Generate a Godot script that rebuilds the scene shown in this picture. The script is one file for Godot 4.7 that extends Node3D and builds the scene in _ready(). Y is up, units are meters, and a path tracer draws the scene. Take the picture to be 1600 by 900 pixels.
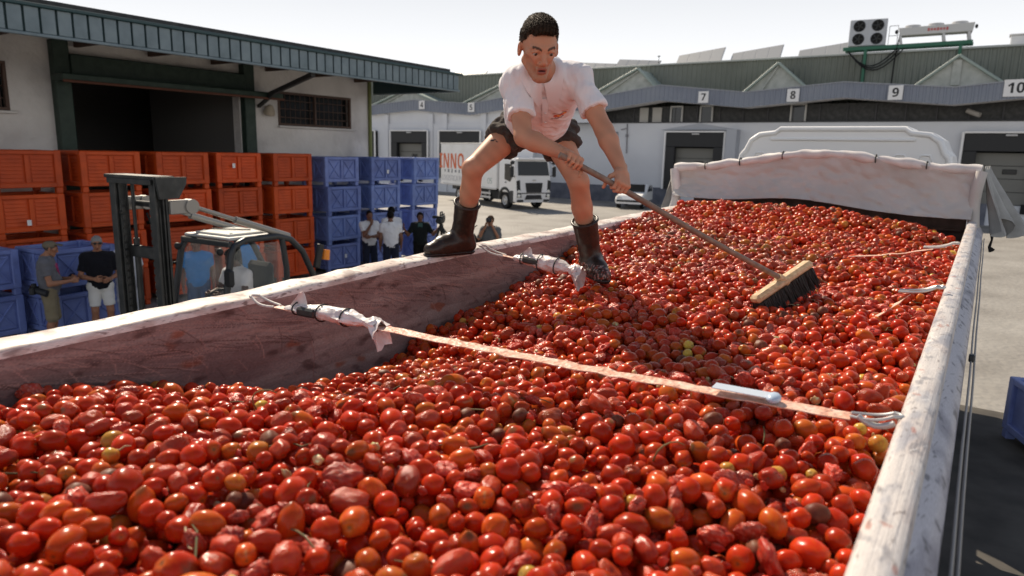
extends Node3D

# ---------------------------------------------------------------- mesh builder
class MB:
	var V := PackedVector3Array()
	var N := PackedVector3Array()
	var U := PackedVector2Array()
	var K := PackedColorArray()
	var col := Color.WHITE
	func tri(a: Vector3, b: Vector3, c: Vector3, na: Vector3, nb: Vector3, nc: Vector3, ua := Vector2.ZERO, ub := Vector2.ZERO, uc := Vector2.ZERO) -> void:
		if (b - a).cross(c - a).dot(na + nb + nc) > 0.0:
			V.append(a); V.append(c); V.append(b)
			N.append(na); N.append(nc); N.append(nb)
			U.append(ua); U.append(uc); U.append(ub)
		else:
			V.append(a); V.append(b); V.append(c)
			N.append(na); N.append(nb); N.append(nc)
			U.append(ua); U.append(ub); U.append(uc)
		K.append(col); K.append(col); K.append(col)
	func quad(a: Vector3, b: Vector3, c: Vector3, d: Vector3, n: Vector3, uv := [Vector2(0, 0), Vector2(1, 0), Vector2(1, 1), Vector2(0, 1)]) -> void:
		tri(a, b, c, n, n, n, uv[0], uv[1], uv[2])
		tri(a, c, d, n, n, n, uv[0], uv[2], uv[3])
	func flat(a: Vector3, b: Vector3, c: Vector3, d: Vector3, outward: Vector3) -> void:
		var n := (b - a).cross(c - a)
		if n.length_squared() < 1e-14:
			n = (c - a).cross(d - a)
		n = n.normalized()
		if n.dot(outward) < 0.0:
			n = -n
		quad(a, b, c, d, n)
	func box(c: Vector3, s: Vector3, bev := 0.0, B := Basis()) -> void:
		var h := s * 0.5
		bev = minf(bev, minf(h.x, minf(h.y, h.z)) * 0.9)
		for i in 3:
			var j := (i + 1) % 3
			var k := (i + 2) % 3
			for sg: float in [-1.0, 1.0]:
				var n := Vector3.ZERO
				n[i] = sg
				var P: Array[Vector3] = []
				for q: Vector2 in [Vector2(-1, -1), Vector2(1, -1), Vector2(1, 1), Vector2(-1, 1)]:
					var p := Vector3.ZERO
					p[i] = sg * h[i]
					p[j] = q.x * (h[j] - bev)
					p[k] = q.y * (h[k] - bev)
					P.append(c + B * p)
				quad(P[0], P[1], P[2], P[3], B * n)
				if bev > 0.0:
					for tg: float in [-1.0, 1.0]:
						var a1 := Vector3.ZERO
						a1[i] = sg * h[i]; a1[j] = tg * (h[j] - bev); a1[k] = h[k] - bev
						var a2 := a1
						a2[k] = -a1[k]
						var b1 := Vector3.ZERO
						b1[i] = sg * (h[i] - bev); b1[j] = tg * h[j]; b1[k] = h[k] - bev
						var b2 := b1
						b2[k] = -b1[k]
						var en := Vector3.ZERO
						en[i] = sg; en[j] = tg
						quad(c + B * a1, c + B * a2, c + B * b2, c + B * b1, B * en.normalized())
		if bev > 0.0:
			for sx: float in [-1.0, 1.0]:
				for sy: float in [-1.0, 1.0]:
					for sz: float in [-1.0, 1.0]:
						var nn := B * Vector3(sx, sy, sz).normalized()
						tri(c + B * Vector3(sx * h.x, sy * (h.y - bev), sz * (h.z - bev)), c + B * Vector3(sx * (h.x - bev), sy * h.y, sz * (h.z - bev)), c + B * Vector3(sx * (h.x - bev), sy * (h.y - bev), sz * h.z), nn, nn, nn)
	func bar(a: Vector3, b: Vector3, w: float, h: float, bev := 0.0, up := Vector3.UP) -> void:
		var z := (b - a).normalized()
		if absf(z.dot(up)) > 0.99:
			up = Vector3.RIGHT
		var x := up.cross(z).normalized()
		box((a + b) * 0.5, Vector3(w, h, (b - a).length()), bev, Basis(x, z.cross(x), z))
	func tube(path: Array, rad: Variant, seg := 8, caps := true) -> void:
		var n := path.size()
		var t0: Vector3 = (path[1] - path[0]).normalized()
		var x := t0.cross(Vector3.UP if absf(t0.y) < 0.9 else Vector3.RIGHT).normalized()
		var rings := []
		for i in n:
			var t: Vector3 = (path[mini(i + 1, n - 1)] - path[maxi(i - 1, 0)]).normalized()
			x = (x - t * x.dot(t)).normalized()
			var y := t.cross(x)
			var r: float = rad if rad is float else rad[i]
			var ring := []
			for s in seg:
				var a := TAU * s / seg
				var d := x * cos(a) + y * sin(a)
				ring.append([path[i] + d * r, d])
			rings.append(ring)
		for i in n - 1:
			for s in seg:
				var s2 := (s + 1) % seg
				var a = rings[i][s]; var b = rings[i][s2]; var c = rings[i + 1][s2]; var d = rings[i + 1][s]
				var u0 := float(s) / seg
				var u1 := float(s + 1) / seg
				var w0 := float(i) / (n - 1)
				var w1 := float(i + 1) / (n - 1)
				tri(a[0], b[0], c[0], a[1], b[1], c[1], Vector2(u0, w0), Vector2(u1, w0), Vector2(u1, w1))
				tri(a[0], c[0], d[0], a[1], c[1], d[1], Vector2(u0, w0), Vector2(u1, w1), Vector2(u0, w1))
		if caps:
			for e in [0, n - 1]:
				var nn: Vector3 = (path[0] - path[1] if e == 0 else path[n - 1] - path[n - 2]).normalized()
				for s in seg:
					tri(path[e], rings[e][s][0], rings[e][(s + 1) % seg][0], nn, nn, nn)
	func cyl(a: Vector3, b: Vector3, ra: float, rb := -1.0, seg := 12) -> void:
		tube([a, b], [ra, ra if rb < 0.0 else rb], seg)
	func ball(c: Vector3, r: Vector3, seg := 12, B := Basis()) -> void:
		var rows := maxi(4, seg / 2)
		var P := []
		for i in rows + 1:
			var th := PI * i / rows
			var row := []
			for s in seg + 1:
				var ph := TAU * s / seg
				var d := Vector3(sin(th) * cos(ph), cos(th), sin(th) * sin(ph))
				row.append([c + B * (d * r), (B * (d / r)).normalized()])
			P.append(row)
		for i in rows:
			for s in seg:
				var a = P[i][s]; var b = P[i][s + 1]; var cc = P[i + 1][s + 1]; var d = P[i + 1][s]
				if i > 0:
					tri(a[0], b[0], cc[0], a[1], b[1], cc[1])
				if i < rows - 1:
					tri(a[0], cc[0], d[0], a[1], cc[1], d[1])
	func sheet(rows: Array, thick := 0.0, uvs := Vector2.ONE) -> void:
		# rows of points -> a smooth sheet; with a thickness it gets a back and edges
		var nr := rows.size()
		var nc: int = rows[0].size()
		var nm := []
		for i in nr:
			var line := []
			for j in nc:
				var du: Vector3 = rows[i][mini(j + 1, nc - 1)] - rows[i][maxi(j - 1, 0)]
				var dv: Vector3 = rows[mini(i + 1, nr - 1)][j] - rows[maxi(i - 1, 0)][j]
				line.append(du.cross(dv).normalized())
			nm.append(line)
		for side in ([1.0] if thick == 0.0 else [1.0, -1.0]):
			for i in nr - 1:
				for j in nc - 1:
					var ids := [[i, j], [i, j + 1], [i + 1, j + 1], [i + 1, j]]
					var p := []
					var n := []
					var u := []
					for q in ids:
						n.append(nm[q[0]][q[1]] * side)
						p.append(rows[q[0]][q[1]] - (nm[q[0]][q[1]] * thick if side < 0.0 else Vector3.ZERO))
						u.append(Vector2(float(q[1]) / (nc - 1), float(q[0]) / (nr - 1)) * uvs)
					tri(p[0], p[1], p[2], n[0], n[1], n[2], u[0], u[1], u[2])
					tri(p[0], p[2], p[3], n[0], n[2], n[3], u[0], u[2], u[3])
		if thick != 0.0:
			for e in 4:
				var m := nc if e < 2 else nr
				for k in m - 1:
					var a: Array = [[0, k], [nr - 1, k], [k, 0], [k, nc - 1]][e]
					var b: Array = [[0, k + 1], [nr - 1, k + 1], [k + 1, 0], [k + 1, nc - 1]][e]
					var pa: Vector3 = rows[a[0]][a[1]]
					var pb: Vector3 = rows[b[0]][b[1]]
					flat(pa, pb, pb - nm[b[0]][b[1]] * thick, pa - nm[a[0]][a[1]] * thick, pa - rows[nr / 2][nc / 2])
	func prism(poly: PackedVector2Array, depth: float, T: Transform3D, bev := 0.0) -> void:
		# polygon in the local xy plane, from z = -depth/2 to z = depth/2
		var inner := poly
		if bev > 0.0:
			var off := Geometry2D.offset_polygon(poly, -bev, Geometry2D.JOIN_MITER)
			if off.size() == 1 and off[0].size() == poly.size():
				inner = off[0]
				# line the two rings up
				var best := 0
				for i in inner.size():
					if inner[i].distance_to(poly[0]) < inner[best].distance_to(poly[0]):
						best = i
				var re := PackedVector2Array()
				var fwd := inner[(best + 1) % inner.size()].distance_to(poly[1]) < inner[(best + inner.size() - 1) % inner.size()].distance_to(poly[1])
				for i in inner.size():
					re.append(inner[posmod(best + (i if fwd else -i), inner.size())])
				inner = re
			else:
				bev = 0.0
		var idx := Geometry2D.triangulate_polygon(inner)
		var h := depth * 0.5
		for sg: float in [-1.0, 1.0]:
			var n := T.basis * Vector3(0, 0, sg)
			for i in range(0, idx.size(), 3):
				var a := inner[idx[i]]; var b := inner[idx[i + 1]]; var c := inner[idx[i + 2]]
				tri(T * Vector3(a.x, a.y, sg * h), T * Vector3(b.x, b.y, sg * h), T * Vector3(c.x, c.y, sg * h), n, n, n, a, b, c)
		var cw := Geometry2D.is_polygon_clockwise(poly)
		for i in poly.size():
			var a := poly[i]; var b := poly[(i + 1) % poly.size()]
			var e := (b - a).normalized()
			var n2 := Vector2(-e.y, e.x) if cw else Vector2(e.y, -e.x)
			var n := T.basis * Vector3(n2.x, n2.y, 0)
			quad(T * Vector3(a.x, a.y, -h + bev), T * Vector3(b.x, b.y, -h + bev), T * Vector3(b.x, b.y, h - bev), T * Vector3(a.x, a.y, h - bev), n)
			if bev > 0.0:
				var ai := inner[i]; var bi := inner[(i + 1) % inner.size()]
				for sg: float in [-1.0, 1.0]:
					flat(T * Vector3(a.x, a.y, sg * (h - bev)), T * Vector3(b.x, b.y, sg * (h - bev)), T * Vector3(bi.x, bi.y, sg * h), T * Vector3(ai.x, ai.y, sg * h), n + T.basis * Vector3(0, 0, sg))
	func lathe(profile: Array, T: Transform3D, seg := 20) -> void:
		# profile of Vector2(radius, y); revolves about local y
		for i in profile.size() - 1:
			var p: Vector2 = profile[i]
			var q: Vector2 = profile[i + 1]
			var e := (q - p).normalized()
			for s in seg:
				var a0 := TAU * s / seg
				var a1 := TAU * (s + 1) / seg
				var d0 := Vector3(cos(a0), 0, sin(a0))
				var d1 := Vector3(cos(a1), 0, sin(a1))
				var n0 := T.basis * (d0 * e.y - Vector3(0, e.x, 0))
				var n1 := T.basis * (d1 * e.y - Vector3(0, e.x, 0))
				var A := T * (d0 * p.x + Vector3(0, p.y, 0)); var Bq := T * (d1 * p.x + Vector3(0, p.y, 0))
				var C := T * (d1 * q.x + Vector3(0, q.y, 0)); var D := T * (d0 * q.x + Vector3(0, q.y, 0))
				if p.x > 1e-5:
					tri(A, Bq, C, n0, n1, n1)
				if q.x > 1e-5:
					tri(A, C, D, n0, n1, n0)
	func mesh() -> ArrayMesh:
		var m := ArrayMesh.new()
		var arr := []
		arr.resize(Mesh.ARRAY_MAX)
		arr[Mesh.ARRAY_VERTEX] = V
		arr[Mesh.ARRAY_NORMAL] = N
		arr[Mesh.ARRAY_TEX_UV] = U
		arr[Mesh.ARRAY_COLOR] = K
		m.add_surface_from_arrays(Mesh.PRIMITIVE_TRIANGLES, arr)
		return m

# ---------------------------------------------------------------- implicit bodies
class Field:
	var o: Vector3
	var cs: float
	var nx: int
	var ny: int
	var nz: int
	var d := PackedFloat32Array()
	func _init(lo: Vector3, hi: Vector3, cell: float) -> void:
		o = lo
		cs = cell
		nx = int(ceil((hi.x - lo.x) / cell)) + 2
		ny = int(ceil((hi.y - lo.y) / cell)) + 2
		nz = int(ceil((hi.z - lo.z) / cell)) + 2
		d.resize(nx * ny * nz)
		d.fill(10.0)
	func cap(a: Vector3, b: Vector3, ra: float, rb: float, k := 0.03, flat := false) -> void:
		var rm := maxf(ra, rb) + k + cs * 2.5
		var lo := a.min(b) - Vector3.ONE * rm - o
		var hi := a.max(b) + Vector3.ONE * rm - o
		var x0 := maxi(0, int(lo.x / cs)); var x1 := mini(nx - 1, int(hi.x / cs) + 1)
		var y0 := maxi(0, int(lo.y / cs)); var y1 := mini(ny - 1, int(hi.y / cs) + 1)
		var z0 := maxi(0, int(lo.z / cs)); var z1 := mini(nz - 1, int(hi.z / cs) + 1)
		var ab := b - a
		var L2 := maxf(ab.length_squared(), 1e-9)
		var L := sqrt(L2)
		var dr := rb - ra
		for z in range(z0, z1 + 1):
			for y in range(y0, y1 + 1):
				var i := (z * ny + y) * nx + x0
				var p := o + Vector3(x0, y, z) * cs - a
				for x in range(x0, x1 + 1):
					var tt := p.dot(ab) / L2
					var t := clampf(tt, 0.0, 1.0)
					var v := (p - ab * t).length() - (ra + dr * t)
					if flat:
						v = maxf(v, (tt - 1.0) * L)
					var w := d[i]
					var h := k - absf(v - w)
					if h > 0.0:
						d[i] = minf(v, w) - h * h / k * 0.25
					elif v < w:
						d[i] = v
					i += 1
					p.x += cs
	func ell(c: Vector3, r: Vector3, B := Basis(), k := 0.03, cut := false) -> void:
		var rm := maxf(r.x, maxf(r.y, r.z)) + k + cs * 2.5
		var lo := c - Vector3.ONE * rm - o
		var hi := c + Vector3.ONE * rm - o
		var x0 := maxi(0, int(lo.x / cs)); var x1 := mini(nx - 1, int(hi.x / cs) + 1)
		var y0 := maxi(0, int(lo.y / cs)); var y1 := mini(ny - 1, int(hi.y / cs) + 1)
		var z0 := maxi(0, int(lo.z / cs)); var z1 := mini(nz - 1, int(hi.z / cs) + 1)
		var inv := B.transposed()
		for z in range(z0, z1 + 1):
			for y in range(y0, y1 + 1):
				var i := (z * ny + y) * nx + x0
				for x in range(x0, x1 + 1):
					var p := inv * (o + Vector3(x, y, z) * cs - c)
					var q := p / r
					var k0 := q.length()
					var k1 := (q / r).length()
					var v := k0 * (k0 - 1.0) / maxf(k1, 1e-6) if k0 > 1e-4 else -minf(r.x, minf(r.y, r.z))
					var w := d[i]
					if cut:
						v = -v
						var g := k - absf(v - w)
						d[i] = maxf(v, w) + (g * g / k * 0.25 if g > 0.0 else 0.0)
					else:
						var h := k - absf(v - w)
						if h > 0.0:
							d[i] = minf(v, w) - h * h / k * 0.25
						elif v < w:
							d[i] = v
					i += 1
	func at(p: Vector3) -> float:
		var q := (p - o) / cs
		var x := clampi(int(q.x), 0, nx - 2); var y := clampi(int(q.y), 0, ny - 2); var z := clampi(int(q.z), 0, nz - 2)
		var f := q - Vector3(x, y, z)
		var i := (z * ny + y) * nx + x
		var a := lerpf(lerpf(d[i], d[i + 1], f.x), lerpf(d[i + nx], d[i + nx + 1], f.x), f.y)
		i += nx * ny
		var b := lerpf(lerpf(d[i], d[i + 1], f.x), lerpf(d[i + nx], d[i + nx + 1], f.x), f.y)
		return lerpf(a, b, f.z)
	func hit(p: Vector3, dir: Vector3, lift := 0.0) -> Vector3:   # where a ray from outside meets the surface
		dir = dir.normalized()
		for k in 90:
			var v := at(p)
			if v < lift + 0.001:
				break
			p += dir * clampf(v - lift, 0.001, 0.01)
		return p
	func plane(p0: Vector3, n: Vector3) -> void:   # keeps what lies behind the plane
		for z in nz:
			for y in ny:
				var i := (z * ny + y) * nx
				var v := (o + Vector3(0, y, z) * cs - p0).dot(n)
				for x in nx:
					if v > d[i]:
						d[i] = v
					v += n.x * cs
					i += 1

class Acc:   # surface nets of several fields in one mesh
	var V := PackedVector3Array()
	var N := PackedVector3Array()
	var K := PackedColorArray()
	var I := PackedInt32Array()
	func add(f: Field, T := Transform3D(), paint: Variant = null, rough: Variant = null) -> void:
		var nx := f.nx
		var ny := f.ny
		var nz := f.nz
		var d := f.d
		var cs := f.cs
		var id := PackedInt32Array()
		id.resize(d.size())
		id.fill(-1)
		var first := V.size()
		var far := cs * 2.2
		var sy := nx
		var sz := nx * ny
		var P := PackedVector3Array()
		var cells := PackedInt32Array()
		for z in nz - 1:
			for y in ny - 1:
				var i := z * sz + y * sy
				for x in nx - 1:
					var d0 := d[i]
					if d0 < far and d0 > -far:
						var d1 := d[i + 1]; var d2 := d[i + sy]; var d3 := d[i + sy + 1]
						var d4 := d[i + sz]; var d5 := d[i + sz + 1]; var d6 := d[i + sz + sy]; var d7 := d[i + sz + sy + 1]
						var neg := int(d0 < 0.0) + int(d1 < 0.0) + int(d2 < 0.0) + int(d3 < 0.0) + int(d4 < 0.0) + int(d5 < 0.0) + int(d6 < 0.0) + int(d7 < 0.0)
						if neg > 0 and neg < 8:
							var s := Vector3.ZERO
							var n := 0
							if (d0 < 0.0) != (d1 < 0.0): s += Vector3(d0 / (d0 - d1), 0, 0); n += 1
							if (d2 < 0.0) != (d3 < 0.0): s += Vector3(d2 / (d2 - d3), 1, 0); n += 1
							if (d4 < 0.0) != (d5 < 0.0): s += Vector3(d4 / (d4 - d5), 0, 1); n += 1
							if (d6 < 0.0) != (d7 < 0.0): s += Vector3(d6 / (d6 - d7), 1, 1); n += 1
							if (d0 < 0.0) != (d2 < 0.0): s += Vector3(0, d0 / (d0 - d2), 0); n += 1
							if (d1 < 0.0) != (d3 < 0.0): s += Vector3(1, d1 / (d1 - d3), 0); n += 1
							if (d4 < 0.0) != (d6 < 0.0): s += Vector3(0, d4 / (d4 - d6), 1); n += 1
							if (d5 < 0.0) != (d7 < 0.0): s += Vector3(1, d5 / (d5 - d7), 1); n += 1
							if (d0 < 0.0) != (d4 < 0.0): s += Vector3(0, 0, d0 / (d0 - d4)); n += 1
							if (d1 < 0.0) != (d5 < 0.0): s += Vector3(1, 0, d1 / (d1 - d5)); n += 1
							if (d2 < 0.0) != (d6 < 0.0): s += Vector3(0, 1, d2 / (d2 - d6)); n += 1
							if (d3 < 0.0) != (d7 < 0.0): s += Vector3(1, 1, d3 / (d3 - d7)); n += 1
							id[i] = first + P.size()
							cells.append(i)
							P.append(f.o + (Vector3(x, y, z) + s / n) * cs)
					i += 1
		var G := PackedVector3Array()
		G.resize(P.size())
		for c in cells:
			var inside := d[c] < 0.0
			for ax in 3:
				var st: int = [1, sy, sz][ax]
				var u: int = [sy, sz, 1][ax]
				var w: int = [sz, 1, sy][ax]
				if c + st >= d.size() or (d[c + st] < 0.0) == inside or c - u - w < 0:
					continue
				var q0 := id[c - u - w]; var q1 := id[c - w]; var q2 := id[c]; var q3 := id[c - u]
				if q0 < 0 or q1 < 0 or q2 < 0 or q3 < 0:
					continue
				if inside:
					var t := q1; q1 = q3; q3 = t
				var a := P[q0 - first]; var b := P[q1 - first]; var e := P[q2 - first]; var g := P[q3 - first]
				var nn := -(e - a).cross(g - b)
				G[q0 - first] += nn; G[q1 - first] += nn; G[q2 - first] += nn; G[q3 - first] += nn
				I.append(q0); I.append(q1); I.append(q2)
				I.append(q0); I.append(q2); I.append(q3)
		for i in P.size():
			var n := G[i].normalized()
			var p := P[i]
			if rough != null:
				p += n * float(rough.call(p, n))
			V.append(T * p)
			N.append((T.basis * n).normalized())
			K.append(paint.call(p, n) if paint != null else Color.WHITE)
	func mesh(renormal := false) -> ArrayMesh:
		if renormal:
			var G := PackedVector3Array()
			G.resize(V.size())
			for i in range(0, I.size(), 3):
				var nn := -(V[I[i + 1]] - V[I[i]]).cross(V[I[i + 2]] - V[I[i]])
				G[I[i]] += nn; G[I[i + 1]] += nn; G[I[i + 2]] += nn
			for i in V.size():
				N[i] = G[i].normalized()
		var m := ArrayMesh.new()
		var arr := []
		arr.resize(Mesh.ARRAY_MAX)
		arr[Mesh.ARRAY_VERTEX] = V
		arr[Mesh.ARRAY_NORMAL] = N
		arr[Mesh.ARRAY_COLOR] = K
		arr[Mesh.ARRAY_INDEX] = I
		m.add_surface_from_arrays(Mesh.PRIMITIVE_TRIANGLES, arr)
		return m

# ---------------------------------------------------------------- naming, materials
var taken := {}
var M := {}
var rng := RandomNumberGenerator.new()

func numbered(n: String) -> String:
	if not taken.has(n):
		taken[n] = 0
		return n
	taken[n] += 1
	return "%s_%03d" % [n, taken[n]]

func tag(o: Node, label := "", category := "", group := "", kind := "") -> Node:
	if label: o.set_meta("label", label)
	if category: o.set_meta("category", category)
	if group: o.set_meta("group", group)
	if kind: o.set_meta("kind", kind)
	return o

func thing(n: String, label: String, category: String, at := Vector3.ZERO, yaw := 0.0, group := "") -> Node3D:
	var o := Node3D.new()
	o.name = numbered(n)
	add_child(o)
	o.position = at
	o.rotation.y = yaw
	tag(o, label, category, group)
	return o

func part(n: String, m: Variant, material: Material, parent: Node, at := Vector3.ZERO) -> MeshInstance3D:
	var o := MeshInstance3D.new()
	o.name = n if parent != self else numbered(n)
	o.mesh = m.mesh() if m is MB or m is Acc else m
	o.material_override = material
	parent.add_child(o, true)
	o.position = at
	return o

func copy_thing(src: Node3D, label: String, at: Vector3, yaw: float) -> Node3D:
	var c: Node3D = src.duplicate()
	c.name = numbered(src.name.rstrip("0123456789").trim_suffix("_"))
	add_child(c)
	c.position = at
	c.rotation.y = yaw
	c.set_meta("label", label)
	return c

func lin(r: float, g: float, b: float, a := 1.0) -> Color:
	var c := Color(r, g, b).linear_to_srgb()
	c.a = a
	return c

func mat(c: Color, rough := 0.6, metal := 0.0, spec := 0.5) -> StandardMaterial3D:
	var m := StandardMaterial3D.new()
	m.albedo_color = c
	m.roughness = rough
	m.metallic = metal
	m.metallic_specular = spec
	return m

func vmat(rough := 0.6, spec := 0.5) -> StandardMaterial3D:
	var m := mat(Color.WHITE, rough, 0.0, spec)
	m.vertex_color_use_as_albedo = true
	return m

func noise(sd: int, freq: float, oct := 4, kind := FastNoiseLite.TYPE_SIMPLEX_SMOOTH) -> FastNoiseLite:
	var n := FastNoiseLite.new()
	n.seed = sd
	n.frequency = freq
	n.fractal_octaves = oct
	n.noise_type = kind
	return n

func ntex(sd: int, freq: float, stops: Array, size := 512, oct := 5, kind := FastNoiseLite.TYPE_SIMPLEX_SMOOTH) -> NoiseTexture2D:
	var t := NoiseTexture2D.new()
	t.width = size
	t.height = size
	t.seamless = true
	t.noise = noise(sd, freq, oct, kind)
	if stops:
		var g := Gradient.new()
		var off := PackedFloat32Array()
		var cols := PackedColorArray()
		for s in stops:
			off.append(s[0])
			cols.append(s[1])
		g.offsets = off
		g.colors = cols
		t.color_ramp = g
	return t

func nnorm(sd: int, freq: float, strength := 2.0, size := 512, oct := 4) -> NoiseTexture2D:
	var t := ntex(sd, freq, [], size, oct)
	t.as_normal_map = true
	t.bump_strength = strength
	return t

func grain(m: StandardMaterial3D, tex: Texture2D, scale: float, world := true) -> StandardMaterial3D:
	m.albedo_texture = tex
	m.uv1_triplanar = true
	m.uv1_world_triplanar = world
	m.uv1_scale = Vector3.ONE * scale
	return m

func bumpy(m: StandardMaterial3D, tex: Texture2D, amount := 1.0) -> StandardMaterial3D:
	m.normal_enabled = true
	m.normal_texture = tex
	m.normal_scale = amount
	return m

func text_part(words: String, height: float, material: Material, parent: Node, T: Transform3D, n := "lettering", bold := true) -> MeshInstance3D:
	var t := TextMesh.new()
	var f := SystemFont.new()
	f.font_names = PackedStringArray(["Droid Sans"])
	f.font_weight = 700 if bold else 400
	t.font = f
	t.text = words
	t.font_size = 64
	t.pixel_size = height / 47.0
	t.depth = 0.006
	t.curve_step = 2.0
	var o := MeshInstance3D.new()
	o.name = n
	o.mesh = t
	o.material_override = material
	parent.add_child(o, true)
	o.transform = T
	return o

# ---------------------------------------------------------------- people
# a hand as its own fine grid: d = from wrist to knuckles, p = where the palm faces, t = side of the thumb
func hand_field(w: Vector3, d: Vector3, p: Vector3, thumb: float, curl: float, cell: float, sc := 1.0, fat := 1.0) -> Field:
	d = d.normalized()
	p = (p - d * p.dot(d)).normalized()
	var l := d.cross(p).normalized() * thumb          # towards the thumb
	var f := Field.new(w - Vector3.ONE * 0.21 * sc, w + Vector3.ONE * 0.21 * sc, cell)
	f.cap(w - d * 0.03 * sc, w + d * 0.012 * sc, 0.027 * sc, 0.025 * sc, 0.02)
	var ln := [0.068, 0.078, 0.074, 0.062]
	for i in 4:
		var off := (1.5 - i) * 0.0208 * sc
		var kn: Vector3 = w + d * (0.088 - 0.004 * absf(i - 1.2)) * sc + l * off
		f.cap(w + d * 0.01 * sc + l * off * 0.75, kn, 0.0165 * sc, 0.0125 * sc, 0.012)
		var dir := d
		var a := kn
		var seg: float = ln[i] * sc
		var up := p
		for s in 3:
			var ang: float = curl * [0.75, 1.1, 0.8][s] + (0.06 * i if s == 0 else 0.0)
			var nd := dir * cos(ang) + up * sin(ang)
			up = up * cos(ang) - dir * sin(ang)
			dir = nd
			var b: Vector3 = a + dir * seg * [0.46, 0.31, 0.23][s]
			var r: float = [0.0092, 0.0083, 0.0074][s] * sc * fat
			f.cap(a, b, r * 1.05, r * 0.92, 0.004)
			a = b
	var t0 := w + d * 0.028 * sc + l * 0.026 * sc
	var t1: Vector3 = t0 + (d * 0.55 + l * 0.75 + p * 0.35 * (0.4 + curl)).normalized() * 0.038 * sc
	var t2: Vector3 = t1 + (d * 0.8 + l * 0.25 + p * (0.35 + 0.5 * curl)).normalized() * 0.032 * sc
	var t3: Vector3 = t2 + (d * 0.75 - l * 0.1 + p * (0.3 + 0.8 * curl)).normalized() * 0.026 * sc
	f.cap(w + d * 0.012 * sc + l * 0.01 * sc, t0, 0.018 * sc, 0.0145 * sc, 0.012)
	f.cap(t0, t1, 0.0135 * sc, 0.0108 * sc, 0.008)
	f.cap(t1, t2, 0.0104 * sc * fat, 0.0095 * sc * fat, 0.005)
	f.cap(t2, t3, 0.0094 * sc * fat, 0.0082 * sc * fat, 0.005)
	return f

func head_field(cell: float) -> Field:   # in head axes: x to the person's left, y up, z forward, chin at -0.12
	var f := Field.new(Vector3(-0.11, -0.15, -0.13), Vector3(0.11, 0.14, 0.13), cell)
	f.ell(Vector3(0, 0.036, -0.014), Vector3(0.075, 0.086, 0.096), Basis(), 0.02)
	f.ell(Vector3(0, -0.016, 0.03), Vector3(0.058, 0.08, 0.058), Basis(), 0.03)
	for s: float in [-1.0, 1.0]:
		f.cap(Vector3(0.05 * s, -0.05, -0.005), Vector3(0.015 * s, -0.1, 0.058), 0.019, 0.018, 0.02)
		f.cap(Vector3(0.05 * s, -0.006, 0.05), Vector3(0.03 * s, -0.02, 0.068), 0.016, 0.015, 0.02)
		f.ell(Vector3(0.033 * s, 0.006, 0.096), Vector3(0.016, 0.0095, 0.016), Basis(), 0.012, true)
		f.cap(Vector3(0.012 * s, -0.034, 0.092), Vector3(0.014 * s, -0.035, 0.084), 0.0085, 0.008, 0.006)
		f.ell(Vector3(0.079 * s, -0.006, -0.012), Vector3(0.01, 0.031, 0.019), Basis(Vector3.UP, 0.35 * s), 0.008)
		f.ell(Vector3(0.086 * s, -0.003, -0.006), Vector3(0.006, 0.017, 0.009), Basis(Vector3.UP, 0.35 * s), 0.004, true)
		f.cap(Vector3(0.012 * s, 0.025, 0.084), Vector3(0.043 * s, 0.026, 0.071), 0.011, 0.009, 0.014)
	for s: float in [-1.0, 1.0]:   # eyelids
		f.cap(Vector3(0.021 * s, 0.0125, 0.083), Vector3(0.034 * s, 0.0145, 0.0845), 0.0046, 0.005, 0.004)
		f.cap(Vector3(0.034 * s, 0.0145, 0.0845), Vector3(0.047 * s, 0.009, 0.076), 0.005, 0.0044, 0.004)
		f.cap(Vector3(0.022 * s, -0.0065, 0.081), Vector3(0.046 * s, -0.007, 0.075), 0.0042, 0.004, 0.004)
	for s: float in [-1.0, 1.0]:   # hollow below the cheekbone
		f.ell(Vector3(0.062 * s, -0.05, 0.056), Vector3(0.018, 0.03, 0.028), Basis(), 0.025, true)
	f.cap(Vector3(0, -0.1, 0.06), Vector3(0, -0.103, 0.064), 0.019, 0.019, 0.02)
	f.cap(Vector3(0, 0.02, 0.083), Vector3(0, -0.026, 0.106), 0.0085, 0.0105, 0.012)
	f.cap(Vector3(0, -0.03, 0.1), Vector3(0, -0.036, 0.096), 0.009, 0.008, 0.008)
	f.cap(Vector3(-0.017, -0.058, 0.083), Vector3(0.017, -0.058, 0.083), 0.0078, 0.0078, 0.008)
	f.cap(Vector3(-0.014, -0.072, 0.082), Vector3(0.014, -0.072, 0.082), 0.0085, 0.0085, 0.008)
	f.ell(Vector3(0, -0.065, 0.094), Vector3(0.017, 0.0038, 0.012), Basis(), 0.004, true)
	return f

func hair_field(cell: float, length: float, crop := false) -> Field:
	var f := Field.new(Vector3(-0.12, -0.16, -0.15), Vector3(0.12, 0.16, 0.13), cell)
	f.ell(Vector3(0, 0.036, -0.016), Vector3(0.075, 0.086, 0.096) + Vector3.ONE * length, Basis(), 0.02)
	if crop:
		f.ell(Vector3(0, 0.086, 0.006), Vector3(0.058, 0.05, 0.084), Basis(), 0.03)
		f.ell(Vector3(0.004, 0.104, 0.05), Vector3(0.04, 0.027, 0.036), Basis(), 0.02)
		for s: float in [-1.0, 1.0]:      # bare temples
			f.ell(Vector3(0.07 * s, 0.055, 0.075), Vector3(0.034, 0.05, 0.04), Basis(), 0.01, true)
		f.plane(Vector3(0, 0.083, 0.078), Vector3(0, -0.8, 0.6).normalized())
	else:
		f.plane(Vector3(0, 0.078, 0.08), Vector3(0, -0.62, 0.78).normalized())
	f.plane(Vector3(0, -0.045, -0.05), Vector3(0, -1, 0.1).normalized())
	return f

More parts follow.
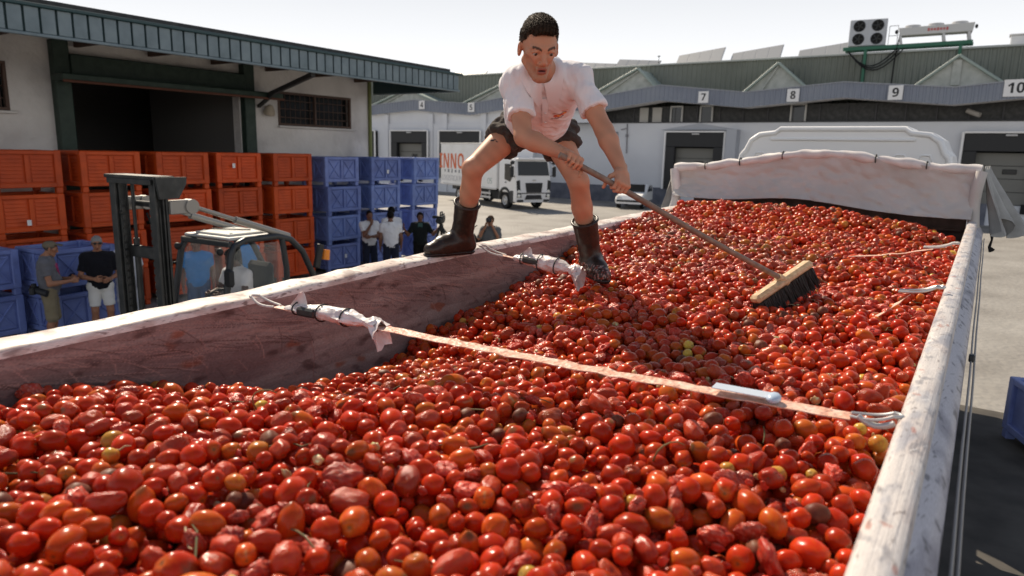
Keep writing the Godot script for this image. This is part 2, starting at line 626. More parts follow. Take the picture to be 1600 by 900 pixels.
# bends of a standing figure; x to the person's left, z forward, ground at 0
func stance(h := 1.75) -> Dictionary:
	var s := h / 1.75
	var J := {"head": Vector3(0, 1.63, 0.03), "neck": Vector3(0, 1.46, -0.01), "chest": Vector3(0, 1.28, 0.0), "pelv": Vector3(0, 0.95, 0),
		"hipL": Vector3(0.09, 0.92, 0), "hipR": Vector3(-0.09, 0.92, 0), "kneeL": Vector3(0.11, 0.5, 0.03), "kneeR": Vector3(-0.11, 0.5, 0.02),
		"ankL": Vector3(0.12, 0.08, -0.02), "ankR": Vector3(-0.12, 0.08, -0.03), "toeL": Vector3(0.15, 0.035, 0.14), "toeR": Vector3(-0.15, 0.035, 0.13),
		"shL": Vector3(0.185, 1.405, 0), "shR": Vector3(-0.185, 1.405, 0), "elL": Vector3(0.25, 1.12, -0.03), "elR": Vector3(-0.25, 1.12, -0.03),
		"wrL": Vector3(0.25, 0.88, 0.06), "wrR": Vector3(-0.25, 0.88, 0.06)}
	for k in J:
		J[k] *= s
	return J

func torso_caps(f: Field, J: Dictionary, grow: float) -> void:
	for s in ["L", "R"]:
		var hp: Vector3 = J.pelv.lerp(J["hip" + s], 0.62)
		var sh: Vector3 = J.chest.lerp(J["sh" + s], 0.55)
		f.cap(hp, sh, 0.108 + grow, 0.105 + grow, 0.06)
		f.cap(sh, J["sh" + s], 0.085 + grow, 0.062 + grow, 0.05)
		f.cap(J.neck, J["sh" + s], 0.055 + grow, 0.05 + grow, 0.05)
	f.cap(J.pelv, J.chest, 0.115 + grow, 0.125 + grow, 0.06)
	f.cap(J.chest, J.neck, 0.1 + grow, 0.06 + grow, 0.06)
	if J.get("belly", 0.0) > 0.0:
		var b: Vector3 = J.pelv.lerp(J.chest, 0.4) + J.front * 0.05
		f.ell(b, Vector3.ONE * (0.115 + J.belly + grow), Basis(), 0.06)

func bounds(J: Dictionary, keys: Array, pad: float) -> Array:
	var lo := Vector3.ONE * 1e6
	var hi := -lo
	for k in keys:
		lo = lo.min(J[k])
		hi = hi.max(J[k])
	return [lo - Vector3.ONE * pad, hi + Vector3.ONE * pad]

const ALL := ["neck", "chest", "pelv", "hipL", "hipR", "kneeL", "kneeR", "ankL", "ankR", "toeL", "toeR", "shL", "shR", "elL", "elR", "wrL", "wrR"]

func skin_paint(base: Color) -> Callable:
	return func(p: Vector3, _n: Vector3) -> Color:
		var k := 1.0 + 0.1 * sin(p.x * 61.0 + p.y * 47.0) * sin(p.z * 53.0 - p.y * 31.0)
		return Color(base.r * k, base.g * k, base.b * k)

func face_paint(base: Color, beard: float) -> Callable:
	return func(p: Vector3, n: Vector3) -> Color:
		var c := base
		var ax := absf(p.x)
		if p.z > 0.02:
			var blush := exp(-pow((ax - 0.042) / 0.022, 2.0) - pow((p.y + 0.02) / 0.025, 2.0)) * 0.09 + exp(-pow(p.x / 0.014, 2.0) - pow((p.y + 0.025) / 0.015, 2.0)) * 0.12
			c = Color(c.r, c.g * (1.0 - blush), c.b * (1.0 - blush))
			if p.y < -0.038 and beard > 0.0:
				var w := beard * smoothstep(-0.036, -0.058, p.y) * (1.0 - smoothstep(-0.2, 0.1, -p.z))
				var speck := 0.75 + 0.25 * sin(p.x * 900.0) * sin(p.y * 1100.0)
				c = c.lerp(Color(0.07, 0.045, 0.035), w * speck)
			if absf(p.y + 0.0655) < 0.016 and ax < 0.022 and p.z > 0.07:
				var lip := 1.0 - smoothstep(0.014, 0.022, ax) if absf(p.y + 0.065) < 0.0125 else 0.0
				c = c.lerp(Color(0.3, 0.085, 0.07), lip * 0.8)
				if absf(p.y + 0.065) < 0.0045 and ax < 0.016:
					c = Color(0.09, 0.02, 0.02)
			var arch := 0.0225 + 0.0075 * sin(clampf((ax - 0.012) / 0.036, 0.0, 1.0) * 2.2)
			if ax > 0.011 and ax < 0.049 and absf(p.y - arch) < 0.0048 and p.z > 0.055:
				c = c.lerp(Color(0.03, 0.02, 0.015), 0.9)
		return c

func hair_rough(nz: FastNoiseLite, amount: float) -> Callable:
	return func(p: Vector3, _n: Vector3) -> float:
		return nz.get_noise_3d(p.x * 170.0, p.y * 40.0, p.z * 40.0) * amount

# q: skin, shirt, legs (colours), legs_to (0..2: how far down the trousers go), sleeve (0..2), shoes, hair, hair_len, beard, cell
func figure(o: Node3D, J: Dictionary, q: Dictionary) -> void:
	var cell: float = q.get("cell", 0.02)
	var skin: Color = q.skin
	var side: Vector3 = (J.shL - J.shR).normalized()
	var upv: Vector3 = (J.neck - J.pelv).normalized()
	J.front = side.cross(upv).normalized()
	var acc := Acc.new()
	var bb := bounds(J, ALL, 0.19)
	var f := Field.new(bb[0], bb[1], cell)
	torso_caps(f, J, -0.004)
	f.cap(J.neck, J.head - (J.head - J.neck).normalized() * 0.03, 0.058, 0.052, 0.03)
	for s in ["L", "R"]:
		f.cap(J["sh" + s], J["el" + s], 0.056, 0.041, 0.025)
		var em: Vector3 = J["el" + s].lerp(J["wr" + s], 0.25)
		f.cap(J["el" + s], em, 0.041, 0.043, 0.02)
		f.cap(em, J["wr" + s], 0.043, 0.027, 0.02)
		f.cap(J["hip" + s], J["knee" + s], 0.09, 0.056, 0.03)
		var bend: Vector3 = (J["knee" + s] - (J["hip" + s] + J["ank" + s]) * 0.5)
		var cm: Vector3 = J["knee" + s].lerp(J["ank" + s], 0.3) - (bend.normalized() * 0.015 if bend.length() > 0.02 else J.front * 0.015)
		f.cap(J["knee" + s], cm, 0.054, 0.055, 0.02)
		f.cap(cm, J["ank" + s], 0.055, 0.036, 0.02)
		f.cap(J["knee" + s], J["knee" + s] + (bend.normalized() * 0.012 if bend.length() > 0.02 else J.front * 0.01), 0.046, 0.044, 0.02)
		f.cap(J["ank" + s], J["toe" + s], 0.04, 0.032, 0.02)
	acc.add(f, Transform3D(), skin_paint(skin))
	var hc: float = q.get("hand_cell", 0.006)
	for s in ["L", "R"]:
		var wr: Vector3 = J["wr" + s]
		var dv: Vector3 = J.get("hd" + s, (wr - J["el" + s]).normalized())
		var pv: Vector3 = J.get("hp" + s, (-side if s == "L" else side))
		var tv: float = J.get("ht" + s, -1.0 if s == "L" else 1.0)
		acc.add(hand_field(wr, dv, pv, tv, J.get("hc" + s, 0.35), hc, q.get("hand_size", 1.0), q.get("fat", 1.0)), Transform3D(), skin_paint(skin))
	# head
	var hz: Vector3 = J.get("look", J.front).normalized()
	var hup: Vector3 = J.get("headup", upv)
	var hx := hup.cross(hz).normalized()
	var hs: float = q.get("head_size", 1.0)
	var T := Transform3D(Basis(hx, hz.cross(hx), hz) * hs, J.head)
	acc.add(head_field(q.get("head_cell", 0.007)), T, face_paint(skin, q.get("beard", 0.0)))
	part("body", acc, M.skin, o)
	for s: float in [-1.0, 1.0]:
		var eye := MB.new()
		eye.col = Color(0.4, 0.35, 0.32)
		eye.ball(T * Vector3(0.033 * s, 0.0035, 0.0715), Vector3.ONE * 0.0125 * hs, 14)
		eye.col = Color(0.035, 0.02, 0.012)
		eye.ball(T * Vector3(0.033 * s + 0.001, 0.0022, 0.0772), Vector3.ONE * 0.0084 * hs, 10)
		part("eye", eye, M.eye, o)
	if q.get("hair_len", 0.006) > 0.0:
		var ha := Acc.new()
		var hcol: Color = q.get("hair", Color(0.02, 0.014, 0.01))
		ha.add(hair_field(q.get("head_cell", 0.007), q.get("hair_len", 0.006), q.get("crop", false)), T, func(p: Vector3, _n: Vector3) -> Color:
			var k := 0.9 + 0.35 * sin(p.x * 420.0 + p.z * 60.0)
			if q.get("crop", false) and p.y < 0.05:
				k *= 1.0
				return hcol.lerp(skin, 0.35 * smoothstep(0.05, 0.0, p.y)) * k
			return hcol * k, hair_rough(noise(5, 1.0, 2), 0.0022))
		var hair := part("hair", ha.mesh(true), M.hair, o)
		if q.get("crop", false):      # short strands all over
			var sr := RandomNumberGenerator.new()
			sr.seed = 9
			var sb := MB.new()
			var inv := T.affine_inverse()
			for k in 5200:
				var vi := sr.randi() % ha.V.size()
				var lp := inv * ha.V[vi]
				var ln := (inv.basis * ha.N[vi]).normalized()
				if lp.y < -0.02 or (lp.y < 0.05 and sr.randf() < 0.6):
					continue
				var len := lerpf(0.003, 0.0095, smoothstep(0.04, 0.115, lp.y)) * sr.randf_range(0.7, 1.3)
				var dir := (ln * 0.35 + Vector3(0.2, 0.2, 0.8) * (1.0 if lp.y > 0.07 else 0.1) + Vector3(0, -0.5 if lp.y < 0.07 else 0.0, 0) + Vector3(sr.randfn(), sr.randfn(), sr.randfn()) * 0.13).normalized()
				var tone := sr.randf_range(0.5, 1.9)
				sb.col = Color(hcol.r * tone, hcol.g * tone, hcol.b * tone)
				var p0 := T * (lp - ln * 0.001)
				var p1 := T * (lp + dir * len * 0.6 + ln * 0.001)
				var p2 := T * (lp + dir * len + Vector3(0, -0.002, 0))
				sb.tube([p0, p1, p2], [0.0009, 0.0008, 0.0003], 3, false)
			var strands := part("hair_strands", sb, M.hair, hair)
			strands.set_meta("kind", "stuff")
	if q.get("custom", false):
		return
	# shirt
	var sa := Acc.new()
	var sf := Field.new(bb[0], bb[1], cell)
	torso_caps(sf, J, 0.012)
	var sl: float = q.get("sleeve", 0.62)
	for s in ["L", "R"]:
		var e: Vector3 = J["sh" + s].lerp(J["el" + s], minf(sl, 1.0))
		sf.cap(J["sh" + s], e, 0.074, 0.064, 0.03, true)
		if sl > 1.0:
			sf.cap(e, J["el" + s].lerp(J["wr" + s], sl - 1.0), 0.06, 0.045, 0.02, true)
	sf.plane(J.pelv - upv * q.get("hem", 0.08), -upv)
	sf.ell(J.neck + upv * 0.06, Vector3(0.075, 0.05, 0.075), Basis(), 0.01, true)
	var sc: Color = q.shirt
	var wn := noise(int(sc.r * 900.0 + sc.b * 77.0) + 3, 9.0, 2)
	sa.add(sf, Transform3D(), func(_p: Vector3, _n: Vector3) -> Color: return sc, func(p: Vector3, _n: Vector3) -> float: return wn.get_noise_3dv(p) * 0.014)
	part("shirt", sa.mesh(true), M.cloth, o)
	# trousers or shorts
	var ta := Acc.new()
	var tf := Field.new(bb[0], bb[1], cell)
	tf.cap(J.hipL, J.hipR, 0.112, 0.112, 0.04)
	tf.cap(J.pelv, J.pelv.lerp(J.chest, 0.22), 0.125, 0.12, 0.05)
	var to: float = q.get("legs_to", 2.0)
	for s in ["L", "R"]:
		tf.cap(J["hip" + s], J["hip" + s].lerp(J["knee" + s], minf(to, 1.0)), 0.103, 0.085, 0.03, to <= 1.0)
		if to > 1.0:
			tf.cap(J["knee" + s], J["knee" + s].lerp(J["ank" + s], to - 1.0), 0.082, 0.066, 0.03, true)
	tf.plane(J.pelv + upv * 0.06, upv)
	var tc: Color = q.legs
	var tn := noise(17, 8.0, 2)
	ta.add(tf, Transform3D(), func(_p: Vector3, _n: Vector3) -> Color: return tc, func(p: Vector3, _n: Vector3) -> float: return tn.get_noise_3dv(p) * 0.012)
	part("trousers" if to > 1.0 else "shorts", ta.mesh(true), M.cloth, o)
	for s in ["L", "R"]:
		var ff := Field.new(J["ank" + s].min(J["toe" + s]) - Vector3.ONE * 0.12, J["ank" + s].max(J["toe" + s]) + Vector3.ONE * 0.12, 0.012)
		var heel: Vector3 = J["ank" + s] + (J["ank" + s] - J["toe" + s]) * 0.25
		heel.y = J["toe" + s].y + 0.008
		ff.cap(heel, J["toe" + s], 0.044, 0.042, 0.03)
		ff.cap(J["ank" + s], J["ank" + s].lerp(J["toe" + s], 0.5), 0.05, 0.044, 0.03)
		var sh := Acc.new()
		var shc: Color = q.get("shoes", Color(0.03, 0.03, 0.03))
		sh.add(ff, Transform3D(), func(_p: Vector3, _n: Vector3) -> Color: return shc)
		part("shoe", sh, M.cloth, o)

# ---------------------------------------------------------------- the scene
func _ready() -> void:
	rng.seed = 7
	var cam := Camera3D.new()
	cam.name = "view"
	add_child(cam)
	cam.transform = Transform3D(Basis(Vector3(0.822, 0.022, -0.569), Vector3(-0.128, 0.981, -0.146), Vector3(0.555, 0.193, 0.809)).orthonormalized(), Vector3(0, 3.3, 0))
	cam.fov = 45.24
	cam.near = 0.05
	cam.far = 400.0
	var lens := CameraAttributesPhysical.new()
	lens.frustum_focal_length = 28.8
	lens.frustum_near = 0.05
	lens.frustum_far = 400.0
	lens.frustum_focus_distance = 3.35
	lens.exposure_aperture = 3.6
	cam.attributes = lens
	cam.current = true
	var env := Environment.new()
	env.background_mode = Environment.BG_SKY
	var sky := Sky.new()
	var sm := ProceduralSkyMaterial.new()
	sm.sky_top_color = lin(0.065, 0.105, 0.19)
	sm.sky_horizon_color = lin(1.12, 1.12, 1.115)
	sm.sky_curve = 0.28
	sm.ground_bottom_color = lin(0.12, 0.11, 0.1)
	sm.ground_horizon_color = lin(0.3, 0.29, 0.27)
	sm.sun_angle_max = 70.0
	sm.sun_curve = 0.12
	sky.sky_material = sm
	env.sky = sky
	env.tonemap_mode = Environment.TONE_MAPPER_LINEAR
	env.tonemap_exposure = 1.2
	env.sdfgi_enabled = true
	env.ssao_enabled = true
	env.ssil_enabled = true
	var we := WorldEnvironment.new()
	we.name = "world"
	we.environment = env
	add_child(we)
	var sun := DirectionalLight3D.new()
	sun.name = "sun"
	sun.light_color = Color(1.0, 0.94, 0.85)
	sun.light_energy = 1.6
	sun.light_angular_distance = 0.55
	sun.shadow_enabled = true
	add_child(sun)
	sun.look_at_from_position(Vector3.ZERO, -Vector3(-0.65, 0.68, -0.33), Vector3.UP)

	materials()
	ground()
	warehouse()
	dock_building()
	roof_gear()
	crates()
	lorry()
	parked_car()
	tipper()
	tarpaulin()
	heap()
	straps()
	broom()
	forklift()
	worker()
	bystanders()

func materials() -> void:
	M.skin = vmat(0.52, 0.4)
	M.skin.subsurf_scatter_enabled = true
	M.skin.subsurf_scatter_strength = 0.08
	bumpy(M.skin, nnorm(21, 0.06, 1.5, 256), 0.25)
	M.skin.uv1_triplanar = true
	M.skin.uv1_scale = Vector3.ONE * 9.0
	M.eye = vmat(0.12)
	M.hair = vmat(0.62, 0.22)
	M.cloth = vmat(0.9, 0.2)
	M.cloth.rim_enabled = true
	M.cloth.rim = 0.25
	bumpy(M.cloth, nnorm(31, 0.02, 2.5, 256), 0.5)
	M.cloth.uv1_triplanar = true
	M.cloth.uv1_scale = Vector3.ONE * 3.0
	M.plaster = grain(mat(Color.WHITE, 0.9, 0.0, 0.2), ntex(3, 0.006, [[0.0, lin(0.5, 0.48, 0.47)], [0.45, lin(0.66, 0.64, 0.62)], [1.0, lin(0.76, 0.74, 0.72)]]), 0.18)
	bumpy(M.plaster, nnorm(4, 0.05, 3.0), 0.5)
	M.dock_white = grain(mat(Color.WHITE, 0.7, 0.0, 0.3), ntex(5, 0.005, [[0.0, lin(0.58, 0.6, 0.64)], [0.5, lin(0.64, 0.66, 0.7)], [1.0, lin(0.69, 0.71, 0.74)]]), 0.08)
	M.white = mat(lin(0.78, 0.78, 0.78), 0.5)
	M.white_dirty = grain(mat(Color.WHITE, 0.45), ntex(6, 0.006, [[0.0, lin(0.68, 0.68, 0.66)], [0.4, lin(0.74, 0.74, 0.73)], [1.0, lin(0.79, 0.79, 0.79)]]), 0.3, false)
	M.black = mat(lin(0.015, 0.016, 0.018), 0.6)
	M.rubber = mat(lin(0.02, 0.02, 0.021), 0.85, 0.0, 0.3)
	M.dark = grain(mat(Color.WHITE, 0.7), ntex(7, 0.01, [[0.0, lin(0.02, 0.022, 0.022)], [1.0, lin(0.06, 0.06, 0.06)]]), 0.7)
	M.steel_dark = grain(mat(Color.WHITE, 0.42, 0.3), ntex(8, 0.015, [[0.0, lin(0.022, 0.024, 0.024)], [0.6, lin(0.04, 0.043, 0.043)], [0.85, lin(0.06, 0.06, 0.058)], [1.0, lin(0.13, 0.11, 0.09)]]), 0.7, false)
	M.steel = mat(lin(0.55, 0.55, 0.54), 0.32, 0.85)
	M.zinc = mat(lin(0.5, 0.5, 0.5), 0.45, 0.4)
	M.glass_dark = mat(lin(0.012, 0.014, 0.016), 0.08)
	M.glass = mat(Color(0.9, 0.95, 0.95, 0.05), 0.04, 0.0, 0.22)
	M.glass.transparency = BaseMaterial3D.TRANSPARENCY_ALPHA
	M.green_dark = grain(mat(Color.WHITE, 0.6), ntex(9, 0.01, [[0.0, lin(0.012, 0.03, 0.022)], [1.0, lin(0.035, 0.06, 0.045)]]), 0.8)
	M.green = mat(lin(0.02, 0.13, 0.075), 0.5)
	M.brown = mat(lin(0.1, 0.06, 0.045), 0.7)
	M.orange_light = mat(lin(0.9, 0.28, 0.02), 0.3)

func ground() -> void:
	var m := grain(mat(lin(0.86, 0.86, 0.86), 0.72, 0.0, 0.5), ntex(11, 0.004, [[0.0, lin(0.23, 0.215, 0.195)], [0.42, lin(0.31, 0.292, 0.268)], [0.6, lin(0.335, 0.318, 0.292)], [1.0, lin(0.39, 0.372, 0.345)]], 1024, 6), 0.09)
	m.detail_enabled = true
	m.detail_blend_mode = BaseMaterial3D.BLEND_MODE_MUL
	m.detail_uv_layer = BaseMaterial3D.DETAIL_UV_1
	bumpy(m, nnorm(12, 0.12, 3.0), 0.25)
	var b := MB.new()
	b.quad(Vector3(-160, 0, -160), Vector3(160, 0, -160), Vector3(160, 0, 160), Vector3(-160, 0, 160), Vector3.UP)
	tag(part("ground", b, m, self), "pale sunlit concrete yard between the warehouses", "", "", "structure")
	# dark asphalt sheet fitted to the lorry's shadow, its shade painted in
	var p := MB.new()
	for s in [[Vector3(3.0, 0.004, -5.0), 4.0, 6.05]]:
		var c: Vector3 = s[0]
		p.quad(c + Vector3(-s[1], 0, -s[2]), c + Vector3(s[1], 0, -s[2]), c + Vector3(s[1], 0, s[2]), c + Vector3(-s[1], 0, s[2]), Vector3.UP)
	tag(part("asphalt_shadow_patch", p, grain(mat(Color.WHITE, 0.95, 0.0, 0.2), ntex(13, 0.01, [[0.0, lin(0.075, 0.07, 0.065)], [1.0, lin(0.14, 0.13, 0.115)]]), 0.3), self), "dark asphalt patch with the lorry shadow painted into its tone", "", "", "structure")

# a run of corrugated sheet between two lines, ribs every pitch metres
func corrugated(b: MB, a0: Vector3, a1: Vector3, b0: Vector3, b1: Vector3, pitch: float, depth: float, outward: Vector3) -> void:
	# a0 -> a1 is the lower edge, b0 -> b1 the upper edge
	var n := int((a1 - a0).length() / pitch)
	var prof := [[0.0, 0.0], [0.55, 0.0], [0.68, 1.0], [0.87, 1.0], [1.0, 0.0]]
	for i in n:
		for k in 4:
			var t0: float = (i + prof[k][0]) / n
			var t1: float = (i + prof[k + 1][0]) / n
			var o0: Vector3 = outward * depth * prof[k][1]
			var o1: Vector3 = outward * depth * prof[k + 1][1]
			b.flat(a0.lerp(a1, t0) + o0, a0.lerp(a1, t1) + o1, b0.lerp(b1, t1) + o1, b0.lerp(b1, t0) + o0, outward)

func warehouse() -> void:
	var t := thing("warehouse", "white plastered warehouse with green eaves and a wide dark doorway behind the crates", "building")
	var w := MB.new()
	var xf := -15.7
	var th := 0.28
	var put := func(z0: float, z1: float, y0: float, y1: float) -> void:
		w.box(Vector3(xf - th / 2, (y0 + y1) / 2, (z0 + z1) / 2), Vector3(th, y1 - y0, absf(z1 - z0)))
	put.call(6.0, -4.0, 0.0, 5.3)
	put.call(-4.0, -5.75, 0.0, 3.87); put.call(-4.0, -5.75, 4.78, 5.3)
	put.call(-5.75, -6.8, 0.0, 5.3)
	put.call(-6.8, -10.72, 4.62, 5.3)
	put.call(-10.72, -11.85, 0.0, 5.3)
	put.call(-11.85, -14.38, 0.0, 3.86); put.call(-11.85, -14.38, 4.73, 5.3)
	put.call(-14.38, -15.17, 0.0, 5.3)
	w.box(Vector3(-21.0, 2.65, -15.03), Vector3(10.0, 5.3, 0.28))
	w.box(Vector3(-21.0, 2.65, 5.86), Vector3(10.0, 5.3, 0.28))
	part("wall", w, M.plaster, t)
	var iw := MB.new()
	iw.box(Vector3(-25.8, 2.66, -4.5), Vector3(0.28, 5.32, 21.0))
	iw.box(Vector3(-18.5, 2.65, -11.4), Vector3(5.0, 5.28, 0.12))
	iw.box(Vector3(-18.5, 2.65, -6.2), Vector3(5.0, 5.28, 0.12))
	part("inner_wall", iw, mat(lin(0.26, 0.25, 0.24), 0.9), t)
	var fl := MB.new()
	fl.box(Vector3(-20.8, 0.02, -4.6), Vector3(9.7, 0.04, 20.9))
	part("interior_floor", fl, mat(lin(0.22, 0.21, 0.2), 0.8), t)
	var ib := MB.new()
	for k in 4:
		ib.box(Vector3(-21.0 - 1.1 * (k % 2), 0.9, -7.2 - k * 1.25), Vector3(1.1, 1.8, 1.05), 0.02)
	part("stored_goods", ib, M.brown, t)
	# roof with its deep eaves
	var r := MB.new()
	r.box(Vector3(-19.2, 5.315, -4.6), Vector3(13.5, 0.03, 21.1))
	r.box(Vector3(-19.2, 5.4, -4.6), Vector3(13.3, 0.14, 21.0))
	part("roof", r, M.dark, t)
	var sf := MB.new()
	for i in 14:
		sf.box(Vector3(-14.03, 5.24, 5.0 - i * 1.5), Vector3(3.2, 0.12, 0.08))
	part("soffit_rail", sf, M.brown, t)
	var teal := grain(mat(Color.WHITE, 0.5), ntex(14, 0.008, [[0.0, lin(0.12, 0.165, 0.185)], [0.5, lin(0.16, 0.21, 0.235)], [1.0, lin(0.19, 0.245, 0.265)]]), 0.6)
	var trim := mat(lin(0.02, 0.055, 0.06), 0.5)
	var pm := MB.new()
	pm.box(Vector3(0, 0, 0), Vector3(0.03, 0.37, 0.195), 0.006)
	var pmesh := pm.mesh()
	for i in 92:
		part("fascia_panel", pmesh, teal, t, Vector3(-12.33, 5.115, 5.9 - i * 0.2305))
	for i in 13:
		part("fascia_panel", pmesh, teal, t, Vector3(-12.5 - i * 0.2305, 5.115, -15.24)).rotation.y = PI / 2
	var bk := MB.new()
	bk.box(Vector3(-12.375, 5.115, -4.62), Vector3(0.03, 0.4, 21.2))
	bk.box(Vector3(-14.0, 5.115, -15.2), Vector3(3.2, 0.4, 0.03))
	part("fascia_backing", bk, trim, t)
	var tr := MB.new()
	tr.box(Vector3(-12.32, 5.33, -4.65), Vector3(0.1, 0.06, 21.35), 0.012)
	tr.box(Vector3(-14.0, 5.33, -15.27), Vector3(3.3, 0.06, 0.1), 0.012)
	part("fascia_cap", tr, trim, t)
	var tb := MB.new()
	tb.box(Vector3(-12.34, 4.9, -4.62), Vector3(0.06, 0.05, 21.25), 0.01)
	tb.box(Vector3(-14.0, 4.9, -15.24), Vector3(3.3, 0.05, 0.06), 0.01)
	part("fascia_sill", tb, teal, t)
	for z in [-6.66, -10.9]:
		var c := MB.new()
		c.box(Vector3(-15.62, 2.64, z), Vector3(0.24, 5.28, 0.3), 0.015)
		part("door_post", c, M.green_dark, t)
	var l := MB.new()
	l.box(Vector3(-15.58, 4.83, -8.78), Vector3(0.3, 0.4, 3.94), 0.02)
	l.box(Vector3(-15.3, 4.55, -9.0), Vector3(0.5, 0.14, 5.1), 0.02)
	part("door_track", l, M.green_dark, t)
	var ru := MB.new()
	ru.box(Vector3(-15.03, 4.47, -9.0), Vector3(0.06, 0.05, 5.1), 0.01)
	part("rusty_rail", ru, mat(lin(0.13, 0.05, 0.03), 0.8), t)
	var st := MB.new()
	st.bar(Vector3(-15.2, 4.56, -11.2), Vector3(-12.45, 4.86, -10.35), 0.1, 0.1, 0.01)
	st.bar(Vector3(-15.66, 4.3, -11.25), Vector3(-14.6, 4.62, -11.0), 0.08, 0.08, 0.01)
	part("strut", st, M.dark, t)
	for wz in [[-11.85, -14.38, 3.86, 4.73], [-4.0, -5.75, 3.87, 4.78]]:
		var zc: float = (wz[0] + wz[1]) / 2
		var yc: float = (wz[2] + wz[3]) / 2
		var wid: float = absf(wz[0] - wz[1])
		var hgt: float = wz[3] - wz[2]
		var fr := MB.new()
		for e: float in [-1.0, 1.0]:
			fr.box(Vector3(-15.73, yc + e * (hgt / 2 - 0.03), zc), Vector3(0.1, 0.06, wid), 0.008)
			fr.box(Vector3(-15.73, yc, zc + e * (wid / 2 - 0.03)), Vector3(0.098, hgt - 0.12, 0.06), 0.008)
		fr.box(Vector3(-15.74, yc, zc + 0.02), Vector3(0.09, hgt - 0.12, 0.06), 0.008)
		var win := part("window", fr, M.brown, t)
		var pn := MB.new()
		pn.box(Vector3(-15.86, yc, zc), Vector3(0.01, hgt - 0.1, wid - 0.1))
		part("pane", pn, M.glass_dark, win)
		for i in 15:
			var ba := MB.new()
			ba.cyl(Vector3(-15.76, wz[2] + 0.05, wz[0] - 0.12 - i * (wid - 0.24) / 14.0), Vector3(-15.76, wz[3] - 0.05, wz[0] - 0.12 - i * (wid - 0.24) / 14.0), 0.009, -1, 6)
			part("window_bar", ba, M.brown, win)
		for i in 3:
			var ba := MB.new()
			ba.bar(Vector3(-15.775, wz[2] + hgt * (0.25 + 0.25 * i), wz[0] - 0.06), Vector3(-15.775, wz[2] + hgt * (0.25 + 0.25 * i), wz[1] + 0.06), 0.012, 0.02)
			part("window_bar", ba, M.brown, win)
		var si := MB.new()
		si.box(Vector3(-15.66, wz[2] - 0.03, zc - 0.03), Vector3(0.16, 0.05, wid + 0.12), 0.008)
		part("sill", si, M.plaster, win)
		if wz[0] < -10.0:
			var sk := MB.new()
			for i in 7:
				sk.ball(Vector3(-16.0, 3.95 + 0.1 * (i % 3), -13.0 - i * 0.14), Vector3(0.07, 0.1, 0.1), 8)
			part("goods_behind_window", sk, mat(lin(0.45, 0.44, 0.42), 0.7), t)
	var la := MB.new()
	la.lathe([Vector2(0.0, 0.14), Vector2(0.06, 0.13), Vector2(0.13, 0.0), Vector2(0.15, -0.1), Vector2(0.13, -0.12), Vector2(0.0, -0.09)], Transform3D(Basis(Vector3.BACK, -0.35), Vector3(-15.52, 4.22, -11.47)), 16)
	la.cyl(Vector3(-15.7, 4.3, -11.47), Vector3(-15.5, 4.32, -11.47), 0.025, -1, 8)
	part("wall_lamp", la, mat(lin(0.4, 0.34, 0.26), 0.6), t)
	var dp := MB.new()
	dp.cyl(Vector3(-15.66, 0, -15.1), Vector3(-15.66, 5.28, -15.1), 0.055, -1, 12)
	part("downpipe", dp, mat(lin(0.17, 0.19, 0.06), 0.6), t)

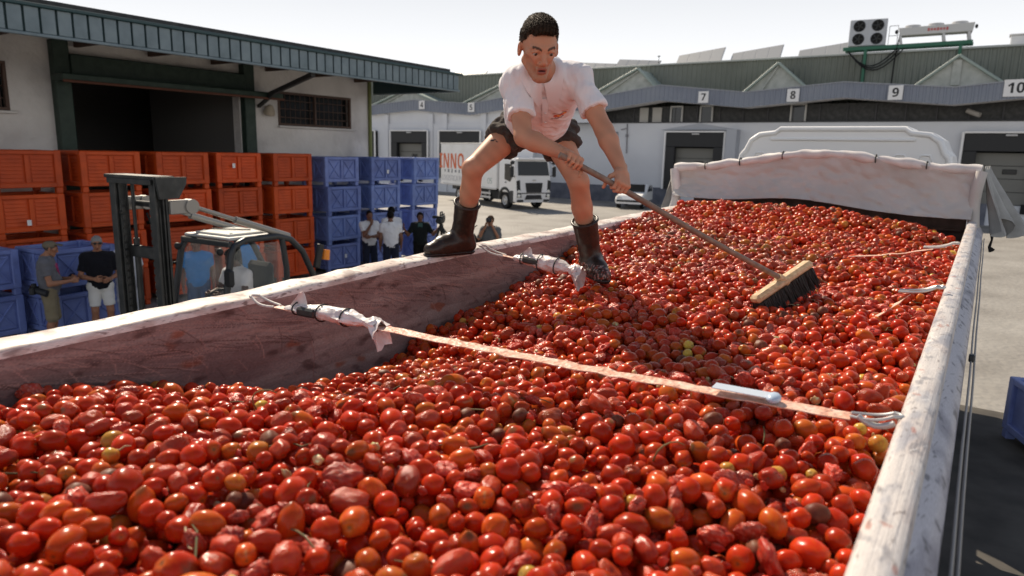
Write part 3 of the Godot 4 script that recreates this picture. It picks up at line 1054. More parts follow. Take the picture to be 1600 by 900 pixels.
func dock_building() -> void:
	var t := thing("loading_dock_building", "long grey loading dock building with zigzag canopy and corrugated roof wall", "building")
	var zf := -45.0
	var w := MB.new()
	# lower wall with openings for the docks
	var docks := [[-46.6, 2.1, 1.2], [-40.6, 2.15, 1.2], [-35.2, 2.15, 1.2], [-16.5, 2.05, 0.0], [0.3, 2.05, 0.0], [5.6, 2.05, 0.0]]
	var xs := -62.0
	for d in docks:
		var z: float = zf + d[2]
		w.box(Vector3((xs + d[0] - d[1]) / 2, 2.72, z - 0.15), Vector3(d[0] - d[1] - xs, 5.44, 0.3))
		w.box(Vector3(d[0], 5.15, z - 0.15), Vector3(2 * d[1], 0.58, 0.3))
		w.box(Vector3(d[0], 0.55, z - 0.15), Vector3(2 * d[1], 1.1, 0.3))
		xs = d[0] + d[1]
		if d[2] > 0.5 and d[0] > -36.0:
			w.box(Vector3((xs - 29.0) / 2 , 2.72, z - 0.15), Vector3(-29.0 - xs, 5.44, 0.3))
			w.box(Vector3(-29.1, 2.72, zf + 0.45), Vector3(0.3, 5.44, 1.2))
			xs = -28.95
	w.box(Vector3((xs + 30.0) / 2, 2.72, zf - 0.15), Vector3(30.0 - xs, 5.44, 0.3))
	part("wall", w, M.dock_white, t)
	# white walls over the docks at the far end, up to the canopy
	var hi := MB.new()
	hi.box(Vector3(-42.5, 6.2, zf + 0.95), Vector3(39.0, 1.52, 0.3))
	for x in [-43.4, -38.4, -36.9, -33.0]:
		hi.box(Vector3(x, 3.1, zf + 1.26), Vector3(0.5, 6.2, 0.12), 0.01)
	part("upper_white_wall", hi, M.dock_white, t)
	var pl := MB.new()
	pl.box(Vector3(-23.1, 0.57, zf + 0.03), Vector3(11.6, 1.14, 0.06))
	pl.box(Vector3(-7.2, 0.57, zf + 0.03), Vector3(14.0, 1.14, 0.06))
	part("plinth", pl, grain(mat(Color.WHITE, 0.8), ntex(15, 0.01, [[0.0, lin(0.09, 0.1, 0.13)], [1.0, lin(0.17, 0.18, 0.22)]]), 0.3), t)
	# recessed dark window band
	var bd := MB.new()
	bd.box(Vector3(3.2, 5.98, zf - 0.35), Vector3(54.0, 1.1, 0.2))
	part("window_band", bd, M.dark, t)
	var mi := MB.new()
	for i in 19:
		mi.box(Vector3(-22.6 + i * 1.5, 5.98, zf - 0.22), Vector3(0.06, 1.08, 0.08))
	mi.box(Vector3(3.2, 5.47, zf - 0.1), Vector3(54.0, 0.06, 0.3))
	part("mullion", mi, mat(lin(0.05, 0.05, 0.055), 0.6), t)
	for d in [[-20.35, 0.62, false], [-19.4, 0.66, false], [-18.0, 0.72, true], [-15.97, 0.72, true], [-10.3, 0.78, true], [-30.0 + 24.0, 0.0, true]]:
		if d[1] == 0.0:
			continue
		var fr := MB.new()
		var win: MeshInstance3D
		if d[2]:
			for e: float in [-1.0, 1.0]:
				fr.box(Vector3(d[0] + e * (d[1] / 2 + 0.03), 5.98, zf - 0.16), Vector3(0.09, 1.0, 0.12))
			fr.box(Vector3(d[0], 6.5, zf - 0.16), Vector3(d[1] + 0.15, 0.08, 0.12))
			win = part("window", fr, mat(lin(0.45, 0.45, 0.43), 0.5), t)
			var pa := MB.new()
			pa.box(Vector3(d[0], 5.98, zf - 0.2), Vector3(d[1] - 0.03, 0.98, 0.02))
			part("pane", pa, M.glass_dark, win)
		else:
			fr.box(Vector3(d[0], 5.98, zf - 0.2), Vector3(d[1], 0.98, 0.05))
			part("pale_window_board", fr, mat(lin(0.42, 0.41, 0.38), 0.6), t)
	# upper corrugated wall and its capping
	var up := MB.new()
	corrugated(up, Vector3(-62, 6.4, -47.6), Vector3(30, 6.4, -47.6), Vector3(-62, 9.5, -47.6), Vector3(30, 9.5, -47.6), 0.34, 0.07, Vector3.BACK)
	up.box(Vector3(-16, 7.9, -47.75), Vector3(92, 3.2, 0.2))
	var gm := grain(mat(Color.WHITE, 0.55), ntex(16, 0.004, [[0.0, lin(0.13, 0.14, 0.115)], [0.5, lin(0.18, 0.195, 0.165)], [1.0, lin(0.22, 0.235, 0.21)]]), 0.06)
	part("corrugated_wall", up, gm, t)
	var cp := MB.new()
	cp.box(Vector3(-16, 9.55, -47.62), Vector3(92.2, 0.12, 0.4), 0.02)
	part("roof_capping", cp, mat(lin(0.42, 0.44, 0.42), 0.5), t)
	var rf := MB.new()
	rf.box(Vector3(-16, 9.3, -60.0), Vector3(92, 0.2, 24.6))
	rf.box(Vector3(-16, 4.7, -72.0), Vector3(92, 9.2, 0.3))
	rf.box(Vector3(-61.9, 4.7, -58.6), Vector3(0.3, 9.2, 26.5))
	rf.box(Vector3(29.9, 4.7, -58.6), Vector3(0.3, 9.2, 26.5))
	part("roof", rf, M.dark, t)
	# zigzag canopy
	var K := [[-60.0, 6.52, 7.3], [-55.2, 6.2, 7.0], [-50.0, 6.55, 7.35], [-44.8, 6.17, 6.97], [-40.0, 6.48, 7.3], [-34.1, 6.04, 6.9], [-29.0, 6.6, 7.5], [-23.6, 6.15, 7.06], [-18.55, 6.79, 7.74], [-13.1, 6.26, 7.14], [-7.65, 6.71, 7.54], [-2.35, 6.22, 7.08], [3.1, 6.7, 7.6], [8.6, 6.22, 7.1], [14.0, 6.7, 7.6], [19.5, 6.22, 7.1], [25.0, 6.7, 7.6]]
	var fz := -43.5
	var fm := grain(mat(Color.WHITE, 0.5), ntex(17, 0.004, [[0.0, lin(0.15, 0.17, 0.22)], [0.5, lin(0.2, 0.225, 0.28)], [1.0, lin(0.24, 0.265, 0.31)]]), 0.1)
	var so := MB.new()
	var dk := MB.new()
	var tp := MB.new()
	for i in K.size() - 1:
		var a: Array = K[i]
		var b: Array = K[i + 1]
		var s := MB.new()
		corrugated(s, Vector3(a[0], a[1], fz), Vector3(b[0], b[1], fz), Vector3(a[0], a[2], fz), Vector3(b[0], b[2], fz), 0.3, 0.045, Vector3.BACK)
		part("canopy_fascia", s, fm, t)
		tp.bar(Vector3(a[0], a[2] + 0.02, fz + 0.0), Vector3(b[0], b[2] + 0.02, fz), 0.14, 0.05)
		so.flat(Vector3(a[0], a[1] + 0.02, fz - 0.03), Vector3(b[0], b[1] + 0.02, fz - 0.03), Vector3(b[0], b[1] + 0.02, zf), Vector3(a[0], a[1] + 0.02, zf), Vector3.DOWN)
		dk.flat(Vector3(a[0], a[2], fz - 0.05), Vector3(b[0], b[2], fz - 0.05), Vector3(b[0], b[2] + 0.15, -47.6), Vector3(a[0], a[2] + 0.15, -47.6), Vector3.UP)
	part("soffit", so, M.white, t)
	part("canopy_roof", dk, gm, t)
	part("canopy_cap", tp, mat(lin(0.3, 0.32, 0.36), 0.5), t)
	# gabled rooflights above the canopy
	var pale := grain(mat(Color.WHITE, 0.6), ntex(18, 0.01, [[0.0, lin(0.34, 0.36, 0.33)], [1.0, lin(0.52, 0.53, 0.5)]]), 0.3)
	for g in [[-46.7, -42.6, -39.3, 8.35, 7.3, false], [-36.4, -32.0, -28.5, 8.6, 7.25, false], [-24.6, -21.1, -19.5, 9.05, 7.6, false], [-13.9, -11.8, -9.9, 8.95, 7.35, false], [-4.45, -2.42, -0.35, 8.87, 7.45, true], [6.4, 8.6, 10.8, 8.9, 7.4, true]]:
		var z0 := -45.6
		var A := Vector3(g[0], g[4] - 0.2, z0); var B := Vector3(g[1], g[3], z0); var C := Vector3(g[2], g[4] - 0.05, z0)
		var back := Vector3(0, 0, -2.0)
		var f := MB.new()
		f.tri(A, B, C, Vector3.BACK, Vector3.BACK, Vector3.BACK)
		var rl := part("rooflight", f, pale, t)
		var rs := MB.new()
		for e in [[A, B], [B, C]]:
			rs.flat(e[0], e[1], e[1] + back, e[0] + back, Vector3.UP)
			rs.bar(e[0] + Vector3(0, 0.06, 0.1), e[1] + Vector3(0, 0.06, 0.1), 0.3, 0.14, 0.02)
		part("rooflight_ridge", rs, mat(lin(0.3, 0.36, 0.33), 0.5), rl)
		var ml := MB.new()
		if g[5]:
			ml.box(Vector3(g[1] - 0.05, (g[3] + g[4]) / 2 - 0.12, z0 + 0.06), Vector3(0.4, g[3] - g[4] - 0.1, 0.1))
		else:
			ml.bar(Vector3(g[1], g[3] - 0.1, z0 + 0.05), Vector3(g[0] + 1.1, g[4] - 0.1, z0 + 0.05), 0.16, 0.08)
		part("rooflight_mullion", ml, pale, rl)
	# dock doors
	for d in docks:
		dock_door(t, d[0], d[1], zf + d[2], d[2] == 0.0)
	# small canopies and a pipe on the wall
	var cv := MB.new()
	cv.flat(Vector3(-19.0, 4.98, zf + 0.02), Vector3(-16.3, 5.42, zf + 0.02), Vector3(-13.6, 4.98, zf + 0.02), Vector3(-16.3, 4.98, zf + 0.5), Vector3.BACK)
	cv.box(Vector3(-13.95, 3.0, zf + 0.4), Vector3(0.65, 4.0, 0.8))
	part("dock_hood", cv, mat(lin(0.4, 0.42, 0.46), 0.6), t)
	var pi := MB.new()
	pi.cyl(Vector3(-21.4, 3.4, zf + 0.06), Vector3(-21.45, 5.4, zf + 0.06), 0.04, -1, 8)
	pi.cyl(Vector3(-21.9, 5.0, zf + 0.06), Vector3(-21.45, 5.1, zf + 0.06), 0.03, -1, 8)
	pi.box(Vector3(-21.42, 4.6, zf + 0.08), Vector3(0.16, 0.2, 0.12))
	pi.box(Vector3(-22.2, 4.7, zf + 0.06), Vector3(0.12, 0.3, 0.1))
	part("wall_pipe", pi, mat(lin(0.22, 0.22, 0.24), 0.6), t)
	var fl := MB.new()
	fl.cyl(Vector3(-1.7, 6.0, zf - 0.05), Vector3(-1.1, 5.75, zf + 0.2), 0.13, -1, 12)
	part("floodlight", fl, mat(lin(0.35, 0.33, 0.3), 0.5), t)
	# number boards
	for s in [["4", -39.06, 6.9, 0.66], ["5", -33.98, 6.62, 0.68], ["7", -15.63, 6.93, 0.7], ["8", -10.29, 6.9, 0.73], ["9", -5.02, 6.9, 0.76], ["10", 0.27, 6.97, 0.82]]:
		var o := thing("number_sign", "white square sign with black number %s on the grey canopy edge" % s[0], "sign", Vector3(s[1], s[2], fz + 0.08), 0.0, "dock number signs on the canopy")
		var bb := MB.new()
		bb.box(Vector3.ZERO, Vector3(s[3] * (1.25 if s[0] == "10" else 0.92), s[3], 0.04), 0.006)
		part("board", bb, M.white, o)
		text_part(s[0], s[3] * 0.62, M.black, o, Transform3D(Basis(), Vector3(0, 0, 0.024)), "digit")

func dock_door(t: Node3D, x: float, hw: float, z: float, pale: bool) -> void:
	var fr := MB.new()
	for e: float in [-1.0, 1.0]:
		fr.box(Vector3(x + e * (hw - 0.04), 2.98, z + 0.33), Vector3(0.12, 3.8, 0.1), 0.01)
	fr.box(Vector3(x, 4.87, z + 0.33), Vector3(hw * 2 - 0.2, 0.1, 0.1), 0.01)
	var d := part("dock_door", fr, M.white, t)
	var se := MB.new()
	se.box(Vector3(x, 4.35, z + 0.16), Vector3(hw * 2 - 0.2, 0.94, 0.3), 0.03)
	for e: float in [-1.0, 1.0]:
		se.box(Vector3(x + e * (hw - 0.42), 2.5, z + 0.16), Vector3(0.65, 2.78, 0.3), 0.03)
	part("dock_seal", se, M.black, d)
	var lp := MB.new()
	lp.box(Vector3(x + 0.1, 4.72, z + 0.38), Vector3(0.5, 0.1, 0.16), 0.02)
	part("dock_lamp", lp, M.zinc, d)
	for i in 4:
		var pn := MB.new()
		pn.box(Vector3(x, 1.45 + 0.68 * i, z - 0.2), Vector3(hw * 2 - 1.2, 0.66, 0.06), 0.012)
		part("door_panel", pn, mat(lin(0.17, 0.17, 0.155), 0.6), d)
	var wn := MB.new()
	wn.box(Vector3(x + 0.25, 2.85, z - 0.15), Vector3(0.62, 0.26, 0.05), 0.02)
	part("door_window", wn, M.glass_dark, d)
	for e: float in [-1.0, 1.0]:
		var bu := MB.new()
		bu.box(Vector3(x + e * 1.1, 0.95, z + 0.12), Vector3(0.3, 0.5, 0.2), 0.02)
		part("bumper", bu, M.rubber, d)

func roof_gear() -> void:
	# condenser with four fans
	var body = M.zinc
	var a := thing("condenser_unit", "square grey cooling unit with four round black fans on the roof", "air conditioner", Vector3(-7.4, 9.96, -47.9), 0.12)
	var b := MB.new()
	b.box(Vector3(0, 0.78, 0), Vector3(2.0, 1.5, 0.8), 0.03)
	part("housing", b, mat(lin(0.5, 0.52, 0.55), 0.5), a)
	for i in 4:
		var c := Vector3(-0.48 + 0.98 * (i % 2), 0.42 + 0.74 * (i / 2), 0.4)
		var r := MB.new()
		r.lathe([Vector2(0.27, 0.03), Vector2(0.31, 0.05), Vector2(0.33, 0.0)], Transform3D(Basis(Vector3.RIGHT, PI / 2), c), 22)
		var ring := part("fan", r, M.black, a)
		var dsk := MB.new()
		dsk.cyl(c + Vector3(0, 0, 0.005), c + Vector3(0, 0, 0.012), 0.29, -1, 22)
		part("fan_opening", dsk, mat(lin(0.008, 0.008, 0.008), 0.9), ring)
		var bl := MB.new()
		for k in 5:
			var an := TAU * k / 5 + i
			bl.box(c + Vector3(cos(an), sin(an), 0) * 0.15 + Vector3(0, 0, 0.025), Vector3(0.2, 0.1, 0.006), 0, Basis(Vector3.BACK, an) * Basis(Vector3.RIGHT, 0.5))
		bl.ball(c + Vector3(0, 0, 0.03), Vector3.ONE * 0.06, 8)
		part("fan_blade", bl, M.dark, ring)
	var sm := MB.new()
	sm.box(Vector3(0, 0.78, 0.405), Vector3(0.02, 1.45, 0.01))
	part("seam", sm, M.zinc, a)
	# long flat dry cooler with three fans on top
	var d := thing("dry_cooler", "long pale roof cooler on legs with three fans on top", "air conditioner", Vector3(-3.9, 9.95, -47.9), 0.1)
	var q := MB.new()
	q.prism(PackedVector2Array([Vector2(-1.75, 0.45), Vector2(1.78, 0.5), Vector2(1.85, 0.98), Vector2(-1.85, 0.88)]), 0.9, Transform3D(), 0.02)
	part("housing", q, mat(lin(0.58, 0.58, 0.57), 0.5), d)
	for i in 3:
		var r := MB.new()
		r.lathe([Vector2(0.4, -0.02), Vector2(0.4, 0.1), Vector2(0.36, 0.12), Vector2(0.34, 0.04), Vector2(0.0, 0.05)], Transform3D(Basis(), Vector3(-1.15 + i * 1.15, 0.92 + i * 0.03, 0)), 20)
		part("fan", r, M.zinc, d)
	for x in [-1.65, 0.5, 1.72]:
		for z: float in [-0.38, 0.38]:
			var l := MB.new()
			l.bar(Vector3(x - 0.1, 0.5, z), Vector3(x, -0.02, z), 0.08, 0.14)
			part("leg", l, M.zinc, d)
	var rp := MB.new()
	for k in 7:
		rp.box(Vector3(-0.35 + k * 0.15, 0.71 + k * 0.002, 0.452), Vector3(0.11, 0.13 if k % 3 else 0.17, 0.006))
	part("red_print", rp, mat(lin(0.5, 0.13, 0.13), 0.6), d)
	var mo := MB.new()
	mo.ball(Vector3(-1.95, 0.72, 0.1), Vector3(0.1, 0.12, 0.1), 10)
	mo.ball(Vector3(1.95, 0.8, 0.1), Vector3(0.08, 0.12, 0.1), 10)
	part("pump", mo, M.black, d)
	# the green steel frame that carries both
	var g := thing("steel_platform", "green steel frame carrying the two cooling units above the roof", "platform", Vector3(0, 0, 0))
	var be := MB.new()
	for z in [-47.45, -48.3]:
		be.bar(Vector3(-8.6, 9.84, z), Vector3(-2.0, 9.86, z), 0.12, 0.2, 0.01)
	for i in 7:
		be.bar(Vector3(-8.5 + i * 1.05, 9.83, -47.45), Vector3(-8.5 + i * 1.05, 9.83, -48.3), 0.08, 0.1)
	part("beam", be, M.green, g)
	for x in [-7.35, -2.55]:
		var lg := MB.new()
		lg.bar(Vector3(x, 9.75, -47.45), Vector3(x, 7.4, -47.45), 0.16, 0.16, 0.01)
		part("leg", lg, M.green, g)
	var ra := MB.new()
	for x in [-6.2, -5.75]:
		ra.cyl(Vector3(x, 9.9, -47.45), Vector3(x, 11.0, -47.45), 0.02, -1, 6)
	ra.cyl(Vector3(-6.2, 11.0, -47.45), Vector3(-5.75, 11.0, -47.45), 0.02, -1, 6)
	ra.cyl(Vector3(-6.2, 10.45, -47.45), Vector3(-5.75, 10.45, -47.45), 0.02, -1, 6)
	part("railing", ra, M.zinc, g)
	for k in 3:
		var path := []
		for i in 13:
			var u := i / 12.0
			path.append(Vector3(-8.3 + u * (2.6 + 0.2 * k), 9.7 - sin(u * PI) * (0.9 + 0.13 * k), -47.35 + 0.04 * k))
		var cb := MB.new()
		cb.tube(path, 0.035, 6)
		part("cable", cb, M.rubber, g)
	var cc := MB.new()
	cc.tube([Vector3(-5.6, 10.6, -47.4), Vector3(-5.7, 9.8, -47.42), Vector3(-5.75, 9.0, -47.42), Vector3(-5.78, 7.4, -47.42)], 0.04, 6)
	part("cable", cc, M.rubber, g)
	# solar panels in tilted rows along the parapet
	var SP := [[-38.7, 0.55, 0.8, "at the far end beside the green eaves"], [-26.5, 0.5, 0.55, "behind the worker's raised shoulder"], [-22.9, 0.55, 0.6, "just beyond the worker, left of the gap"], [-18.2, 1.0, 0.75, "highest of the rows, above number 7"], [-14.3, 0.9, 0.6, "between numbers 7 and 8"], [-9.9, 0.8, 0.4, "low beside the four-fan cooler"]]
	for s in SP:
		var o := thing("solar_panel", "row of pale tilted roof panels " + s[3], "solar panel", Vector3(s[0], 9.62, -49.2), 0.0, "rows of panels on the dock roof")
		var wd: float = 3.4
		var fr := MB.new()
		var B := Basis(Vector3.BACK, 0.11 if s[0] > -20.0 else -0.08) * Basis(Vector3.RIGHT, 0.75)
		fr.box(Vector3(0, 0.3 * s[1] + 0.1, 0), Vector3(wd, 0.05, 1.5 * s[1] + 0.2), 0.01, B)
		part("frame", fr, mat(lin(0.5, 0.5, 0.5), 0.4), o)
		for i in 4:
			var ce := MB.new()
			ce.box(Vector3(0, 0.3 * s[1] + 0.1, 0) + B * Vector3(-wd / 2 + wd * (i + 0.5) / 4, 0.03, 0), Vector3(wd / 4 - 0.06, 0.02, 1.5 * s[1] + 0.1), 0, B)
			part("pane", ce, mat(lin(0.36, 0.37, 0.38), 0.3), o)
		for e: float in [-1.4, 1.4]:
			var lg := MB.new()
			lg.bar(Vector3(e, 0.3, -0.2), Vector3(e, -0.2, -0.2), 0.06, 0.06)
			part("leg", lg, M.zinc, o)
	var v := thing("roof_vent", "boxy white roof vent at the end of the parapet", "vent", Vector3(0.3, 9.6, -48.2))
	var vb := MB.new()
	vb.box(Vector3(0, 0.25, 0), Vector3(1.2, 0.5, 0.8), 0.03)
	part("housing", vb, M.white, v)
	var vc := MB.new()
	vc.box(Vector3(0, 0.55, 0), Vector3(1.35, 0.08, 0.95), 0.02)
	part("cap", vc, M.white, v)
	var rd := thing("roof_antenna", "thin rod antenna standing on the parapet", "antenna", Vector3(-20.6, 9.6, -47.7))
	var rr := MB.new()
	rr.cyl(Vector3.ZERO, Vector3(0, 0.55, 0), 0.025, 0.015, 6)
	part("rod", rr, M.dark, rd)
	var rh := MB.new()
	rh.ball(Vector3(0, 0.55, 0), Vector3(0.12, 0.05, 0.05), 8)
	part("head", rh, M.dark, rd)

# ---------------------------------------------------------------- pallet crates
func make_crate(n: String, hue: Color, braces: bool, h: float) -> Node3D:
	# x forwards (the long face is the +x face), 1.15 long in z, 1.0 deep
	var t := thing(n, "crate", "crate")
	var k := hue
	var m := grain(mat(Color.WHITE, 0.5, 0.0, 0.4), ntex(40 + int(hue.r * 10), 0.006, [[0.0, lin(k.r * 0.72, k.g * 0.7, k.b * 0.72)], [0.5, lin(k.r * 0.95, k.g * 0.95, k.b * 0.95)], [1.0, lin(k.r * 1.08, k.g * 1.12, k.b * 1.1)]]), 0.7)
	var y0 := 0.115
	var b := MB.new()
	for sx: float in [-1.0, 1.0]:
		for sz: float in [-1.0, 1.0]:
			b.box(Vector3(sx * 0.44, (h + y0) / 2, sz * 0.515), Vector3(0.12, h - y0, 0.12), 0.012)
	for sx: float in [-1.0, 1.0]:
		b.box(Vector3(sx * 0.465, h - 0.04, 0), Vector3(0.068, 0.075, 0.92), 0.01)
		b.box(Vector3(sx * 0.465, y0 + 0.045, 0), Vector3(0.066, 0.088, 0.92), 0.01)
		b.box(Vector3(sx * 0.462, (h + y0) / 2, 0), Vector3(0.06, h - y0 - 0.17, 0.07), 0.006)
		b.box(Vector3(sx * 0.435, (h + y0) / 2, 0), Vector3(0.03, h - y0 - 0.16, 0.92))
	for sz: float in [-1.0, 1.0]:
		b.box(Vector3(0, h - 0.04, sz * 0.54), Vector3(0.77, 0.075, 0.068), 0.01)
		b.box(Vector3(0, y0 + 0.045, sz * 0.54), Vector3(0.77, 0.088, 0.066), 0.01)
		b.box(Vector3(0, (h + y0) / 2, sz * 0.538), Vector3(0.07, h - y0 - 0.17, 0.06), 0.006)
		b.box(Vector3(0, (h + y0) / 2, sz * 0.51), Vector3(0.77, h - y0 - 0.16, 0.03))
	b.box(Vector3(0, y0 + 0.02, 0), Vector3(0.86, 0.036, 1.0))
	part("body", b, m, t)
	var f := MB.new()
	f.box(Vector3(0, y0 / 2, 0), Vector3(0.11, y0 - 0.002, 0.11), 0.012)
	var fm := f.mesh()
	for sx: float in [-1.0, 1.0]:
		for sz: float in [-1.0, 1.0]:
			part("foot", fm, m, t, Vector3(sx * 0.435, 0, sz * 0.51))
	var p := MB.new()
	var ph := h - y0 - 0.2
	if braces:
		p.box(Vector3(0.004, 0, 0), Vector3(0.012, ph, 0.36), 0.003)
		for e: float in [-1.0, 1.0]:
			p.bar(Vector3(0.02, -ph * 0.44, -0.16 * e), Vector3(0.02, ph * 0.44, 0.16 * e), 0.022 + 0.001 * e, 0.03, 0.004, Vector3.RIGHT)
			p.box(Vector3(0.018, e * ph * 0.46, 0), Vector3(0.02, 0.03, 0.36), 0.003)
	else:
		for i in 7:
			p.box(Vector3(0.004, -ph * 0.43 + i * ph * 0.143, 0), Vector3(0.012, ph * 0.105, 0.355), 0.003, Basis(Vector3.BACK, 0.22))
		p.box(Vector3(-0.006, 0, 0), Vector3(0.006, ph, 0.36))
	var pm := p.mesh()
	for e: float in [-1.0, 1.0]:
		part("panel", pm, m, t, Vector3(0.452, (h + y0) / 2, e * 0.25))
		var sd := part("panel", pm, m, t, Vector3(e * 0.2, (h + y0) / 2, 0.526))
		sd.rotation.y = -PI / 2
		sd.scale.z = 0.9
	return t

func fade(o: Node3D, k: int) -> void:      # each crate has weathered differently
	var b: MeshInstance3D = o.get_node("body")
	var key := "crate%d%s" % [k, b.material_override.get_instance_id()]
	if not M.has(key):
		var m: StandardMaterial3D = b.material_override.duplicate()
		m.albedo_color = lin([1.0, 0.84, 0.93, 0.76][k], [1.0, 0.9, 1.0, 0.8][k], [1.0, 0.9, 1.0, 0.85][k])
		m.uv1_offset = Vector3(0.37, 0.21, 0.53) * k
		M[key] = m
	for c in o.get_children():
		c.material_override = M[key]

func crates() -> void:
	var orange := make_crate("orange_crate", Color(0.66, 0.082, 0.013), false, 0.785)
	var blue := make_crate("blue_crate", Color(0.19, 0.25, 0.55), true, 0.768)
	var first_o := true
	var first_b := true
	var rows := ["first", "second", "third", "topmost"]
	var cols_o := [[-5.36, 0.05, "near end stack behind two men"], [-6.81, 0.02, "stack behind the forklift mast"], [-8.29, -0.01, "stack before the doorway middle"], [-9.66, 0.01, "stack by the doorway post"], [-11.12, 0.0, "stack beside the blue ones"]]
	for c in cols_o.size():
		for r in 4:
			var lb: String = ("orange crate, topmost in the %s" if r == 3 else "orange crate, " + rows[r] + " from the ground in the %s") % cols_o[c][2]
			var at := Vector3(-14.72 + 0.045 * ((c * 7 + r * 3) % 3 - 1), r * 0.787, cols_o[c][0] + 0.012 * ((c + r * 2) % 3 - 1))
			var yaw: float = cols_o[c][1] + 0.012 * ((c * 5 + r) % 3 - 1)
			if first_o:
				first_o = false
				orange.position = at
				orange.rotation.y = yaw
				orange.set_meta("label", lb)
				orange.set_meta("group", "orange crates stacked in front of the warehouse")
			else:
				fade(copy_thing(orange, lb, at, yaw), (c * 3 + r * 5) % 4)
	var cols_b := [[-12.73, 0.0, "stack beside the orange ones"], [-14.33, -0.01, "stack behind the men in white"], [-15.98, 0.0, "end stack by the video camera"]]
	for c in cols_b.size():
		for r in 4:
			var lb: String = ("blue crate, topmost in the %s" if r == 3 else "blue crate, " + rows[r] + " from the ground in the %s") % cols_b[c][2]
			var at := Vector3(-14.72 + 0.035 * ((c * 4 + r) % 3 - 1), r * 0.77, cols_b[c][0])
			if first_b:
				first_b = false
				blue.position = at
				blue.set_meta("label", lb)
				blue.set_meta("group", "blue crates stacked beside the warehouse")
			else:
				fade(copy_thing(blue, lb, at, cols_b[c][1] + 0.014 * ((c + r * 2) % 3 - 1)), (c * 3 + r * 5 + 1) % 4)
	for s in [[-13.62, 0, "blue plastic crate on the ground behind the capped photographer", 0.02], [-13.62, 1, "blue plastic crate with an open top behind the capped photographer", 0.0], [-12.92, 0, "blue plastic crate on the ground behind the man in black", 0.04], [-12.9, 1, "upper blue crate behind the man in black", 0.03]]:
		var near: bool = s[0] > -13.0
		copy_thing(blue, s[2], Vector3(-13.65 if not near else -13.2, s[1] * 0.77, -4.1 if not near else -5.45), s[3] + 0.1)
	copy_thing(blue, "dark blue crate standing alone in the lorry's shadow at the picture's edge", Vector3(1.12, 0, -9.72), 0.37)
	# paper labels and bits of white film on some crates
	var lm := MB.new()
	lm.box(Vector3.ZERO, Vector3(0.006, 0.1, 0.07), 0.001)
	var stickers := [[Vector3(-14.235, 0.44, -12.75), "pale paper tag on the lowest visible blue crate"], [Vector3(-14.2, 1.86 + 0.82, -14.35), "small pale label on the upper middle blue crate"], [Vector3(-14.2, 1.86, -5.3), "pale tag on the near orange stack's third crate"], [Vector3(-14.235, 2.86, -9.5), "white scuffed label on the orange crate by the doorway post"]]
	for s in stickers:
		tag(part("paper_label", lm, M.white, self, s[0]), s[1], "label")

# ---------------------------------------------------------------- vehicles
func wheel_mesh(r: float, w: float) -> Array:
	var ty := MB.new()
	var T := Transform3D(Basis(Vector3.BACK, PI / 2), Vector3.ZERO)
	ty.lathe([Vector2(r * 0.58, -w / 2), Vector2(r * 0.93, -w / 2), Vector2(r, -w * 0.36), Vector2(r, w * 0.36), Vector2(r * 0.93, w / 2), Vector2(r * 0.58, w / 2)], T, 28)
	var ri := MB.new()
	ri.lathe([Vector2(r * 0.6, w * 0.5), Vector2(r * 0.52, w * 0.42), Vector2(r * 0.48, w * 0.2), Vector2(r * 0.3, w * 0.28), Vector2(r * 0.2, w * 0.48), Vector2(0, w * 0.5)], T, 28)
	ri.lathe([Vector2(r * 0.6, -w * 0.5), Vector2(r * 0.52, -w * 0.42), Vector2(r * 0.48, -w * 0.2), Vector2(r * 0.3, -w * 0.28), Vector2(r * 0.2, -w * 0.48), Vector2(0, -w * 0.5)], T, 28)
	return [ty, ri]

func add_wheel(o: Node3D, at: Vector3, r: float, w: float, rim: Material) -> void:
	var ms := wheel_mesh(r, w)
	var ty := part("wheel", ms[0], M.rubber, o, at)
	part("rim", ms[1], rim, ty)

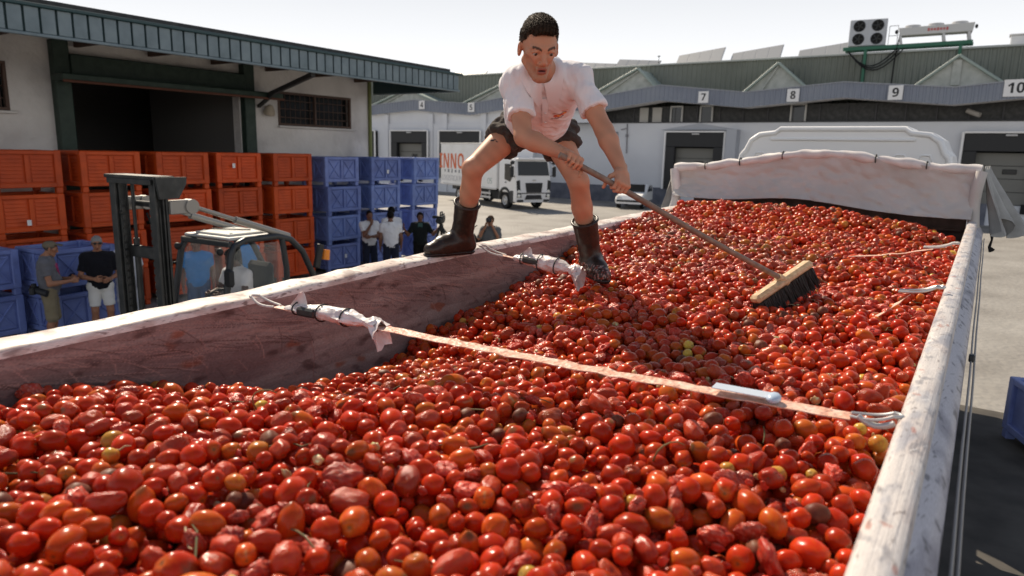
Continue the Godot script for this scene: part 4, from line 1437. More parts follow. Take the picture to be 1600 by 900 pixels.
func lorry() -> void:
	# z forward, x to the driver's left; the photo shows its front and its right-hand side... seen as the side on the picture's left
	var o := thing("delivery_lorry", "white box lorry with orange lettering parked by the loading docks", "lorry", Vector3(-22.25, 0, -34.4), 1.16)
	var wm = M.white_dirty
	var bx := MB.new()
	bx.box(Vector3(0, 2.45, -5.9), Vector3(2.55, 2.7, 7.6), 0.05)
	part("cargo_box", bx, wm, o)
	var cr := MB.new()
	for e: float in [-1.0, 1.0]:
		cr.box(Vector3(e * 1.275, 1.1, -5.9), Vector3(0.05, 0.1, 7.64), 0.01)
		cr.box(Vector3(e * 1.275, 3.78, -5.9), Vector3(0.05, 0.08, 7.64), 0.01)
	part("box_rail", cr, M.zinc, o)
	var fz := MB.new()
	fz.box(Vector3(0, 3.3, -1.75), Vector3(1.9, 0.85, 0.7), 0.12)
	part("cooling_unit", fz, M.white, o)
	var ch := MB.new()
	for e: float in [-1.0, 1.0]:
		ch.box(Vector3(e * 0.45, 0.85, -4.7), Vector3(0.12, 0.25, 9.4))
	ch.box(Vector3(0, 0.7, -3.0), Vector3(1.5, 0.5, 1.0), 0.05)
	part("chassis", ch, M.black, o)
	for e: float in [-1.0, 1.0]:
		var sg := MB.new()
		for k in 2:
			sg.box(Vector3(e * 1.2, 0.55 + 0.24 * k, -4.4), Vector3(0.04, 0.12, 3.0), 0.01)
		for k in 3:
			sg.box(Vector3(e * 1.15, 0.7, -5.7 + k * 1.3), Vector3(0.05, 0.6, 0.06))
		part("side_guard", sg, M.zinc, o)
	# cab from its side outline
	var side := PackedVector2Array([Vector2(-1.95, 0.95), Vector2(-1.95, 2.88), Vector2(-1.8, 2.98), Vector2(-0.35, 2.98), Vector2(-0.16, 2.86), Vector2(0.05, 1.92), Vector2(0.1, 1.0), Vector2(0.02, 0.42), Vector2(-0.35, 0.42), Vector2(-0.42, 0.95)])
	var cb := MB.new()
	cb.prism(side, 2.42, Transform3D(Basis(Vector3(0, 0, 1), Vector3.UP, Vector3(1, 0, 0)), Vector3.ZERO), 0.07)
	part("cab", cb, M.white, o)
	var ws := MB.new()
	ws.prism(PackedVector2Array([Vector2(-1.08, 0), Vector2(1.08, 0), Vector2(1.02, 0.82), Vector2(-1.02, 0.82)]), 0.03, Transform3D(Basis(Vector3.RIGHT, -0.22), Vector3(0, 1.98, 0.06)))
	part("windscreen", ws, M.glass_dark, o)
	var vs := MB.new()
	vs.box(Vector3(0, 2.92, -0.1), Vector3(2.2, 0.1, 0.3), 0.03)
	part("sun_visor", vs, M.white, o)
	var gr := MB.new()
	gr.prism(PackedVector2Array([Vector2(-0.52, -0.28), Vector2(0.52, -0.28), Vector2(0.6, 0.28), Vector2(-0.6, 0.28)]), 0.05, Transform3D(Basis(), Vector3(0, 1.28, 0.1)), 0.01)
	var g := part("grille", gr, M.black, o)
	for k in 5:
		var sl := MB.new()
		sl.box(Vector3(0, 1.08 + k * 0.1, 0.13), Vector3(1.0 + k * 0.02, 0.03, 0.02))
		part("slat", sl, M.dark, g)
	var em := MB.new()
	em.ball(Vector3(0, 1.72, 0.11), Vector3(0.14, 0.06, 0.015), 14)
	part("emblem", em, M.steel, o)
	var lg := MB.new()
	lg.prism(PackedVector2Array([Vector2(-0.6, 0.0), Vector2(0.6, 0.0), Vector2(0.5, 0.26), Vector2(-0.5, 0.26)]), 0.05, Transform3D(Basis(), Vector3(0, 0.6, 0.08)), 0.01)
	part("lower_grille", lg, M.black, o)
	var st := MB.new()
	st.box(Vector3(0, 0.96, 0.105), Vector3(2.3, 0.05, 0.02))
	part("seam", st, M.black, o)
	for e: float in [-1.0, 1.0]:
		var pn := MB.new()
		pn.prism(PackedVector2Array([Vector2(0.0, 0.0), Vector2(0.3 * e, 0.0), Vector2(0.36 * e, 0.95), Vector2(0.14 * e, 1.0), Vector2(0.1 * e, 0.55)]), 0.05, Transform3D(Basis(), Vector3(e * 0.84, 0.72, 0.07)), 0.01)
		part("corner_panel", pn, M.black, o)
		var hl := MB.new()
		hl.ball(Vector3(e * 1.02, 0.82, 0.1), Vector3(0.11, 0.1, 0.05), 14)
		hl.ball(Vector3(e * 1.03, 1.08, 0.09), Vector3(0.1, 0.08, 0.04), 14)
		part("headlight", hl, mat(lin(0.8, 0.8, 0.74), 0.1), o)
		var fo := MB.new()
		fo.box(Vector3(e * 0.92, 0.52, 0.06), Vector3(0.42, 0.14, 0.05), 0.02)
		part("fog_light", fo, M.black, o)
		var sw := MB.new()
		sw.prism(PackedVector2Array([Vector2(-1.25, 1.72), Vector2(-1.25, 2.62), Vector2(-0.5, 2.62), Vector2(-0.28, 1.95), Vector2(-0.62, 1.6)]), 0.02, Transform3D(Basis(Vector3(0, 0, 1), Vector3.UP, Vector3(1, 0, 0)), Vector3(e * 1.212, 0, 0)))
		part("side_window", sw, M.glass_dark, o)
		var mi := MB.new()
		mi.box(Vector3(e * 1.48, 2.2, -0.02), Vector3(0.24, 0.62, 0.16), 0.05)
		mi.box(Vector3(e * 1.46, 2.72, -0.02), Vector3(0.22, 0.2, 0.16), 0.04)
		mi.bar(Vector3(e * 1.2, 2.8, -0.2), Vector3(e * 1.48, 2.6, -0.05), 0.04, 0.04)
		mi.bar(Vector3(e * 1.2, 1.9, -0.15), Vector3(e * 1.48, 2.0, -0.05), 0.04, 0.04)
		part("mirror", mi, M.black, o)
		var wa := MB.new()
		var arc := []
		for k in 9:
			var an := PI * k / 8.0
			arc.append(Vector3(e * 1.14, 0.52 + 0.68 * sin(an), -1.2 + 0.68 * cos(an)))
		wa.tube(arc, 0.12, 8)
		wa.box(Vector3(e * 1.12, 0.75, -0.42), Vector3(0.22, 0.75, 0.4), 0.05)
		part("wheel_arch", wa, M.dark, o)
		var hd := MB.new()
		hd.box(Vector3(e * 1.225, 1.55, -1.1), Vector3(0.03, 0.06, 0.2), 0.01)
		part("door_handle", hd, M.black, o)
		add_wheel(o, Vector3(e * 1.05, 0.5, -1.2), 0.5, 0.3, M.zinc)
		add_wheel(o, Vector3(e * 1.0, 0.5, -7.0), 0.5, 0.5, M.zinc)
	var plm := MB.new()
	plm.box(Vector3(0, 0.48, 0.06), Vector3(0.5, 0.1, 0.03), 0.005)
	part("number_plate", plm, M.white, o)
	# lettering on the side that faces the picture's left
	var B := Basis(Vector3(0, 0, -1), Vector3.UP, Vector3(1, 0, 0))
	B = Basis(Vector3(0, 0, 1), Vector3.UP, Vector3(-1, 0, 0))
	var ox := -1.281
	var orange := mat(lin(0.62, 0.12, 0.03), 0.6)
	var grey := mat(lin(0.16, 0.17, 0.19), 0.6)
	text_part("INNO", 1.0, orange, o, Transform3D(B, Vector3(ox, 2.62, -8.05)))
	for k in 7:
		var bt := MB.new()
		bt.box(Vector3(ox, 1.98, -9.0 + k * 0.52), Vector3(0.008, 0.16 + 0.05 * (k % 3), 0.16 + 0.07 * (k % 2)), 0.0, Basis(Vector3.RIGHT, 0.25 * (k % 3 - 1)))
		part("lettering_foot", bt, grey, o)
	text_part("LOGISTICA PA", 0.36, mat(lin(0.4, 0.41, 0.44), 0.6), o, Transform3D(B, Vector3(ox, 1.5, -7.95)), "lettering", false)
	text_part("OS", 0.36, mat(lin(0.32, 0.42, 0.38), 0.6), o, Transform3D(B, Vector3(ox, 1.55, -2.9)), "lettering", false)

func parked_car() -> void:
	var o := thing("parked_car", "small white car parked facing out beside the dock wall", "car", Vector3(-18.9, 0, -41.2), 0.25)
	var sd := PackedVector2Array([Vector2(-2.0, 0.35), Vector2(-2.0, 0.95), Vector2(-1.75, 1.4), Vector2(-0.4, 1.46), Vector2(0.55, 0.98), Vector2(1.75, 0.82), Vector2(1.95, 0.6), Vector2(1.95, 0.32)])
	var b := MB.new()
	b.prism(sd, 1.7, Transform3D(Basis(Vector3(0, 0, 1), Vector3.UP, Vector3(1, 0, 0)), Vector3.ZERO), 0.09)
	part("body", b, M.white, o)
	var w := MB.new()
	w.prism(PackedVector2Array([Vector2(-0.72, 0), Vector2(0.72, 0), Vector2(0.6, 0.95), Vector2(-0.6, 0.95)]), 0.02, Transform3D(Basis(Vector3.RIGHT, -1.1), Vector3(0, 1.01, 0.52)))
	part("windscreen", w, M.glass_dark, o)
	for e: float in [-1.0, 1.0]:
		var sw := MB.new()
		sw.prism(PackedVector2Array([Vector2(-1.6, 1.0), Vector2(-1.45, 1.36), Vector2(-0.45, 1.4), Vector2(0.3, 1.0)]), 0.02, Transform3D(Basis(Vector3(0, 0, 1), Vector3.UP, Vector3(1, 0, 0)), Vector3(e * 0.852, 0, 0)))
		part("side_window", sw, M.glass_dark, o)
		var hl := MB.new()
		hl.ball(Vector3(e * 0.62, 0.72, 1.86), Vector3(0.17, 0.08, 0.08), 12)
		part("headlight", hl, mat(lin(0.7, 0.7, 0.68), 0.15), o)
		add_wheel(o, Vector3(e * 0.74, 0.31, 1.2), 0.31, 0.2, M.zinc)
		add_wheel(o, Vector3(e * 0.74, 0.31, -1.3), 0.31, 0.2, M.zinc)
	var bu := MB.new()
	bu.box(Vector3(0, 0.5, 1.95), Vector3(1.5, 0.12, 0.06), 0.02)
	part("bumper", bu, M.black, o)

func forklift() -> void:
	var o := thing("forklift", "dark grey forklift with tall mast and glazed cab beside the tipper lorry", "forklift", Vector3(-8.08, 0, -4.2), 0.07)
	var sd = M.steel_dark
	# mast: outer and inner channel on both sides, x is the vehicle's left (towards the camera)
	for e: float in [-1.0, 1.0]:
		var u := MB.new()
		u.box(Vector3(e * 0.36, 1.6, 0.06), Vector3(0.03, 2.7, 0.11), 0.004)
		u.box(Vector3(e * 0.385, 1.6, 0.125), Vector3(0.11, 2.7, 0.028), 0.006)
		u.box(Vector3(e * 0.385, 1.6, -0.005), Vector3(0.11, 2.7, 0.028), 0.006)
		u.cyl(Vector3(e * 0.42, 0.4, 0.03), Vector3(e * 0.42, 2.7, 0.03), 0.012, -1, 6)
		u.cyl(Vector3(e * 0.42, 0.4, 0.08), Vector3(e * 0.42, 2.6, 0.08), 0.009, -1, 6)
		part("mast_upright", u, sd, o)
		var iu := MB.new()
		iu.box(Vector3(e * 0.322, 1.55, 0.06), Vector3(0.03, 2.75, 0.08), 0.006)
		iu.cyl(Vector3(e * 0.3, 2.5, 0.06), Vector3(e * 0.345, 2.5, 0.06), 0.05, -1, 14)
		for k in 26:
			iu.box(Vector3(e * 0.27, 0.5 + k * 0.085, 0.09), Vector3(0.022, 0.06, 0.03), 0.004)
		part("inner_upright", iu, sd, o)
		var cy := MB.new()
		cy.cyl(Vector3(e * 0.24, 0.4, -0.02), Vector3(e * 0.24, 2.2, -0.02), 0.034, -1, 12)
		cy.cyl(Vector3(e * 0.24, 2.2, -0.02), Vector3(e * 0.24, 2.84, -0.02), 0.02, -1, 12)
		part("lift_cylinder", cy, M.steel_dark, o)
		var tc := MB.new()
		tc.cyl(Vector3(e * 0.44, 2.6, -0.3), Vector3(e * 0.44, 2.38, -0.95), 0.026, -1, 12)
		tc.cyl(Vector3(e * 0.44, 2.4, -0.88), Vector3(e * 0.44, 2.12, -1.72), 0.045, -1, 12)
		tc.cyl(Vector3(e * 0.44 - 0.06, 2.6, -0.28), Vector3(e * 0.44 + 0.06, 2.6, -0.28), 0.085, -1, 16)
		tc.box(Vector3(e * 0.44, 2.6, -0.14), Vector3(0.08, 0.16, 0.24), 0.01)
		part("tilt_cylinder", tc, mat(lin(0.3, 0.29, 0.27), 0.42, 0.5), o)
	var cb := MB.new()
	cb.box(Vector3(0, 2.93, 0.04), Vector3(0.96, 0.04, 0.26), 0.006)
	cb.prism(PackedVector2Array([Vector2(0.14, 0.0), Vector2(-0.24, 0.0), Vector2(-0.23, -0.08), Vector2(-0.13, -0.24), Vector2(0.1, -0.24)]), 0.03, Transform3D(Basis(Vector3(0, 0, 1), Vector3.UP, Vector3(1, 0, 0)), Vector3(0.49, 2.94, 0.02)))
	cb.box(Vector3(0, 2.88, 0.16), Vector3(0.84, 0.06, 0.03), 0.005)
	part("mast_crosshead", cb, sd, o)
	for y in [2.05, 1.1]:
		var c2 := MB.new()
		c2.box(Vector3(0, y, 0.0), Vector3(0.62, 0.14, 0.06), 0.01)
		part("crossbar", c2, sd, o)
	var c3 := MB.new()
	c3.cyl(Vector3(-0.45, 2.6, -0.14), Vector3(0.45, 2.6, -0.14), 0.035, -1, 10)
	part("cross_shaft", c3, M.steel_dark, o)
	for e: float in [-0.12, 0.1]:
		var ho := MB.new()
		var pth := []
		for i in 9:
			var u := i / 8.0
			pth.append(Vector3(e + 0.04 * sin(u * 7.0), 2.5 - u * 1.6, -0.1 - 0.12 * sin(u * PI)))
		ho.tube(pth, 0.014, 6)
		part("hose", ho, M.rubber, o)
	for e: float in [-1.0, 1.0]:
		var fk := MB.new()
		fk.box(Vector3(e * 0.3, 0.35, 0.24), Vector3(0.12, 0.6, 0.05), 0.01)
		fk.box(Vector3(e * 0.3, 0.07, 0.75), Vector3(0.12, 0.045, 1.05), 0.01)
		part("fork", fk, sd, o)
	# body and cab
	var bd := MB.new()
	bd.prism(PackedVector2Array([Vector2(-0.35, 0.3), Vector2(-0.35, 0.75), Vector2(-0.75, 0.8), Vector2(-1.25, 1.05), Vector2(-2.25, 1.1), Vector2(-2.35, 0.5), Vector2(-2.2, 0.25)]), 1.02, Transform3D(Basis(Vector3(0, 0, 1), Vector3.UP, Vector3(1, 0, 0)), Vector3.ZERO), 0.04)
	part("chassis", bd, M.dark, o)
	for e: float in [-1.0, 1.0]:
		var fr := MB.new()
		fr.tube([Vector3(e * 0.5, 0.75, -0.52), Vector3(e * 0.5, 1.5, -0.66), Vector3(e * 0.49, 1.98, -0.76), Vector3(e * 0.48, 2.08, -0.82), Vector3(e * 0.47, 2.14, -1.0), Vector3(e * 0.47, 2.14, -1.5), Vector3(e * 0.48, 2.08, -1.72), Vector3(e * 0.5, 1.9, -1.9), Vector3(e * 0.5, 1.55, -2.08), Vector3(e * 0.5, 1.05, -2.2)], 0.042, 10)
		fr.tube([Vector3(e * 0.49, 1.05, -1.62), Vector3(e * 0.48, 1.7, -1.63), Vector3(e * 0.47, 2.1, -1.58)], 0.04, 8)
		part("cab_frame", fr, mat(lin(0.022, 0.026, 0.03), 0.38), o)
		var gl := MB.new()
		gl.prism(PackedVector2Array([Vector2(-0.66, 1.05), Vector2(-0.82, 1.98), Vector2(-0.95, 2.07), Vector2(-1.5, 2.07), Vector2(-1.59, 1.95), Vector2(-1.6, 1.05)]), 0.008, Transform3D(Basis(Vector3(0, 0, 1), Vector3.UP, Vector3(1, 0, 0)), Vector3(e * 0.475, 0, 0)))
		part("door_glass", gl, M.glass, o)
		var mr := MB.new()
		mr.box(Vector3(e * 0.62, 1.72, -0.62), Vector3(0.16, 0.22, 0.07), 0.03)
		mr.bar(Vector3(e * 0.5, 1.8, -0.7), Vector3(e * 0.62, 1.78, -0.62), 0.02, 0.02)
		part("mirror", mr, M.black, o)
	var ft := MB.new()
	for y in [2.1, 0.85]:
		ft.bar(Vector3(-0.48, y, -0.78 if y > 1.0 else -0.54), Vector3(0.48, y, -0.78 if y > 1.0 else -0.54), 0.07, 0.07, 0.01)
	ft.bar(Vector3(-0.48, 2.12, -1.62), Vector3(0.48, 2.12, -1.62), 0.07, 0.06, 0.01)
	part("roof_crossbar", ft, mat(lin(0.03, 0.034, 0.036), 0.4), o)
	var fw := MB.new()
	fw.flat(Vector3(-0.46, 0.9, -0.55), Vector3(0.46, 0.9, -0.55), Vector3(0.45, 2.06, -0.77), Vector3(-0.45, 2.06, -0.77), Vector3.BACK)
	part("windscreen", fw, M.glass, o)
	var rp := MB.new()
	rp.box(Vector3(0, 2.16, -1.2), Vector3(0.9, 0.04, 0.84), 0.012)
	part("roof_plate", rp, M.zinc, o)
	var hp := MB.new()
	hp.box(Vector3(0.02, 2.195, -1.16), Vector3(0.66, 0.03, 0.62), 0.008)
	for k in 4:
		hp.cyl(Vector3(-0.26 + 0.54 * (k % 2), 2.21, -1.4 + 0.46 * (k / 2)), Vector3(-0.26 + 0.54 * (k % 2), 2.22, -1.4 + 0.46 * (k / 2)), 0.02, -1, 8)
	part("roof_hatch", hp, mat(lin(0.6, 0.6, 0.56), 0.45), o)
	var wp := MB.new()
	wp.bar(Vector3(-0.25, 2.225, -1.05), Vector3(0.2, 2.225, -1.3), 0.02, 0.015)
	part("roof_wiper", wp, M.black, o)
	var se := MB.new()
	se.box(Vector3(0, 1.12, -1.35), Vector3(0.5, 0.14, 0.48), 0.05)
	se.box(Vector3(0, 1.45, -1.6), Vector3(0.48, 0.6, 0.12), 0.05)
	part("seat", se, M.rubber, o)
	var sw := MB.new()
	var ring := []
	for i in 17:
		var a := TAU * i / 16
		ring.append(Vector3(0.17 * cos(a), 1.35 + 0.1 * sin(a), -0.86 - 0.13 * sin(a)))
	sw.tube(ring, 0.016, 6, false)
	sw.cyl(Vector3(0, 0.85, -0.7), Vector3(0, 1.35, -0.86), 0.03, -1, 8)
	part("steering_wheel", sw, M.black, o)
	var be := MB.new()
	be.bar(Vector3(0.44, 1.62, -2.2), Vector3(0.44, 1.95, -2.3), 0.06, 0.1, 0.01)
	part("beacon_bracket", be, M.black, o)
	var bc := MB.new()
	bc.cyl(Vector3(0.44, 1.72, -2.38), Vector3(0.44, 1.86, -2.4), 0.06, 0.055, 14)
	part("beacon", bc, M.orange_light, o)
	for e: float in [-1.0, 1.0]:
		add_wheel(o, Vector3(e * 0.46, 0.34, -0.35), 0.34, 0.24, M.zinc)
		add_wheel(o, Vector3(e * 0.44, 0.27, -1.95), 0.27, 0.2, M.zinc)
		var hl := MB.new()
		hl.ball(Vector3(e * 0.42, 2.02, -0.66), Vector3(0.05, 0.05, 0.04), 10)
		part("headlight", hl, M.black, o)
	var bg := MB.new()
	bg.ball(Vector3(0.36, 1.12, -0.3), Vector3(0.14, 0.24, 0.12), 14)
	part("gas_tank", bg, M.white, o)

# ---------------------------------------------------------------- the tipper lorry: x across, -z forwards, body tilted a little
func rim_y(z: float) -> float: return 2.645 - 0.025 * z
func right_in(z: float) -> float: return -0.112 + 0.005 * z
func right_out(z: float) -> float: return 0.014 + 0.006 * z
func left_out(z: float) -> float: return -2.61 - 0.05 * exp(-pow((z + 2.9) / 0.9, 2.0))
func left_in(z: float) -> float: return left_out(z) + 0.15

func wear_image(w: int, h: int, sd: int, base: Color, stains: Array, lines: Array) -> ImageTexture:
	# base colour with noise stains [colour, freq x, freq y, threshold, softness, strength] and scratches [colour, count, length, slant]
	var im := Image.create(w, h, false, Image.FORMAT_RGB8)
	var ns := []
	for i in stains.size():
		ns.append(noise(sd + i, 1.0, 4))
	var fine := noise(sd + 50, 0.35, 2)
	for y in h:
		for x in w:
			var c := base
			for i in stains.size():
				var s: Array = stains[i]
				var v: float = ns[i].get_noise_2d(x * s[1], y * s[2])
				var a: float = smoothstep(s[3], s[3] + s[4], v) * s[5]
				if a > 0.0:
					c = c.lerp(s[0], a)
			var g := 1.0 + 0.12 * fine.get_noise_2d(x, y)
			im.set_pixel(x, y, Color(c.r * g, c.g * g, c.b * g))
	var r := RandomNumberGenerator.new()
	r.seed = sd
	for l in lines:
		for k in int(l[1]):
			var x: float = r.randf() * w * (l[4] if l.size() > 4 else 1.0)
			var y := r.randf() * h
			var n := int(l[2] * (0.3 + r.randf()))
			var dy: float = l[3] * r.randfn(1.0, 0.5)
			var a := r.randf_range(0.25, 0.8)
			for i in n:
				var px := posmod(int(x + i * (1.0 - absf(minf(absf(dy), 1.0)) * 0.5)), w)
				var py := int(y + i * dy + sin(i * 0.09) * 1.5)
				if py >= 0 and py < h:
					im.set_pixel(px, py, im.get_pixel(px, py).lerp(l[0], a))
	return ImageTexture.create_from_image(im)

func uvmat(tex: Texture2D, rough: float, spec := 0.4) -> StandardMaterial3D:
	var m := mat(Color.WHITE, rough, 0.0, spec)
	m.albedo_texture = tex
	return m

func tipper() -> void:
	var o := thing("tipper_lorry", "big white tipper lorry whose dented load body is heaped with tomatoes", "lorry")
	var z0 := 1.4
	var z1 := -7.15
	var n := 44
	# right rim: rounded dented tube with an outer flange
	var wob := noise(61, 1.0, 3)
	var rows := []
	var flange := []
	for i in n * 2 + 1:
		var z := lerpf(z0, z1, i / (n * 2.0))
		var y := rim_y(z)
		var xi := right_in(z)
		var xo := right_out(z)
		var d := wob.get_noise_1d(z * 5.0) * 0.014
		var e := wob.get_noise_2d(z * 16.0, 8.0) * 0.012
		xo -= 0.042
		rows.append([Vector3(xi, y - 0.5, z), Vector3(xi, y - 0.05, z), Vector3(xi + 0.002, y - 0.008 + e * 0.4, z), Vector3(xi + 0.011, y + 0.003 + d * 0.4, z), Vector3(lerpf(xi, xo, 0.35), y + 0.005 + d * 0.5 + e * 0.5, z), Vector3(lerpf(xi, xo, 0.62), y + 0.003 + d * 0.5 - e * 0.5, z), Vector3(lerpf(xi, xo, 0.86), y - 0.003 + e * 0.4, z), Vector3(xo - 0.008, y - 0.016, z), Vector3(xo - 0.006, y - 0.045, z)])
		flange.append([Vector3(xo - 0.006, y - 0.046, z), Vector3(xo + 0.004, y - 0.056, z), Vector3(xo + 0.022 + d * 0.4, y - 0.072, z), Vector3(xo + 0.038 + e * 0.5, y - 0.1, z), Vector3(xo + 0.042, y - 0.16, z), Vector3(xo + 0.03, y - 0.18, z), Vector3(xo + 0.03, y - 0.6, z)])
	var white_worn := wear_image(256, 1024, 71, Color(0.8, 0.775, 0.76), [[Color(0.72, 0.67, 0.65), 0.003, 0.02, 0.0, 0.5, 0.6], [Color(0.5, 0.52, 0.58), 0.006, 0.03, 0.05, 0.5, 0.5], [Color(0.4, 0.4, 0.43), 0.012, 0.08, 0.22, 0.35, 0.45], [Color(0.62, 0.36, 0.3), 0.008, 0.06, 0.45, 0.15, 0.5], [Color(0.36, 0.33, 0.32), 0.03, 0.12, 0.4, 0.25, 0.5]], [[Color(0.45, 0.41, 0.4), 160, 26.0, 0.05], [Color(0.93, 0.92, 0.91), 160, 30.0, 0.05]])
	var rm := uvmat(white_worn, 0.42, 0.5)
	rm.uv1_scale = Vector3(1, 1, 1)
	bumpy(rm, nnorm(62, 0.03, 5.0), 0.7)
	var b := MB.new()
	b.sheet(rows, 0.0)
	part("right_rim", b, rm, o)
	var fm := uvmat(wear_image(128, 1024, 77, Color(0.7, 0.7, 0.74), [[Color(0.5, 0.5, 0.56), 0.006, 0.02, 0.0, 0.4, 0.8], [Color(0.26, 0.27, 0.32), 0.014, 0.07, 0.22, 0.25, 0.7]], [[Color(0.25, 0.25, 0.28), 240, 14.0, 0.2]]), 0.45, 0.5)
	var fb := MB.new()
	fb.sheet(flange, 0.0)
	part("right_flange", fb, fm, o)
	var ow := MB.new()
	ow.flat(Vector3(right_out(z0) - 0.01, rim_y(z0) - 0.59, z0), Vector3(right_out(z1) - 0.01, rim_y(z1) - 0.59, z1), Vector3(right_out(z1) - 0.08, 1.1, z1), Vector3(right_out(z0) - 0.08, 1.1, z0), Vector3.RIGHT)
	part("right_side", ow, fm, o)
	# left wall: flat top, inner face with scratches
	var li := []
	var lt := []
	var lo := []
	for i in n * 2 + 1:
		var z := lerpf(z0, z1, i / (n * 2.0))
		var y := rim_y(z)
		var xi := left_in(z)
		var xo := left_out(z)
		var d := wob.get_noise_2d(z * 6.0, 3.0) * 0.008
		var dent := wob.get_noise_2d(z * 3.0, 20.0) * 0.02
		lt.append([Vector3(xo - 0.012, y - 0.05, z), Vector3(xo, y - 0.006, z), Vector3(xo + 0.02, y + 0.004 + d, z), Vector3(lerpf(xo, xi, 0.5), y + 0.006 + d, z), Vector3(xi - 0.012, y + 0.002 + d, z), Vector3(xi, y - 0.012, z), Vector3(xi + 0.003, y - 0.03, z)])
		var line := []
		for k in 9:
			var v := k / 8.0
			line.append(Vector3(xi + 0.003 + (dent * sin(v * PI) + 0.05 * v), y - 0.029 - v * 1.3, z))
		li.append(line)
		lo.append([Vector3(xo - 0.012, y - 0.05, z), Vector3(xo - 0.012, 1.1, z)])
	var tb := MB.new()
	tb.sheet(lt, 0.0)
	var tm := uvmat(wear_image(128, 1024, 83, Color(0.88, 0.85, 0.82), [[Color(0.72, 0.63, 0.59), 0.006, 0.03, -0.05, 0.4, 0.65], [Color(0.5, 0.42, 0.4), 0.012, 0.05, 0.2, 0.25, 0.55], [Color(0.36, 0.28, 0.26), 0.03, 0.14, 0.36, 0.12, 0.6]], [[Color(0.55, 0.47, 0.44), 200, 12.0, 0.05]]), 0.5)
	part("left_rim", tb, tm, o)
	var ib := MB.new()
	ib.sheet(li, 0.0)
	var im := uvmat(wear_image(384, 1536, 91, Color(0.58, 0.5, 0.48), [[Color(0.47, 0.38, 0.37), 0.006, 0.006, -0.1, 0.5, 0.8], [Color(0.7, 0.63, 0.6), 0.03, 0.004, 0.08, 0.3, 0.5], [Color(0.54, 0.46, 0.44), 0.03, 0.03, 0.1, 0.3, 0.4], [Color(0.2, 0.12, 0.115), 0.03, 0.02, 0.2, 0.4, 0.5], [Color(0.56, 0.25, 0.15), 0.012, 0.012, 0.42, 0.15, 0.5]], [[Color(0.4, 0.32, 0.31), 500, 20.0, 0.5], [Color(0.66, 0.52, 0.49), 700, 18.0, 0.3], [Color(0.56, 0.42, 0.39), 60, 90.0, 0.02], [Color(0.68, 0.54, 0.5), 900, 34.0, 1.3, 0.12], [Color(0.32, 0.24, 0.23), 420, 30.0, 1.2, 0.14]]), 0.5, 0.35)
	bumpy(im, nnorm(63, 0.02, 4.0), 0.5)
	part("left_wall", ib, im, o)
	var lob := MB.new()
	lob.sheet(lo, 0.0)
	part("left_side", lob, fm, o)
	# front board, tailboard, floor
	var fr := MB.new()
	fr.box(Vector3(-1.38, 2.2, z1 - 0.04), Vector3(2.44, 1.5, 0.07))
	var frm := grain(mat(Color.WHITE, 0.6), ntex(64, 0.008, [[0.0, lin(0.03, 0.018, 0.014)], [0.5, lin(0.075, 0.045, 0.036)], [1.0, lin(0.16, 0.1, 0.085)]]), 1.0)
	part("front_board", fr, frm, o)
	for k in 2:
		var ry := MB.new()
		ry.box(Vector3(-1.38, 2.5 + 0.22 * k, z1 + 0.015), Vector3(2.4, 0.035, 0.05), 0.01)
		part("board_rib", ry, frm, o)
	var fl := MB.new()
	fl.box(Vector3(-1.33, 1.25, (z0 + z1) / 2), Vector3(2.5, 0.12, z0 - z1))
	part("floor", fl, frm, o)
	var tl := MB.new()
	tl.box(Vector3(-1.33, 1.9, z0 - 0.04), Vector3(2.5, 1.4, 0.07))
	part("tailboard", tl, fm, o)
	for i in 9:
		var rb := MB.new()
		var z := 1.2 - i * 1.03
		rb.box(Vector3(left_out(z) - 0.05, 1.85, z), Vector3(0.08, 1.4, 0.12), 0.012)
		part("side_post", rb, fm, o)
	# chassis, wheels, mudguards
	var ch := MB.new()
	for x in [-1.75, -0.85]:
		ch.box(Vector3(x, 0.95, -5.0), Vector3(0.14, 0.32, 12.4))
	ch.box(Vector3(-1.3, 0.8, -3.0), Vector3(1.6, 0.5, 1.4), 0.04)
	part("chassis", ch, M.black, o)
	for z in [0.2, -1.2, -4.9, -10.2]:
		for x in [-0.3, -2.3]:
			add_wheel(o, Vector3(x, 0.52, z), 0.52, 0.42, M.zinc)
	# cab: rear wall with raised edge and two pressed ribs on each side
	var cz := -8.62
	var cab := MB.new()
	cab.box(Vector3(-1.36, 1.85, -9.9), Vector3(2.42, 2.5, 2.45), 0.12)
	var wm := mat(lin(0.86, 0.86, 0.85), 0.35)
	part("cab", cab, wm, o)
	var pan := PackedVector2Array([Vector2(-1.13, 1.0), Vector2(1.13, 1.0), Vector2(1.13, 3.22), Vector2(1.1, 3.36), Vector2(1.05, 3.42), Vector2(1.0, 3.53), Vector2(0.9, 3.6), Vector2(0.72, 3.62), Vector2(0.66, 3.665), Vector2(-0.66, 3.665), Vector2(-0.72, 3.62), Vector2(-0.9, 3.6), Vector2(-1.0, 3.53), Vector2(-1.05, 3.42), Vector2(-1.1, 3.36), Vector2(-1.13, 3.22)])
	var rp := MB.new()
	var X := Transform3D(Basis(), Vector3(-1.5, 0.0, cz - 0.5))
	rp.prism(pan, 1.0, X, 0.05)
	var roof := part("roof_fairing", rp, wm, o)
	# raised edge round the back of the fairing
	var edge := []
	for k in range(1, pan.size() + 1):
		var q := pan[k % pan.size()]
		if k >= 2 and k <= 15:
			edge.append(Vector3(-1.5 + q.x * 0.972, q.y - 0.03, cz + 0.0))
	edge.push_front(Vector3(-1.5 + 1.1, 2.5, cz))
	edge.append(Vector3(-1.5 - 1.1, 2.5, cz))
	var eb := MB.new()
	eb.tube(edge, 0.03, 8)
	part("edge_bead", eb, wm, roof)
